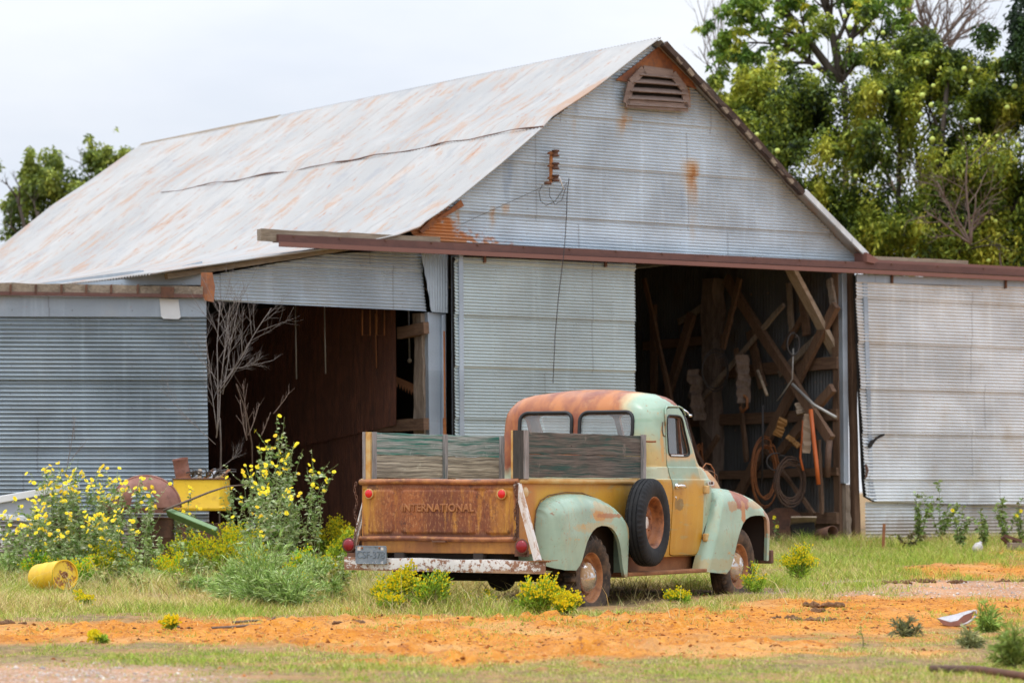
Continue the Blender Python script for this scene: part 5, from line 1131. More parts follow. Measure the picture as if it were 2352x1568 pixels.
for px, py, hp, w, lb_, dn, fl_ in ((268,1336,84,.22,'yellow dotted broomweed bush behind the lying yellow drum',1.3,.9),(345,1300,78,.24,'bright green broomweed bush below the rusty drum',1.3,.25),(350,1318,52,.14,'small yellow broomweed bush left of the rusty pipe',1.,1.),
    (530,1325,118,.38,'broad yellow broomweed bush below the green trough',2.2,1.2),(430,1326,86,.26,'low yellow broomweed bush above the rusty pipe',1.1,.8),(755,1275,85,.24,'yellow broomweed bush left of the tailgate corner',1.4,1.2),(120,1318,60,.18,'faint green broomweed bush above the lying yellow drum',1.2,.5),(40,1320,40,.14,'low green broomweed bush at the left edge of the picture',.9,.2),
    (180,1345,74,.20,'bright green broomweed bush right behind the lying yellow drum',1.2,.5),(90,1338,70,.18,'bright green broomweed bush above the left end of the lying yellow drum',1.1,.3),(400,1340,60,.20,'bright yellow broomweed bush just left of the rusty pipe end',1.,1.2),(690,1345,80,.20,'bright green broomweed bush right of the feathery bushes',1.2,.6),(725,1372,60,.16,'straggling yellow broomweed between the feathery bushes and the bumper',.9,1.),
    (775,1300,90,.14,'green broomweed behind the left tail lamp',1.0,.4),(575,1335,60,.14,'small yellow broomweed tucked under the tall wildflowers',.8,1.3),(760,1345,70,.16,'thin broomweed left of the bumper',.9,.5),(660,1385,32,.10,'small broomweed at the foot of the feathery bush',.7,.6)):
    p = gpt(px,py); broomweed(p, hp*p.y/F, w, lb_, GB, dn, fl_, (.12,.27,.018) if 'bright' in lb_ else (.15,.23,.018))
GT = 'broomweed plants round the truck'
for px, py, hp, w, lb_, dn, fl_ in ((888,1390,100,.13,'dense yellow broomweed under the licence plate',1.1,1.9),(990,1384,90,.17,'dark green broomweed under the middle of the bumper',1.,.35),(893,1404,45,.10,'small broomweed in the grass below the licence plate',.6,.8),(1233,1392,84,.14,'round yellow broomweed under the right end of the bumper',1.3,.9),(1305,1412,46,.10,'small yellow broomweed beside the rear wheel',.9,1.5),
    (1095,1372,45,.18,'sparse broomweed in the shade under the truck',.4,.5),(1562,1386,28,.15,'low yellow broomweed under the running board',.7,.7),(1735,1372,90,.13,'broomweed in front of the front hubcap',.4,.35),(1835,1338,92,.17,'round headed broomweed standing right of the truck',1.,1.2)):
    p = gpt(px,py); D9 = {888:25.25,990:25.0,893:25.0,1233:24.45,1095:25.3}.get(px, p.y); p = Vector(((px-CX)/F*D9, D9, gzs((px-CX)/F*D9,D9))); broomweed(p, hp*p.y/F, w, lb_, GT, dn, fl_, (.12,.20,.018), (.05 if px > 1800 else 0, 0))
for px, py, hp, w, lb_, dn in ((605,1395,180,.46,'large feathery grey green bush at the edge of the track',1.6),(670,1398,120,.34,'lower feathery bush right of the large one',.9),(545,1388,110,.24,'feathery bush left of the large one',1.1),(725,1362,110,.22,'thin feathery weed left of the bumper',.7),(465,1362,40,.20,'low grey feathery weed in front of the rusty pipe',1.),(330,1345,40,.20,'low grey feathery weed left of the rusty pipe',.8),(200,1328,60,.24,'grey feathery weed behind the lying yellow drum',.9),(20,1335,70,.20,'grey feathery weed at the left edge of the picture',.9),(520,1372,50,.22,'low feathery weed at the foot of the left bush',.8),(760,1385,60,.18,'straggling feathery weed below the left tail lamp',.5)):
    p = gpt(px,py); feather_bush(p, hp*p.y/F, w, lb_, 'feathery weeds', dn)
GW = 'weeds along the right sliding door'
for px, py, hp, n, sp_, lb_, fl_ in ((2110,1256,135,6,.16,'green weed with two tall stems against the pale right door',0),(2160,1250,150,5,.16,'tallest thin stemmed weed against the pale right door',0),(2205,1262,95,6,.18,'weed with one yellow flower against the pale right door',1),(2262,1258,90,6,.14,'dark bushy weed right of the one flowered weed',0),(2310,1256,125,5,.13,'thin tall weed near the right edge of the picture',0),(2345,1256,90,4,.1,'yellow tipped weed at the right edge of the picture',2),(2085,1262,50,5,.14,'brown low weed at the foot of the pale right door',0)):
    p = gpt(px,py); leafy_weed(p, hp*p.y/F, n, sp_*1.9, lb_, GW, ((.20,.31,.08),(.32,.43,.14),(.16,.20,.07)) if 'brown' not in lb_ else ((.22,.18,.07),(.15,.16,.05),(.12,.10,.05)), fl_, .065, 75)
p = gpt(1783,1256); leafy_weed(p, 72*p.y/F, 3, .06, 'small yellow topped weed in the grass before the dark doorway', None, flowers=2, leaf=.05)
for px, py, hp, w, lb_, dn, c_ in ((2225,1487,52,.10,'dark thorny weed left of the crescent of scrap',.14,[(.24,.27,.12),(.33,.36,.16),(.40,.42,.20),(.17,.19,.08)]),(2268,1452,75,.11,'feathery green weed right of the crescent of scrap',.35,[(.26,.40,.07),(.36,.50,.11),(.46,.56,.16),(.18,.27,.05)]),(2330,1535,110,.16,'tall feathery weed in the bottom right corner',.45,[(.22,.32,.06),(.32,.42,.10),(.42,.50,.14),(.15,.21,.05)]),(2080,1462,50,.10,'grey thorny weed on the near edge of the track',.16,[(.28,.31,.15),(.20,.22,.12),(.24,.26,.15),(.09,.10,.05)])):
    p = gpt(px,py); feather_bush(p, hp*p.y/F, w, lb_, 'foreground weeds', dn, c_)
p = gpt(1983,1495); leafy_weed(p, 70*p.y/F, 1, .02, 'single thin weed in the foreground right of the middle', None, ((.25,.32,.05),(.20,.28,.05),(.3,.34,.08)), 0, .03, 60)
for px, py, lb_ in ((195,1392,'small yellow flowered sprig in the dry grass below the drum'),(395,1448,'tiny yellow sprig on the track'),(235,1478,'low sprig on the near edge of the track')):
    p = gpt(px,py); broomweed(p, 26*p.y/F, .06, lb_, 'small sprigs by the track', .3, 1.2)

GX_ = 'low weeds in the tangle left of the truck'; LX = 'low grey green weed in the tangle between the lying yellow drum and the tailgate'
for px, D9, h, n, sp_, kind in ((365,31.2,.46,8,.2,0),(415,31.0,.40,7,.2,0),(450,30.9,.36,7,.18,0),(330,31.4,.48,7,.2,0),(735,27.2,.34,7,.14,0),(768,26.7,.30,6,.12,1),(790,27.6,.34,6,.14,0),(705,29.0,.40,8,.2,0),(130,31.4,.46,8,.2,0),(20,30.2,.34,7,.22,0),(110,30.9,.36,8,.22,0),(180,30.3,.30,7,.22,0),(215,31,.40,8,.22,0),(300,30.5,.34,8,.22,0),(395,30.8,.30,7,.2,0),(250,29.2,.22,6,.22,1),(320,28.4,.2,6,.2,1),(420,28.6,.2,6,.22,1),(470,30.6,.28,7,.2,0),(505,29.2,.24,6,.2,1),(720,29.5,.34,8,.22,0),(745,28.2,.26,7,.2,1),(775,27.4,.22,6,.16,1),(700,28,.22,6,.2,1),(680,30.8,.34,8,.2,0),(770,30.2,.36,8,.2,0),(640,30.6,.34,7,.2,0)):
    p = Vector(((px-CX)/F*D9, D9, gzs((px-CX)/F*D9,D9))); leafy_weed(p, h, n, sp_, LX, GX_, ((.22,.34,.08),(.36,.46,.17),(.48,.55,.28)) if kind == 0 else ((.30,.36,.09),(.44,.46,.16),(.50,.42,.20)), 0, .05, 90)

# ------------------------------------------------------------------ grass (too many blades to count)
def blades(n, dens, hfun, cols):
    D = np.sqrt(rng.uniform(14.6**2, 41**2, n*5)); Xx = rng.uniform(-.215,.215,n*5)*D
    keep = rng.uniform(size=n*5) < dens(Xx,D); Xx, D = Xx[keep][:n], D[keep][:n]; n = len(D); z = gz_fine(Xx,D)
    h = hfun(Xx,D)*rng.uniform(.45,1.25,n); a = rng.uniform(0,2*np.pi,n); ln = rng.uniform(.2,1.5,n)*h; h = h*rng.uniform(.5,1,n); d = np.stack([np.cos(a),np.sin(a),np.zeros(n)],1); b = rng.uniform(0,np.pi,n); s_ = np.stack([np.cos(b),np.sin(b)*.4,np.zeros(n)],1)
    w = rng.uniform(.0016,.0034,n)[:,None]*(.7+h[:,None]*2.2); P = np.stack([Xx,D,z-.004],1); up = np.array([0,0,1.])
    m_ = P+up*(h*.6)[:,None]+d*(ln*.35)[:,None]; t_ = P+up*(h*.95)[:,None]+d*ln[:,None]
    V = np.stack([P-s_*w, P+s_*w, m_-s_*w*.75, m_+s_*w*.75, t_],1).reshape(-1,3); I = np.arange(n)[:,None]*5
    return V, I+np.array([[0,1,3,2]]), I+np.array([[2,3,4]]), np.repeat(cols(Xx,D,n),5,0)
def in_barn(x, y): dx, dy = x-GX, y-GD; u, v = CP*dx+SP*dy, -SP*dx+CP*dy; return (v > .12) & (u < 20)
def under_truck(x, y): dx, dy = x+.0909, y-26.4294; xl = math.sin(TH)*dx+math.cos(TH)*dy; yl = -math.cos(TH)*dx+math.sin(TH)*dy; return (yl < .98) & (yl > -1.30) & (xl > -1.15) & (xl < 3.5)
def tall_zone(x, y):   # dry tall stand left of and behind the truck
    return sst(24.2,25.6,y+ (fbm(x*1.2,y*.8,61,3)-.5)*1.6)*(1-sst(.3,1.2,x-(y-26)*.45))
def gdens(x, y):
    d = dirt_mask(x,y); n = fbm(x*1.3,y*.8,44,4); n2 = fbm(x*3.5,y*2,45,3); base = np.clip((n*.6+n2*.4-.36+.10*sst(19.5,17.5,y))*4,.05,1)*(1-d)**1.1 + d*.22*np.clip((n2-.52)*6,0,1)
    base = base*(1-.88*gravel_mask(x,y)); base = np.where(y > 24.5, np.maximum(base,(1-d)*np.clip(.30+(n2-.42)*4.5,.10,.95)), base); base = np.where(under_truck(x,y), base*.03, base)
    return np.where(in_barn(x,y), 0, base)*np.where(y > 30, .8, 1)
def ghei(x, y):
    n = fbm(x*1.7,y*1.1,47,3); h = np.where(y < 22.5, .010+.034*n*n*2, .03+.07*n); tz = tall_zone(x,y); h = h*(1-tz)+tz*(.03+.20*n*n*1.6)
    rg = sst(27.5,30,y)*sst(1.2,2.4,x); h = h*(1-rg)+rg*(.04+.14*n); wl_ = sst(37.6,39,y)*sst(2,3.5,x); h = h + wl_*.12*n
    nr = np.exp(-(((x+.5)/1.1)**2+((y-25.05+.53*(x+.55))/.45)**2)); return (h + nr*.10)*(1-.88*np.exp(-(((x-.72)/.45)**2+((y-25.3)/.8)**2)**2))
G1 = [(.20,.33,.035),(.36,.46,.060),(.50,.50,.11),(.66,.53,.25),(.46,.32,.12)]
def gcol(x, y, n):
    dry = fbm(x*.9,y*.6,53,3); tz = tall_zone(x,y); rg = sst(27.5,30,y)*sst(1.2,2.4,x); fg = sst(20,17,y)
    p = np.clip(.36+.36*tz-.30*rg+(dry-.5)*1.7-.25*fg, .06,.92); k = rng.uniform(size=n); c = np.array(G1); q_ = rng.uniform(size=n)
    dryc = np.where(q_[:,None] < .6, c[3], np.where(q_[:,None] < .85, c[2], c[4])); grc = np.where(q_[:,None] < .4, c[0], np.where(q_[:,None] < .8, c[1], c[2]))
    return np.clip(np.where((k < p)[:,None], dryc, grc)*(1+rng.normal(size=(n,1))*.2), .01, .9)
V, Qb, Tb, Cb = blades(340000, gdens, ghei, gcol)
go = fastmesh('grass', V, Qb, Tb, Cb, M['grass']); tag(go, 'patchy green and straw coloured grass covering the yard', 'grass', kind='stuff')
# long bent straws round the rear of the truck
def straw_d(x, y): return np.exp(-(((x+.4)/1.2)**2+((y-25.05+.53*(x+.55))/.35)**2))*.9 + np.exp(-(((x-1.6)/.5)**2+((y-26.6)/.4)**2))*.25
V, Qb, Tb, Cb = blades(3600, straw_d, lambda x,y: .22+.16*vnoise(x*3,y*3,5), lambda x,y,n: pick([(.64,.54,.30),(.52,.47,.22),(.34,.36,.12)],[.5,.3,.2],n))
tag(fastmesh('grass', V, Qb, Tb, Cb, M['grass']), 'long bent straws growing along the rear of the truck', 'grass', kind='stuff')
def tang(x, y): return sst(27.2,28.6,y)*(1-sst(32,33.4,y))*(1-sst(-.9,-.2,x-(y-28)*.42))
V, Qb, Tb, Cb = blades(9000, tang, lambda x,y: .14+.26*vnoise(x*2.2,y*2.2,15), lambda x,y,n: pick([(.58,.50,.26),(.46,.46,.18),(.28,.38,.09),(.36,.26,.12)],[.3,.25,.3,.15],n))
tag(fastmesh('grass', V, Qb, Tb, Cb, M['grass']), 'tall rank grass in the tangle left of the truck', 'grass', kind='stuff')
def shade(x, y): dx, dy = x+.0909, y-26.4294; xl = math.sin(TH)*dx+math.cos(TH)*dy; yl = -math.cos(TH)*dx+math.sin(TH)*dy; return ((yl > -.35) & (yl < .85) & (xl > -.7) & (xl < 3.9))*.8  # added dark blades that block the lit ground seen beneath the truck
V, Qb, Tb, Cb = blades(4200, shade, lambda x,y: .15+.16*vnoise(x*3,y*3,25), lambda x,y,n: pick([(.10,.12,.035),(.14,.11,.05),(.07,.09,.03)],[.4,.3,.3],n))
tag(fastmesh('grass', V, Qb, Tb, Cb, M['grass']), 'dark grass added under the truck to deepen its shade', 'grass', kind='stuff')
# loose crumbs of earth and gravel
n = 15000; D = np.sqrt(rng.uniform(15**2,36**2,n*4)); Xx = rng.uniform(-.21,.21,n*4)*D; k = rng.uniform(size=n*4) < np.maximum(dirt_mask(Xx,D)*.5, gravel_mask(Xx,D)); Xx, D = Xx[k][:n], D[k][:n]; n = len(D)
r = rng.gamma(1.6,.0038,n).clip(.003,.026)[:,None]; P = np.stack([Xx,D,gz_fine(Xx,D)],1); oc = np.array([[1,0,0],[0,1,0],[-1,0,0],[0,-1,0],[0,0,.7],[0,0,-.5]])
V = (P[:,None,:]+oc[None]*r[:,:,None]*rng.uniform(.55,1.35,(n,6,1))).reshape(-1,3); I = np.arange(n)[:,None]*6; T_ = np.concatenate([I+np.array([[a,b,c]]) for a,b,c in ((0,1,4),(1,2,4),(2,3,4),(3,0,4),(1,0,5),(2,1,5),(3,2,5),(0,3,5))])
gr_ = gravel_mask(Xx,D) > .4; cc = np.where(gr_[:,None], pick([(.50,.42,.38),(.36,.30,.28),(.60,.55,.5)],[.4,.4,.2],n), pick([(.42,.15,.035),(.24,.075,.02),(.60,.30,.11),(.13,.055,.028)],[.3,.32,.2,.18],n))
t = NT('earth crumb', .95, 0, .1); t.col(t.attr()); tag(fastmesh('gravel', V, None, T_, np.repeat(cc,6,0), t.m), 'loose earth crumbs and pebbles strewn over the orange track', 'gravel', kind='stuff')
# ------------------------------------------------------------------ trees
def bark(name, c): t = NT(name, .9); n = t.noise(5,5,.7,(3,3,.6)); t.col(t.mix(n, tuple(v*.55 for v in c), tuple(v*1.4 for v in c))); t.bump(n,.6,.03); return t.m
M['bark'] = bark('bark', (.075,.058,.045)); M['bark_pale'] = bark('pale dead wood', (.21,.18,.165)); M['bark_mid'] = bark('twig bark', (.17,.12,.095))
def limbs(base, top, r, levels, n_br, rnd, spread=.8, up=.4, shrink=.62, first=.35, wig=.06, keep=None, sh0=None):
    """recursive branches; returns list of (points, radii)"""
    out = []
    def grow_(p, d, L, r_, lev):
        k = 6; pts = [Vector(p)]; d = Vector(d).normalized(); rad = [r_]
        for i in range(k):
            d = (d + Vector((rnd.gauss(0,wig),rnd.gauss(0,wig),rnd.gauss(0,wig)+up*.04))).normalized(); pts.append(pts[-1]+d*(L/k)); rad.append(r_*(1-.55*(i+1)/k))
        out.append((pts,rad,lev))
        if lev <= 0: return
        for j in range(n_br[lev] if hasattr(n_br,'__len__') else n_br):
            f = rnd.uniform(first,1.); i = min(k-1,int(f*k)); q_ = pts[i].lerp(pts[i+1], f*k-i); dd = (pts[i+1]-pts[i]).normalized(); a = Vector((rnd.gauss(0,1),rnd.gauss(0,1),rnd.gauss(0,1))); a = (a-dd*a.dot(dd)).normalized()
            nd = (dd*(1-spread*.5)+a*spread+Vector((0,0,up*.35))).normalized(); grow_(q_, nd, L*(sh0 if sh0 and lev == levels else shrink)*rnd.uniform(.7,1.15), rad[i]*.62, lev-1)
    b = Vector(base); t_ = Vector(top); grow_(b, t_-b, (t_-b).length, r, levels); return out
def branch_mesh(br, name, m, parent, lo=0, hi=9, n=(4,5,6,8,8)):
    mb = MB()
    for pts, rad, lev in br:
        if lo <= lev <= hi: mb.tube([p-parent.location if parent else p for p in pts], rad, n[min(lev,4)])
    return mb.build(name, m, parent, True)
def crown(parent, blobs, nleaf, L, cols, p, seed, gap=.46, name='crown', tips=None, droop=.25, wide=.25):
    """leaves in clumps through the union of ellipsoids (c, r, weight) in world space; noise leaves gaps"""
    nb = []
    for c_, r_, w_ in blobs:
        nb.append((c_, r_*.72, w_*.35))
        for j in range(7): nb.append((c_+rng.normal(size=3)*r_*.62, r_*rng.uniform(.22,.46), w_*.11))
    blobs = nb; acc = Acc(); W = np.array([b[2] for b in blobs],float); W /= W.sum(); k = rng.choice(len(blobs), nleaf*3, p=W); C = np.array([b[0] for b in blobs]); Rr = np.array([b[1] for b in blobs])
    d = rng.normal(size=(nleaf*3,3)); d /= np.linalg.norm(d,axis=1,keepdims=True); q_ = C[k]+d*Rr[k]*(rng.uniform(0,1,(nleaf*3,1))**.42)*(1+rng.normal(size=(nleaf*3,1))*.07)
    f = .5*fbm(q_[:,0]*1.1+seed, q_[:,2]*1.1+q_[:,1]*.5, seed, 3)+.5*fbm(q_[:,0]*2.8, q_[:,2]*2.8+q_[:,1]*1.7, seed+5, 3)
    q_ = q_[f > gap][:nleaf]; n = len(q_); tone = fbm(q_[:,0]*2.6+3, q_[:,2]*2.6+q_[:,1]*1.6, seed+9, 4)
    D = rng.normal(size=(n,3))*np.array([1,1,.6])+np.array([0,0,-.35]); ll = rng.uniform(.6,1.25,n)*L; c = np.array(cols,float); x_ = np.clip(tone*1.9-.45+rng.normal(size=n)*.16,0,.999)*(len(c)-1); i0 = x_.astype(int); cc = c[i0]+(c[np.minimum(i0+1,len(c)-1)]-c[i0])*(x_-i0)[:,None]
    acc.leaves(q_-np.array(parent.location), D, ll, ll*wide, np.clip(cc*(1+rng.normal(size=(n,1))*.18),.004,.9), droop, .4)
    return acc.build(name, M['leaf'], parent)
def A3(px, py, D): return np.array(at(px,py,D))
# the big fruiting tree behind the barn: several limbs, dark glossy clumps
rnd = random.Random(4); g0 = Vector((7.2,50.,gzs(7.2,50)))
big = thing('fruiting_tree', 'big dark green tree hung with pale round fruit behind the right end of the barn', 'tree', g0)
br = []
for tp, r in (((1975,140),.07),((2150,200),.08),((2300,250),.08),((2050,330),.08),((2240,430),.07)):
    t_ = at(*tp, 50.8+rnd.uniform(-.4,.4)); b_ = g0+Vector((rnd.uniform(-.5,.5),rnd.uniform(-.3,.3),.0)); br += limbs(b_, t_, r, 3, (0,3,4,6), rnd, .75, .3, .55, .45, .05, None, .24)
branch_mesh(br, 'trunk', M['bark'], big, 2, 9); branch_mesh(br, 'branches', M['bark'], big, 0, 1)
e = lambda px,py,D,rx,ry,rz,w: (A3(px,py,D), np.array([rx,ry,rz]), w)
GRN = [(.016,.034,.009),(.068,.112,.016),(.165,.225,.027),(.33,.39,.046),(.58,.58,.085)]
blobs = [e(2060,420,50,1.9,1.4,1.6,10),e(2200,330,50,1.7,1.3,1.4,9),e(1930,300,50,1.3,1.1,1.1,6),e(1840,440,50.5,1.1,.9,1.1,4),e(1760,330,51,.7,.8,.9,2.6),e(2300,480,50,1.6,1.3,1.6,8),e(2100,560,49.5,1.8,1.2,1.1,7),e(2000,200,50,1.0,.9,.8,3),e(2120,150,50.5,.7,.8,.55,1.6),e(1900,560,50.5,1.0,.8,.9,3),e(2340,250,50.5,.9,.9,1.2,4),e(2260,170,51,.7,.7,.5,1.6),e(1700,240,51.5,.42,.6,.6,1.0),e(1670,150,51.5,.42,.5,.32,.6)]
blobs += [e(1830,470,50.3,.8,.8,.9,4),e(1790,390,50.6,.6,.7,.7,2.5),e(1900,480,50.2,.8,.8,.8,3),e(1860,330,50.5,.8,.8,.7,3),e(1760,250,51,.5,.6,.5,1.4),e(1960,560,50,.9,.8,.7,3)]
blobs += [e(1690,190,51,.45,.5,.45,1.6),e(1700,270,51,.5,.5,.5,2.2),e(1740,200,51,.5,.5,.5,1.8),e(1800,180,51,.5,.5,.45,1.8),e(1760,300,51,.5,.6,.5,2),e(2310,400,50,1.0,.9,1.1,7),e(2250,380,49.8,.9,.8,.9,5),e(2340,560,50,1.0,.9,.8,5),e(2240,540,49.8,1.0,.8,.8,5),e(2350,300,50,.7,.7,.8,3.5),e(2160,470,49.8,.9,.8,.9,4),e(2200,150,50.4,.7,.6,.4,2.2),e(2290,195,50.4,.6,.6,.4,1.8),e(2110,100,50.6,.5,.5,.4,1.2),e(1980,120,50.2,.6,.6,.5,2),e(2060,230,50,.8,.8,.6,3.5),e(2150,240,49.6,.8,.7,.6,3.5),e(1880,230,50.6,.6,.6,.5,2),e(2010,330,49.4,.8,.6,.7,3)]
crown(big, blobs, 195000, .085, GRN, None, 3, .43)
# brighter yellow green upper limb
rnd = random.Random(9); g1 = Vector((5.6,52.5,gzs(5.6,52.5))); yt = thing('yellowing_tree', 'taller tree with yellowing leaves and open limbs above the fruiting tree', 'tree', g1)
br = limbs(g1, at(1935,180,52.5), .10, 0, 0, rnd)
for tp, r, lv in (((1810,-40),.085,2),((1900,-80),.09,2),((1730,60),.06,2),((1985,-60),.06,2),((2010,60),.05,1)): br += limbs(at(1930,190,52.5), at(*tp,52.5), r, lv, (0,4,6), rnd, .7, .4, .5, .3, .07)
branch_mesh(br, 'trunk', M['bark'], yt, 2, 9); branch_mesh(br, 'branches', M['bark'], yt, 0, 1)
br2 = limbs(g1, at(1935,180,52.5), .10, 0, 0, rnd); branch_mesh(br2, 'trunk', M['bark'], yt)
YG = [(.06,.13,.018),(.14,.25,.03),(.24,.36,.05),(.40,.48,.07),(.66,.60,.05)]
yb = []
for (px, py, rx, ry_, k) in ((1770,40,.70,.34,9),(1840,10,.5,.30,6),(1990,20,.42,.5,8),(1740,95,.45,.20,4),(2025,110,.45,.36,6),(1870,90,.4,.28,3),(1690,205,.3,.7,7),(1720,320,.36,.55,6),(1950,100,.35,.35,3),(1900,50,.4,.4,5),(2045,30,.4,.4,6),(2085,110,.4,.4,5),(1965,-5,.4,.3,4),(1800,105,.35,.25,4),(1690,110,.25,.3,3),(2000,160,.35,.3,4),(1710,15,.3,.25,3)):
    for j in range(k): yb.append(e(px+rng.normal()*rx*70, py+rng.normal()*ry_*70, 52.3+rng.normal()*.3, rng.uniform(.10,.26), .3, rng.uniform(.08,.2), 1))
crown(yt, yb, 15000, .095, YG, None, 12, .38)
# far right dark tree
rnd = random.Random(3); g2 = Vector((9.2,49,gzs(9.2,49))); dt = thing('dark_tree', 'dark leaved tree cut by the top right corner of the picture', 'tree', g2)
br = limbs(g2, at(2420,60,49), .18, 3, (0,3,4,5), rnd, .7, .3, .5, .5, .05, None, .2); branch_mesh(br, 'trunk', M['bark'], dt, 2, 9); branch_mesh(br, 'branches', M['bark'], dt, 0, 1)
crown(dt, [e(2370,40,49,.55,.6,.55,3),e(2345,140,49,.38,.5,.55,1.4),e(2440,250,49,.8,.9,1.5,6),e(2440,60,49,.8,.9,1.0,4)], 13000, .095, [(.010,.024,.010),(.022,.050,.014),(.045,.090,.02),(.08,.14,.03)], None, 31, .42)
# bare dead trees
def dead(label, base, tops, D, r, m, lv, nb, seed, spread=.6, name='dead_tree', shrink=.55, group=None):
    rnd = random.Random(seed); b_ = Vector(base); o = thing(name, label, 'tree', b_, 0, group); br = limbs(b_, at(*tops[0],D), r*1.4, 0, 0, rnd); 
    for tp in tops[1:]: br += limbs(at(*tops[0],D), at(*tp,D), r, lv, nb, rnd, spread, .5, shrink, .25, .07)
    branch_mesh(br, 'trunk', m, o); return o
dead('bare dead tree rising over the fruiting tree', (9.0,55,gzs(9,55)), [(2130,180),(2080,10),(2190,-10),(2240,20),(2120,-20),(2150,40)], 55, .05, M['bark_mid'], 3, (0,4,5,5), 5)
dead('thin bare tree just right of the roof peak', (3.9,56,gzs(3.9,56)), [(1655,200),(1605,0),(1625,40),(1655,-10),(1600,110)], 56, .018, M['bark_pale'], 2, (0,4,4), 6, .5)
dead('tangle of bare brown twigs low in the fruiting tree', (8.4,48.2,gzs(8.4,48.2)), [(2230,560),(2140,420),(2200,360),(2260,450),(2180,480),(2120,500)], 48.2, .022, M['bark_mid'], 2, (0,6,6), 8, .8)
# fruit
FR = [(1035,90),(1062,150),(1170,190),(1245,180),(1185,330),(1328,290),(1140,250),(1245,290),(870,370),(980,555),(672,262),(1230,510),(1325,505),(1460,522),(1690,378),(1965,472),(1725,450),(1510,575),(1450,627),(1712,755),(1870,745),(1980,795),(1745,858),(1820,855),(1970,880),(1215,1018),(1095,963),(1860,1210),(1822,1425),(557,735),(668,825),(1515,762),(1925,588),(1765,660),(1730,660),(1860,930),(1485,345),(1065,222),(1520,470),(620,300),(1768,375),(890,360)]
t = NT('pale green fruit', .6); n = t.noise(12,4,.7); t.col(t.mix(n,(.42,.54,.08),(.58,.66,.17))); t.bump(n,.5,.01); M['fruit'] = t.m
mb = MB(); mb.sphere((0,0,0), .043, 14, 9); fr0 = None
for k, (a, b) in enumerate(FR[:4]+FR[5:7]+FR[8:]):
    p = at(1505.3+.42*a, .42*b, 48.9 if b > 330 else 49.6)-big.location
    if fr0 is None: fr0 = mb.build('fruit', M['fruit'], big, True); o = fr0
    else: o = fr0.copy(); COL.objects.link(o); o.parent = big
    o.location = p; s_ = rnd.uniform(.78,1.15); o.scale = (s_,s_,s_*.96)
# tree behind the roof on the left
rnd = random.Random(12); g3 = Vector((-8.6,62,gzs(-8.6,62))); lt = thing('leafy_tree', 'loose leafy tree showing over the left slope of the roof', 'tree', g3)
br = []
for tp in ((80,450),(150,420),(230,400),(190,460),(100,510),(50,490)): br += limbs(g3+Vector((rnd.uniform(-.5,.5),0,0)), at(*tp,62), .07, 3, (0,4,4,5), rnd, .6, .5, .5, .75, .05, None, .08)
branch_mesh(br, 'trunk', M['bark'], lt, 2, 9); branch_mesh(br, 'branches', M['bark'], lt, 0, 1)
crown(lt, [e(85,450,62,.62,.7,.62,4),e(165,430,62,.6,.7,.6,3.4),e(245,390,62,.45,.6,.55,2.6),e(60,530,62,.5,.6,.4,1.6),e(150,530,62,.9,.7,.6,3),e(285,360,62,.28,.4,.3,1.1),e(75,395,62,.3,.4,.32,.9),e(235,350,62,.26,.3,.36,1.0),e(262,335,62,.14,.2,.26,.4),e(65,365,62,.12,.2,.25,.3),e(125,375,62,.12,.2,.26,.35),e(210,360,62,.12,.2,.25,.35),e(30,475,62,.3,.4,.2,.5),e(215,480,62,.6,.6,.7,2)], 19000, .095, [(.06,.10,.022),(.16,.22,.04),(.30,.36,.06),(.40,.42,.09)], None, 41, .44, wide=.28)
# dead sapling in front of the lean-to doorway
def sapling(label, base, segs, lv, nb, seed, r, m, spread, shrink):
    rnd = random.Random(seed); b_ = Vector(base); o = thing('dead_sapling', label, 'sapling', b_); br = []
    for a, b, rr_ in segs: br += limbs(a, b, rr_, lv if rr_ < r else 0, nb, rnd, spread, .5, shrink, .2, .05)
    branch_mesh(br, 'trunk', m, o); return o
D_ = 33.4; q = lambda px,py: at(px,py,D_)
b0 = gpt(499,1290)
sapling('grey dead sapling standing at the left jamb of the lean-to doorway', b0, [(b0,q(498,1000),0.0144),(q(498,1000),q(489,690),0.0078),(q(497,1005),q(535,700),0.0072),(q(502,900),q(612,700),0.0069),(q(512,905),q(560,690),0.0060),(q(498,990),q(476,760),0.0048),(q(520,850),q(628,830),0.0048),(q(495,1020),q(360,900),0.0042),(q(530,800),q(510,690),0.0042),(q(497,1080),q(560,1040),0.0036)], 2, (0,6,9), 21, .0142, M['bark_pale'], .6, .40)
b1 = gpt(572,1280)
sapling('small brown dead sapling right of the grey one', b1, [(b1,q(565,1000),.014),(q(567,1010),q(540,920),.008),(q(567,1000),q(565,880),.007),(q(570,1000),q(605,930),.007),(q(600,1000),q(628,950),.007),(q(628,950),q(672,905),.006)], 1, (0,6), 22, .0139, M['bark_mid'], .5, .35)
b2 = at(100,1260,33.5); b2.z = gzs(b2.x,b2.y)
sapling('faint dead stalk in front of the left sliding door', b2, [(b2,at(150,1090,33.5),.009),(at(150,1090,33.5),at(182,960,33.5),.006),(at(160,1060,33.5),at(205,1010,33.5),.004),(at(172,1010,33.5),at(170,955,33.5),.004)], 1, (0,4), 23, .0089, M['bark_pale'], .4, .3)
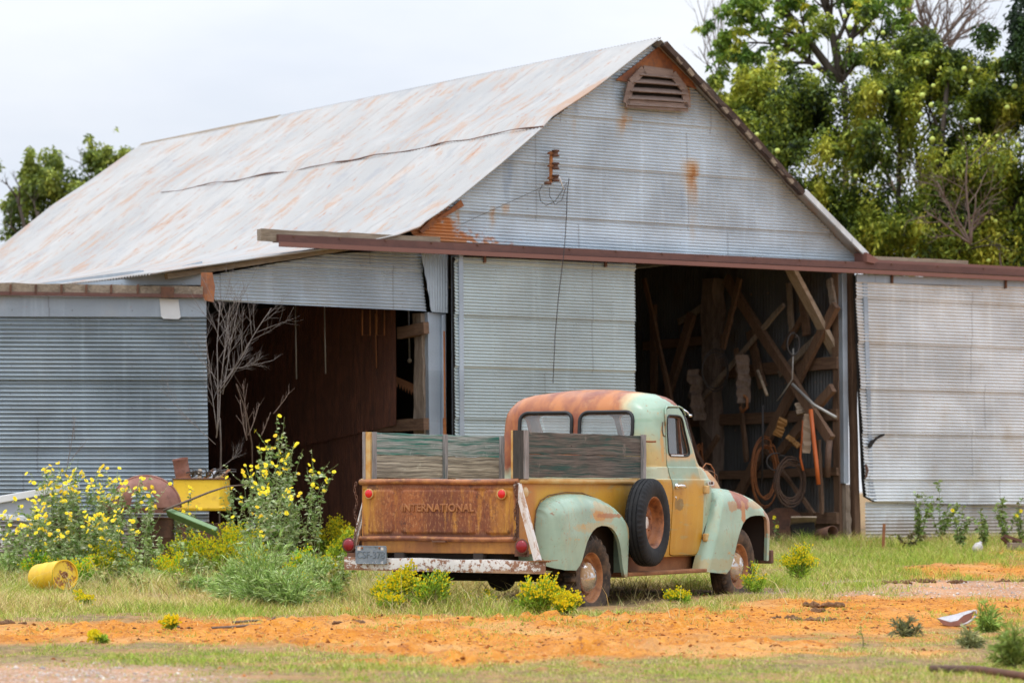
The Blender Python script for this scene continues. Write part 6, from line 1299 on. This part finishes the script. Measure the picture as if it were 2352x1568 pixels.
# ------------------------------------------------------------------ scrap and things lying about
def gD(px, D, dz=0): x = (px-CX)/F*D; return Vector((x, D, gzs(x,D)+dz))
def rotz(a): return Matrix.Rotation(a,4,'Z')
M['yellow'] = m_rust('yellow drum paint', (.72,.42,.015), (.82,.53,.02), (.52,.28,.02), .5, 31, 3)
t = NT('chipped yellow paint', .5); n1 = t.noise(7,6,.7,(1,1,1),(2,2,2)); n2 = t.noise(3,4,.6); c = t.mix(t.map(n2,.3,.7),(.74,.46,.02),(.86,.60,.06)); c = t.mix(t.map(n1,.49,.56,0,1), c, t.mix(n2,(.22,.07,.025),(.36,.14,.04))); t.col(c); M['yellow_chip'] = t.m
M['maroon'] = m_rust('maroon rusty tin', (.20,.075,.055), (.33,.155,.115), (.12,.05,.035), .6, 33, 4)
M['green_tin'] = m_rust('green painted tin', (.13,.25,.10), (.20,.33,.15), (.09,.15,.06), .5, 34, 3)
M['alu'] = flat('white aluminium', (.74,.75,.77), .4, .2, .1, 8); M['alu_grey'] = flat('dull grey panel', (.36,.38,.42), .5, .2, .3, 5)
M['scrap_white'] = m_rust('scuffed white scrap', (.42,.40,.41), (.56,.54,.55), (.2,.14,.13), .5, 44, 9)
M['hose_orange'] = m_rust('orange hose', (.20,.065,.018), (.31,.105,.028), (.10,.04,.015), .6, 35, 8); M['hose_dark'] = m_rust('dark hose', (.07,.04,.03), (.14,.08,.05), (.03,.02,.02), .7, 36, 8)
M['orange'] = flat('orange paint', (.50,.11,.02), .5, 0, .15, 8); M['cloth'] = flat('pale rag', (.30,.22,.155), .9, 0, .3, 9); M['cloth_ochre'] = flat('ochre rag', (.26,.13,.04), .9, 0, .25, 9)
M['wire'] = flat('dark wire', (.05,.045,.045), .6, .3); M['steel'] = flat('grey steel rod', (.34,.33,.31), .5, .4, .2, 9)
def drum(name, label, cat, p, axis, r, L, m_side, m_end, group=None, bung=True, open_end=False, ribs=(.33,.66)):
    root = thing(name, label, cat, p, 0, group); z = Vector(axis).normalized(); Mx = Vector((0,0,1)).rotation_difference(z).to_matrix().to_4x4()
    prof = [(r,0)]
    for f in ribs: prof += [(r,L*f-.02),(r*1.035,L*f),(r,L*f+.02)]
    prof += [(r,L-.012),(r*1.05,L-.006),(r*1.05,L+.006),(r*.97,L+.006),(r*.96,L-.010)]
    mb = MB(); mb.lathe(prof, 36, Mx); 
    if open_end: mb.lathe([(r*.96,L-.01),(r*.95,.0)], 36, Mx)
    mb.build('shell', m_side, root, auto=35)
    if not open_end: mb = MB(); mb.lathe([(r*.965,L-.010),(.001,L-.008)], 36, Mx); mb.build('end_plate', m_end, root)
    mb = MB(); mb.lathe([(r,0.002),(.001,.002)], 36, Mx); mb.build('end_plate', m_side, root)
    if bung: mb = MB(); mb.lathe([(r*.24,L-.012),(r*.24,L+.002),(r*.17,L+.004),(r*.15,L-.004),(.001,L-.004)], 20, Mx); mb.build('bung', M['rust'], root)
    return root
p = gpt(74,1360); drum('metal_drum', 'small yellow metal drum lying on its side in the dry grass', 'drum', p+Vector((.06,.1,.13)), (.66,-.74,.10), .136, .42, M['yellow'], M['yellow_chip'])
p = gpt(350,1318); drum('rusty_pipe', 'short rusty pipe lying in the weeds left of the feathery bushes', 'pipe', p+Vector((.30,.05,.09)), (-.95,-.25,.05), .085, .36, M['rust'], M['dark'], None, False, True, ())
# upright junk before the left door
D1 = 32.6
p = gD(355,D1); root = drum('rusty_drum', 'upright rusty drum under the maroon tin cover', 'drum', p, (0,0,1), .21, 0.60, M['rust_dark'], M['rust_bright'], None, False)
p = gD(463,D1+.5); root = drum('oil_drum', 'dull brown drum carrying the yellow tank', 'drum', p, (0,0,1), .27, .52, M['rust_dark'], M['rust_dark'], None, False)
zt = at(463,1168,D1+.5).z; zt2 = at(463,1100,D1+.5).z; p = Vector((p.x,p.y,zt))
root = thing('yellow_tank', 'yellow sheet metal tank full of scrap beside the lean-to doorway', 'tank', p, R(-6)); h = zt2-zt
mb = MB(); ring = []
for z_, k in ((-.02,1.02),(.0,1.05),(.015,1.05),(.03,1.0),(h-.012,.985),(h-.006,1.01),(h,1.0)): ring.append([(a*k,b*k,z_) for a,b in rrect(-.285,.285,-.2,.2,.06)])
mb.loft(ring, True, False); mb.loft([ring[-1],[(a*.95,b*.95,z_-.03) for a,b,z_ in ring[-1]],[(a*.9,b*.9,.05) for a,b,z_ in ring[-1]]], True, True); mb.build('body', M['yellow'], root, auto=35)
mb = MB(); mb.tube([(a*1.0,b*1.0,h+.002) for a,b,_ in ring[-1]]+[(ring[-1][0][0],ring[-1][0][1],h+.002)], .010, 6, False); mb.build('rim', M['rust_dark'], root)
pc = at(422,1099,D1+.45); drum('rusty_can', 'tilted rusty can standing on the yellow tank', 'can', pc+Vector((0,0,-.02)), (-.16,-.12,1), .082, .235, M['maroon'], M['maroon'], None, False, False, (.42,))
root = thing('scrap_heap', 'tangled black wire and scrap heaped on the yellow tank', 'scrap', at(478,1098,D1+.5)); mb = MB(); rnd = random.Random(3)
for k in range(26):
    a = Vector((rnd.uniform(-.2,.22),rnd.uniform(-.12,.12),rnd.uniform(0,.05))); b = a+Vector((rnd.uniform(-.16,.16),rnd.uniform(-.1,.1),rnd.uniform(.0,.07))); mb.tube([a,a.lerp(b,.5)+Vector((0,0,.03)),b], rnd.uniform(.004,.011), 5)
mb.build('wire_tangle', M['wire'], root)
for k in range(6): mb = MB(); mb.plank((-.15+.06*k,-.06,.0),(-.10+.06*k+rnd.uniform(-.05,.05),.05,.06+rnd.uniform(0,.04)), .04, .012, (0,0,1), 3, .003, k); mb.build('scrap_piece', (M['alu_grey'],M['wood_pale'],M['rust'])[k%3], root)
# maroon cover, half a disc on edge
root = thing('tin_cover', 'maroon rounded tin cover leaning in front of the yellow tank', 'tin cover', at(330,1165,D1-.25)); rr_ = .36
mb = MB()
A = []
for i in range(15):
    th_ = math.pi*i/14; row = []
    for j in range(7): ph = (math.pi/2)*j/6; row.append((rr_*1.02*math.cos(th_)*math.cos(ph*.75)+.02, -.16*math.sin(ph), rr_*.92*math.sin(th_)*math.cos(ph*.62)))
    A.append(row)
mb.grid(np.array(A)); mb.tube([(rr_*1.03*math.cos(math.pi*i/20)+.02,0,rr_*.93*math.sin(math.pi*i/20)) for i in range(21)], .014, 8); mb.build('cover', M['maroon'], root, True)
mb = MB(); mb.box((.02,-.10,-.03),(.62,.06,.06)); mb.tube([(-.30,-.13,.03),(.0,-.16,.05),(.28,-.13,.02)], .012, 6); mb.build('flange', M['maroon'], root, bevel=.01)
root = thing('tin_scrap', 'torn rust red tin plate behind the yellow wildflowers', 'scrap', at(255,1150,D1)); mb = MB()
mb.prism([(-.13,-.10),(.10,-.09),(.12,.10),(.085,.135),(.02,.07),(-.10,.02)], lambda a,b,d: (a,d+.1*a,b), 0, .012); mb.build('tin_plate', M['maroon'], root)
mb = MB(); mb.prism([(-.13,-.26),(.16,-.26),(.10,-.10),(-.13,-.10)], lambda a,b,d: (a,d+.1*a,b), .03, .06); mb.build('tin_plate', M['rust_dark'], root)
p = gD(160,32.3); drum('rusty_barrel', 'dark rusty barrel hidden behind the yellow wildflowers', 'barrel', p, (0.02,.03,1), .19, .62, M['rust_dark'], M['maroon'], None, False)
# green chute and old tyre
root = thing('green_chute', 'green painted metal chute sloping down below the yellow tank', 'chute', at(385,1175,D1-.4)); a = Vector((0,0,0)); b = at(500,1222,D1-.6)-root.location; mb = MB(); mb.beam(a,b,.05,.13,(0,-1,.6)); mb.build('trough', M['green_tin'], root, bevel=.008)
root = thing('worn_out_tyre', 'half buried old tyre at the foot of the green chute', 'tyre', gD(475,31.9,-.07)); mb = MB(); mb.lathe([(.11,-.05),(.17,-.06),(.2,-.03),(.2,.03),(.17,.06),(.11,.05)], 28, Matrix.Translation((0,0,.12)) @ Matrix.Rotation(R(70),4,'X') @ Matrix.Rotation(R(15),4,'Y')); mb.build('casing', M['tyre_muddy'], root, True)
root = thing('broken_stake', 'white splintered stake standing before the lean-to doorway', 'stake', gpt(575,1262)); mb = MB(); k = root.location.y/F; mb.prism([(-8*k,0),(8*k,0),(4*k,72*k),(-1*k,66*k),(-4*k,80*k),(-9*k,70*k)], lambda a,b,d: (a+.1*b,d,b), -.01, .015); mb.build('board', M['alu'], root)
root = thing('stick', 'long thin stick lying across the yellow tank and maroon cover', 'stick', at(392,1163,D1-.5)); q_ = lambda px,py: at(px,py,D1-.5)-root.location; mb = MB(); mb.tube([q_(375,1172),q_(400,1162),q_(440,1146),q_(480,1130),q_(520,1117),q_(560,1113)], [.013,.013,.012,.011,.009,.006], 7); mb.build('branch', M['bark_mid'], root, True)
# white framed panel at the left edge
root = thing('trailer_panel', 'white framed grey aluminium panel dumped at the left edge of the picture', 'panel', at(60,1200,D1-.2)); q_ = lambda px,py,o=0: at(px,py,D1-.2-o)-root.location; mb = MB()
mb.loft([[q_(px,py,o) for px,py in ((-30,1155),(120,1128),(118,1190),(110,1205),(-30,1190))] for o in (0,.03)], True, True); mb.build('sheet', M['alu_grey'], root)
mb = MB(); mb.beam(q_(-30,1152,.04),q_(182,1114,.04),.05,.075); mb.beam(q_(-30,1182,.05),q_(110,1196,.05),.04,.055); mb.build('frame', M['alu'], root, bevel=.006)
mb = MB(); mb.beam(q_(-4,1210,.05),q_(10,1250,.05),.05,.05); mb.build('leg', M['alu'], root)
mb = MB(); mb.tube([q_(-30,1240,.08),q_(20,1224,.08),q_(70,1208,.08),q_(110,1196,.08)], .022, 8); mb.build('tube', M['alu_grey'], root, True)
root = thing('white_strip', 'white metal strip poking up between the tin plates', 'metal strip', at(270,1135,D1-.3)); q_ = lambda px,py: at(px,py,D1-.3)-root.location; mb = MB(); mb.beam(q_(248,1146),q_(305,1112),.02,.05); mb.build('strip', M['alu'], root)
# sticks and clods on the track
for k, (lb_, pts) in enumerate((('crooked dead stick on the left part of the track', ((382,1432),(395,1436),(412,1443))),('long bent dead stick on the left part of the track', ((488,1445),(540,1442),(605,1436),(632,1420))),('short dark stick beside the long bent one', ((535,1432),(585,1428),(620,1427))))):
    P = [gpt(*q_)+Vector((0,0,.012)) for q_ in pts]; o = thing('dead_stick', lb_, 'stick', P[0], 0, 'dead sticks on the track'); mb = MB(); mb.tube([x_-P[0] for x_ in P], [.011,.010,.008,.005][:len(P)], 6); mb.build('branch', M['bark_mid'], o, True)
M['clod'] = m_rust('dark dry clod', (.13,.065,.03), (.26,.13,.055), (.05,.03,.02), .95, 41, 14)
def lump(name, p, rx, ry, rz, m, parent, seed):
    rnd = np.random.default_rng(seed); mb = MB(); mb.sphere((0,0,0),1,16,9); V = np.array(mb.v); k = 1+(vnoise(V[:,0]*2.4+seed,V[:,1]*2.4+V[:,2]*2,seed)-.5)*.9+(vnoise(V[:,0]*6+seed,V[:,1]*6+V[:,2]*5,seed+3)-.5)*.45; V = V*k[:,None]*np.array([rx,ry,rz]); mb.v = [tuple(v) for v in V]; return mb.build(name, m, parent, True)
CL = [((1895,1392),.20,.07,'broad flat dark clump on the middle of the track'),((1880,1405),.16,.06,'dark clump just in front of the broad flat one'),((1955,1345),.11,.05,'small dark clump at the back edge of the track'),((2050,1340),.19,.06,'long dark clump near the back edge of the track'),((2120,1336),.15,.06,'dark clump right of the long one near the back edge'),((2205,1338),.13,.06,'rightmost of the dark clumps at the back edge of the track'),
      ((1860,1425),.17,.05,'dark clump nearest the grass on the near side of the track'),((1925,1424),.15,.05,'right hand dark clump of the pair on the near side'),((1800,1420),.10,.05,'small clump left of the pair on the near side of the track'),((2320,1336),.16,.08,'brown clod at the right edge of the track'),((800,1432),.14,.05,'reddish clod heap left of the truck on the track'),((30,1432),.14,.05,'dark clod at the left edge of the track'),((2015,1312),.12,.04,'dark strip of mulch in the green grass before the right door'),((2065,1318),.10,.04,'second dark strip of mulch in the green grass')]
for k, (q_, r_, hz, lb_) in enumerate(CL):
    p = gpt(*q_); o = thing('dirt_clod', lb_, 'clod', p, rnd.uniform(-.3,.3), 'dark clods on the track')
    for j in range(11): lump('crumb', None, r_*rnd.uniform(.10,.26), r_*rnd.uniform(.10,.3), hz*rnd.uniform(.15,.5), M['clod'], o, k*7+j).location = (rnd.uniform(-1,1)*r_*.8, rnd.uniform(-1,1)*r_*.6, .005)
# crescent of scrap, pipe, jug, post on the right
root = thing('scrap_crescent', 'crescent of dented white and maroon scrap metal lying in the foreground grass', 'scrap', gpt(2195,1441)); D9 = root.location.y; q_ = lambda px,py,d=0: at(px,py,D9+d)*1.0-root.location*1.0+Vector((0,0,.012))
hull = [(2150,1422),(2168,1427),(2182,1432),(2200,1428),(2214,1416),(2238,1407),(2231,1424),(2212,1437),(2186,1442),(2166,1437)]
mb = MB(); n = len(hull); mb.loft([[q_(px,py,d) for px,py in hull] for d in (0,.012)], True, True); mb.build('hull', M['maroon'], root)
mb = MB(); A = [((2152,1422),(2160,1420)),((2170,1427),(2178,1417)),((2184,1431),(2196,1413)),((2200,1427),(2212,1408)),((2213,1415),(2224,1405)),((2234,1408),(2236,1404))]
mb.grid(np.array([[q_(*a_,.014), q_((a_[0]+b_[0])/2,(a_[1]+b_[1])/2+3,.10), q_(*b_,.19)] for a_,b_ in A])); o = mb.build('sheet', M['scrap_white'], root, True); o.modifiers.new('t','SOLIDIFY').thickness = .005
mb = MB(); mb.tube([q_(*w_,-.012) for w_ in ((2234,1406),(2242,1405),(2242,1416),(2234,1426),(2222,1434),(2206,1440))], .009, 7); mb.build('rim', M['scrap_white'], root, True)
root = thing('iron_pipe', 'dark iron pipe lying in the grass at the bottom right corner', 'pipe', gpt(2140,1541)); b = gD(2420,16.3,.02)-root.location; mb = MB(); mb.tube([Vector((0,0,.015)),b*.4+Vector((0,0,.03)),b], .022, 10); mb.build('tube', M['rust_dark'], root, True)
root = thing('white_jug', 'crushed white plastic jug at the foot of the right sliding door', 'jug', gpt(2240,1268)); mb = MB(); mb.lathe([(.001,0),(.055,.0),(.062,.05),(.055,.10),(.03,.125),(.018,.13),(.018,.15),(.001,.15)], 16, Matrix.Rotation(R(28),4,'Y')); o = mb.build('body', M['scrap_white'], root, True)
root = thing('short_post', 'short rusty post in front of the right sliding door', 'post', gpt(2028,1260)); k = root.location.y/F; mb = MB(); mb.beam((0,0,0),(3*k,0,58*k),.035,.03,(0,1,0)); mb.build('bar', M['rust'], root)
root = thing('rusty_block', 'dark twisted rusty iron at the foot of the right door near the picture edge', 'scrap', gpt(2325,1262)); mb = MB(); [mb.beam((rnd.uniform(-.12,.12),rnd.uniform(-.05,.05),rnd.uniform(0,.12)),(rnd.uniform(-.14,.14),rnd.uniform(-.05,.05),rnd.uniform(.02,.20)),.05,.035) for _ in range(7)]; mb.build('iron', M['rust_dark'], root)
root = thing('timber_sill', 'weathered timber lying along the foot of the right door', 'timber', gpt(2330,1264)); mb = MB(); mb.plank((-.05,.05,.05),(1.4,.95,.07),.1,.09,(0,0,1),6,.005,3); mb.build('plank_body', M['wood_h'], root)
# inside the right doorway
root = thing('rusty_plate', 'rounded rusty iron plate leaning against the inner wall', 'plate', b2w(*wallpt(1802,1242,.35))); k = root.location.y/F; mb = MB(); mb.prism([(-52*k,-.05),(42*k,-.05),(45*k,40*k),(38*k,62*k),(15*k,76*k),(-20*k,76*k),(-45*k,60*k)], lambda a,b,d: (a,d+.1*b,b), 0, .02); mb.build('sheet', M['rust_dark'], root)
root = thing('tin_box', 'tipped open grey tin box on the barn floor', 'box', b2w(*wallpt(1845,1226,.5))); k = root.location.y/F; mb = MB(); mb.box((0,.0,.02),(54*k,.2,44*k),Matrix.Rotation(R(-8),3,'Y')); mb.build('body', M['dark'], root); mb = MB(); mb.box((-2*k,-.10,30*k),(58*k,.24,.02),Matrix.Rotation(R(-28),3,'X')); mb.build('lid', M['wood_pale'], root)
root = thing('clay_pipe', 'short brown pipe end lying in the doorway grass', 'pipe', b2w(*wallpt(1892,1246,.6))); 
mb = MB(); mb.lathe([(.075,0),(.085,.0),(.085,.32),(.075,.32),(.07,0)], 24, Matrix.Translation((-.05,0,.09)) @ Matrix.Rotation(R(80),4,'X') @ Matrix.Rotation(R(25),4,'Y')); mb.build('tube', M['rust_dark'], root, True)
def coil(name, label, px, py, rx, rz, turns, r, m, off, seed, sag=.3):
    c_ = b2w(*wallpt(px,py,off)); o = thing(name, label, 'hose', c_); k = c_.y/F; rnd = random.Random(seed); mb = MB(); ez = Vector((0,0,1)); ex = Vector((math.cos(R(20)),math.sin(R(20)),0)); ey = Vector((-ex.y,ex.x,0)); pts = []
    for i in range(turns*20+1):
        a = 2*math.pi*i/20+1.2; tt = i//20; rv = 1+.16*math.sin(tt*2.1+seed)+rnd.gauss(0,.01); pts.append(ex*(rx*k*rv*math.cos(a))+ez*(rz*k*rv*math.sin(a)*(1+.10*math.cos(tt*1.7)) - .0)+ey*(.02*math.sin(tt*1.3)-.006*tt))
    mb.tube(pts, r, 7); mb.build('hose_loop', m, o, True); return o
coil('hose_coil', 'long orange brown hose coil hung on the brace inside the doorway', 1756,1084,30,66,6,.009,M['hose_orange'],.45,2)
coil('hose_coil', 'tangled dark hose coil right of the orange one', 1813,1106,34,48,9,.009,M['hose_dark'],.42,5)
coil('wire_ring', 'big thin wire ring hanging on the log post', 1643,850,30,40,2,.009,M['wire'],.5,7)
coil('wire_ring', 'small wire ring hanging over the hose coils', 1784,1060,24,17,1,.010,M['wire'],.6,9)
coil('hose_coil', 'narrow brown rope loop left of the log post', 1606,1085,10,62,4,.011,M['hose_orange'],.5,11)
coil('hose_coil', 'small dark loop under the crossed braces', 1822,790,14,22,2,.012,M['wire'],.5,13)
def hang(name, label, cat, pts, w, m, off=.5, part='strap', th=.02):
    P = [b2w(*wallpt(*q_,off)) for q_ in pts]; o = thing(name, label, cat, P[0]); mb = MB(); mb.tube([x_-P[0] for x_ in P], w, 6) if not isinstance(w, (tuple,)) else mb.plank(P[0]-P[0], P[-1]-P[0], w[0], w[1], (0,1,0), 10, w[2], len(label)); mb.build(part, m, o, True if not isinstance(w, tuple) else False); return o
hang('jack_bar', 'bright orange iron bar hanging inside the doorway', 'bar', [(1862,940),(1868,1000),(1875,1060),(1880,1112)], .030, M['orange'])
hang('orange_strap', 'orange strap hanging left of the orange bar', 'strap', [(1845,965),(1842,1010),(1838,1050),(1845,1080)], .016, M['orange'])
hang('pale_rag', 'pale rag hanging between the orange strap and the orange bar', 'rag', [(1855,950),(1852,1040)], (.09,.04,.012), M['cloth'])
hang('ochre_rag', 'ochre rag thrown over the brace', 'rag', [(1800,962),(1785,1000)], (.11,.05,.014), M['cloth_ochre'])
hang('ochre_rag', 'torn ochre rag above the dark hose coil', 'rag', [(1810,1002),(1835,1025)], (.06,.04,.012), M['cloth_ochre'])
hang('bark_slab', 'strip of bark hanging left of the log post', 'bark slab', [(1592,850),(1606,965)], (.17,.05,.035), M['log'])
hang('bark_slab', 'knotty slab of bark hanging right of the log post', 'bark slab', [(1706,815),(1708,925)], (.15,.05,.03), M['log'])
hang('wooden_mallet', 'long wooden mallet hanging from the sloping plank', 'mallet', [(1740,850),(1762,908)], .022, M['wood_pale'], .5, 'shaft')
hang('iron_hook', 'curved rusty hook hanging right of the log post', 'hook', [(1706,905),(1716,915),(1716,935),(1706,945),(1700,935)], .022, M['rust'], .5, 'hook')
hang('steel_bar', 'grey steel bar with a forked end leaning across the brace', 'bar', [(1820,882),(1870,930),(1920,958)], .020, M['steel'], .7, 'shaft')
hang('harness', 'bundle of dark harness straps hanging on the door post', 'harness', [(1905,1010),(1902,1050),(1900,1095)], .045, M['hose_dark'], .3)
hang('log_chain', 'thin dark chain hanging beside the orange hose coil', 'chain', [(1752,930),(1752,1000),(1750,1110)], .014, M['wire'], .55, 'chain')
hang('wooden_block', 'pale wooden block resting on the middle girt', 'block', [(1838,925),(1843,950)], (.14,.08,.01), M['wood_pale'], .3)
hang('dangling_rope', 'grey rope hanging from the crossed braces', 'rope', [(1822,800),(1820,870),(1800,900),(1785,920)], .010, M['steel'], .5)
hang('iron_plough', 'dark iron frame leaning behind the truck bonnet', 'plough', [(1575,960),(1600,1040),(1628,1090)], .03, M['rust_dark'], .9, 'frame')
# lean-to: rods hanging in the dark, a saw in the gap
for k, (px, y0, y1, lb_) in enumerate(((745,700,858,'pale rod hanging in the dark of the lean-to'),(678,700,870,'faint rod left of the pale one'),(862,720,845,'rusty rod hanging before the rusted sheet'),(938,690,828,'knobbed rope hanging in the gap by the door post'))):
    a = at(px,y0,36.8); o = thing('hanging_rod', lb_, 'rod', a, 0, 'rods hanging in the lean-to'); b = at(px+3,y1,36.8)-a; mb = MB(); mb.tube([(0,0,0),b*.5,b], .009 if px != 938 else .012, 6); mb.build('shaft', M['rust'] if px == 862 else M['steel'], o, True)
    if px == 938: mb = MB(); mb.sphere(b, .028); mb.build('knob', M['wood_pale'], o, True)
for px, lb_ in ((840,'left iron hanger under the lean-to eave'),(873,'right iron hanger under the lean-to eave')):
    a = at(px,712,36.6); o = thing('iron_hanger', lb_, 'hanger', a, 0, 'iron hangers under the eave'); q_ = lambda x_,y_: at(x_,y_,36.6)-a; mb = MB(); mb.tube([q_(px-8,712),q_(px-8,770),q_(px+10,770),q_(px+10,712)], .010, 6); mb.build('frame', M['rust'], o, True)
root = thing('old_saw', 'toothed rusty saw blade seen through the gap beside the door post', 'saw', at(935,885,36.9)); q_ = lambda px,py: at(px,py,36.9)-root.location; P = [q_(905,862),q_(955,884),q_(968,900)]
teeth = []
for i in range(9): teeth += [q_(964-6.5*i,918-3.4*i), q_(961-6.5*i,903-3.4*i)]
mb = MB(); pl_ = P+teeth; mb.loft([[v+Vector((0,d,0)) for v in pl_] for d in (0,.01)], True, True); mb.build('blade', M['rust'], root)
# insulator rack and wires on the gable
u0, z0 = bu(1268,385,-.1); root = thing('insulator_rack', 'rusty three spool insulator rack bolted to the gable sheet', 'insulator rack', b2w(u0,-.04,z0), PHI); lc = lambda px,py: (bu(px,py,-.1)[0]-u0, -.06, bu(px,py,-.1)[1]-z0)
a, b = lc(1266,348), lc(1265,420); mb = MB(); mb.beam(a,b,.03,.03,(0,1,0)); mb.build('bracket_bar', M['rust_bright'], root)
for py in (353,382,410):
    x_, y_, z_ = lc(1272,py); mb = MB(); mb.lathe([(.001,-.04),(.045,-.04),(.048,-.028),(.028,-.01),(.028,.01),(.048,.028),(.045,.04),(.001,.04)], 14, Matrix.Translation((x_,-.10,z_))); mb.build('spool', M['rust_dark'], root, True)
    mb = MB(); mb.box((x_-.04,-.07,z_),(.09,.05,.025)); mb.build('arm', M['rust'], root)
mb = MB(); x_, y_, z_ = lc(1256,422); mb.lathe([(.001,.03),(.035,.02),(.05,-.01),(.001,-.015)], 12, Matrix.Translation((x_,-.08,z_))); mb.build('cap', M['rust_dark'], root, True)
q_ = lambda px,py,v=-.06: b2w(bu(px,py,v)[0],v,bu(px,py,v)[1])
root = thing('hanging_wire', 'thin dark wire hanging down the gable and over the middle door', 'wire', q_(1307,410,-.1)); L_ = root.location; mb = MB(); mb.tube([q_(*w_)-L_ for w_ in ((1307,410,-.06),(1303,440,-.06),(1301,500,-.05),(1297,560,-.4),(1293,600,-.4),(1283,680,-.36),(1275,770,-.34),(1270,880,-.34))], .0055, 5); mb.build('wire_strand', M['wire'], root)
root = thing('wire_loop', 'thin looped wires dangling below the insulator rack', 'wire', q_(1262,430)); L_ = root.location; mb = MB(); mb.tube([q_(*w_)-L_ for w_ in ((1246,425),(1238,440),(1242,462),(1255,472),(1275,462),(1290,440),(1302,420))], .004, 5); mb.tube([q_(*w_)-L_ for w_ in ((1262,430),(1262,450),(1275,470),(1290,460),(1300,430))], .004, 5); mb.tube([q_(*w_)-L_ for w_ in ((1250,428),(1180,460),(1110,492),(1060,515))], .003, 5); mb.build('wire_strand', M['wire'], root)
root = thing('wire_tip', 'small white bent insulated wire end right of the insulator rack', 'wire', q_(1285,415,-.1)); L_ = root.location; mb = MB(); mb.tube([q_(*w_)-L_ for w_ in ((1280,402,-.1),(1286,412,-.1),(1291,425,-.08),(1296,437,-.08))], [.014,.014,.007,.005], 6); mb.build('sleeve', M['alu'], root, True)
# ------------------------------------------------------------------ camera, sky and light
cam = bpy.data.cameras.new('camera'); co = bpy.data.objects.new('camera', cam); COL.objects.link(co)
co.location = (0,0,EYE); co.rotation_euler = (R(90),0,0)
cam.sensor_width = 36; cam.lens = 36*F/2352; cam.shift_y = (YH-784)/2352; cam.clip_start = .1; cam.clip_end = 6000
cam.dof.use_dof = True; cam.dof.focus_distance = 26.6; cam.dof.aperture_fstop = 3.0
SC.camera = co
w = bpy.data.worlds.new('World'); SC.world = w; w.use_nodes = True; nt = w.node_tree; nt.nodes.clear()
N = nt.nodes.new; Lk = nt.links.new
SUN_EL, SUN_AZ = R(68), R(-40)      # azimuth measured from behind the camera towards the left
sky = N('ShaderNodeTexSky'); sky.sky_type = 'NISHITA'; sky.sun_disc = False; sky.sun_elevation = SUN_EL; sky.sun_rotation = R(180)+SUN_AZ*-1
tc = N('ShaderNodeTexCoord'); mp = N('ShaderNodeMapping'); mp.inputs['Scale'].default_value = (2.2,2.2,6); Lk(tc.outputs['Generated'], mp.inputs[0])
ns = N('ShaderNodeTexNoise'); ns.inputs['Scale'].default_value = 1.3; ns.inputs['Detail'].default_value = 6; ns.inputs['Roughness'].default_value = .55; Lk(mp.outputs[0], ns.inputs['Vector'])
rp = N('ShaderNodeValToRGB'); rp.color_ramp.elements[0].position = .32; rp.color_ramp.elements[0].color = (.64,.70,.81,1); rp.color_ramp.elements[1].position = .66; rp.color_ramp.elements[1].color = (.89,.91,.95,1); Lk(ns.outputs[0], rp.inputs[0])
sx = N('ShaderNodeSeparateXYZ'); Lk(tc.outputs['Generated'], sx.inputs[0])
mr = N('ShaderNodeMapRange'); mr.inputs[1].default_value = .12; mr.inputs[2].default_value = .85; mr.inputs[3].default_value = 8.0; mr.inputs[4].default_value = 19.0; Lk(sx.outputs[2], mr.inputs[0])
vm = N('ShaderNodeVectorMath'); vm.operation = 'SCALE'; Lk(rp.outputs[0], vm.inputs[0]); Lk(mr.outputs[0], vm.inputs['Scale'])
mx = N('ShaderNodeMix'); mx.data_type = 'RGBA'; mx.inputs[0].default_value = .94; Lk(sky.outputs[0], mx.inputs[6]); Lk(vm.outputs[0], mx.inputs[7])
bg = N('ShaderNodeBackground'); bg.inputs[1].default_value = .1; Lk(mx.outputs[2], bg.inputs[0]); ow = N('ShaderNodeOutputWorld'); Lk(bg.outputs[0], ow.inputs[0])
sl = bpy.data.lights.new('sun','SUN'); sl.energy = .9; sl.angle = R(10); sl.color = (1,.95,.88); so = bpy.data.objects.new('sun', sl); COL.objects.link(so)
so.rotation_euler = (R(90)-SUN_EL, 0, SUN_AZ); so.location = (0,0,30)
SC.view_settings.view_transform = 'Standard'; SC.view_settings.look = 'None'; SC.view_settings.exposure = .50; SC.view_settings.gamma = 1
SC.render.engine = 'CYCLES'; SC.cycles.max_bounces = 8; SC.cycles.transparent_max_bounces = 12
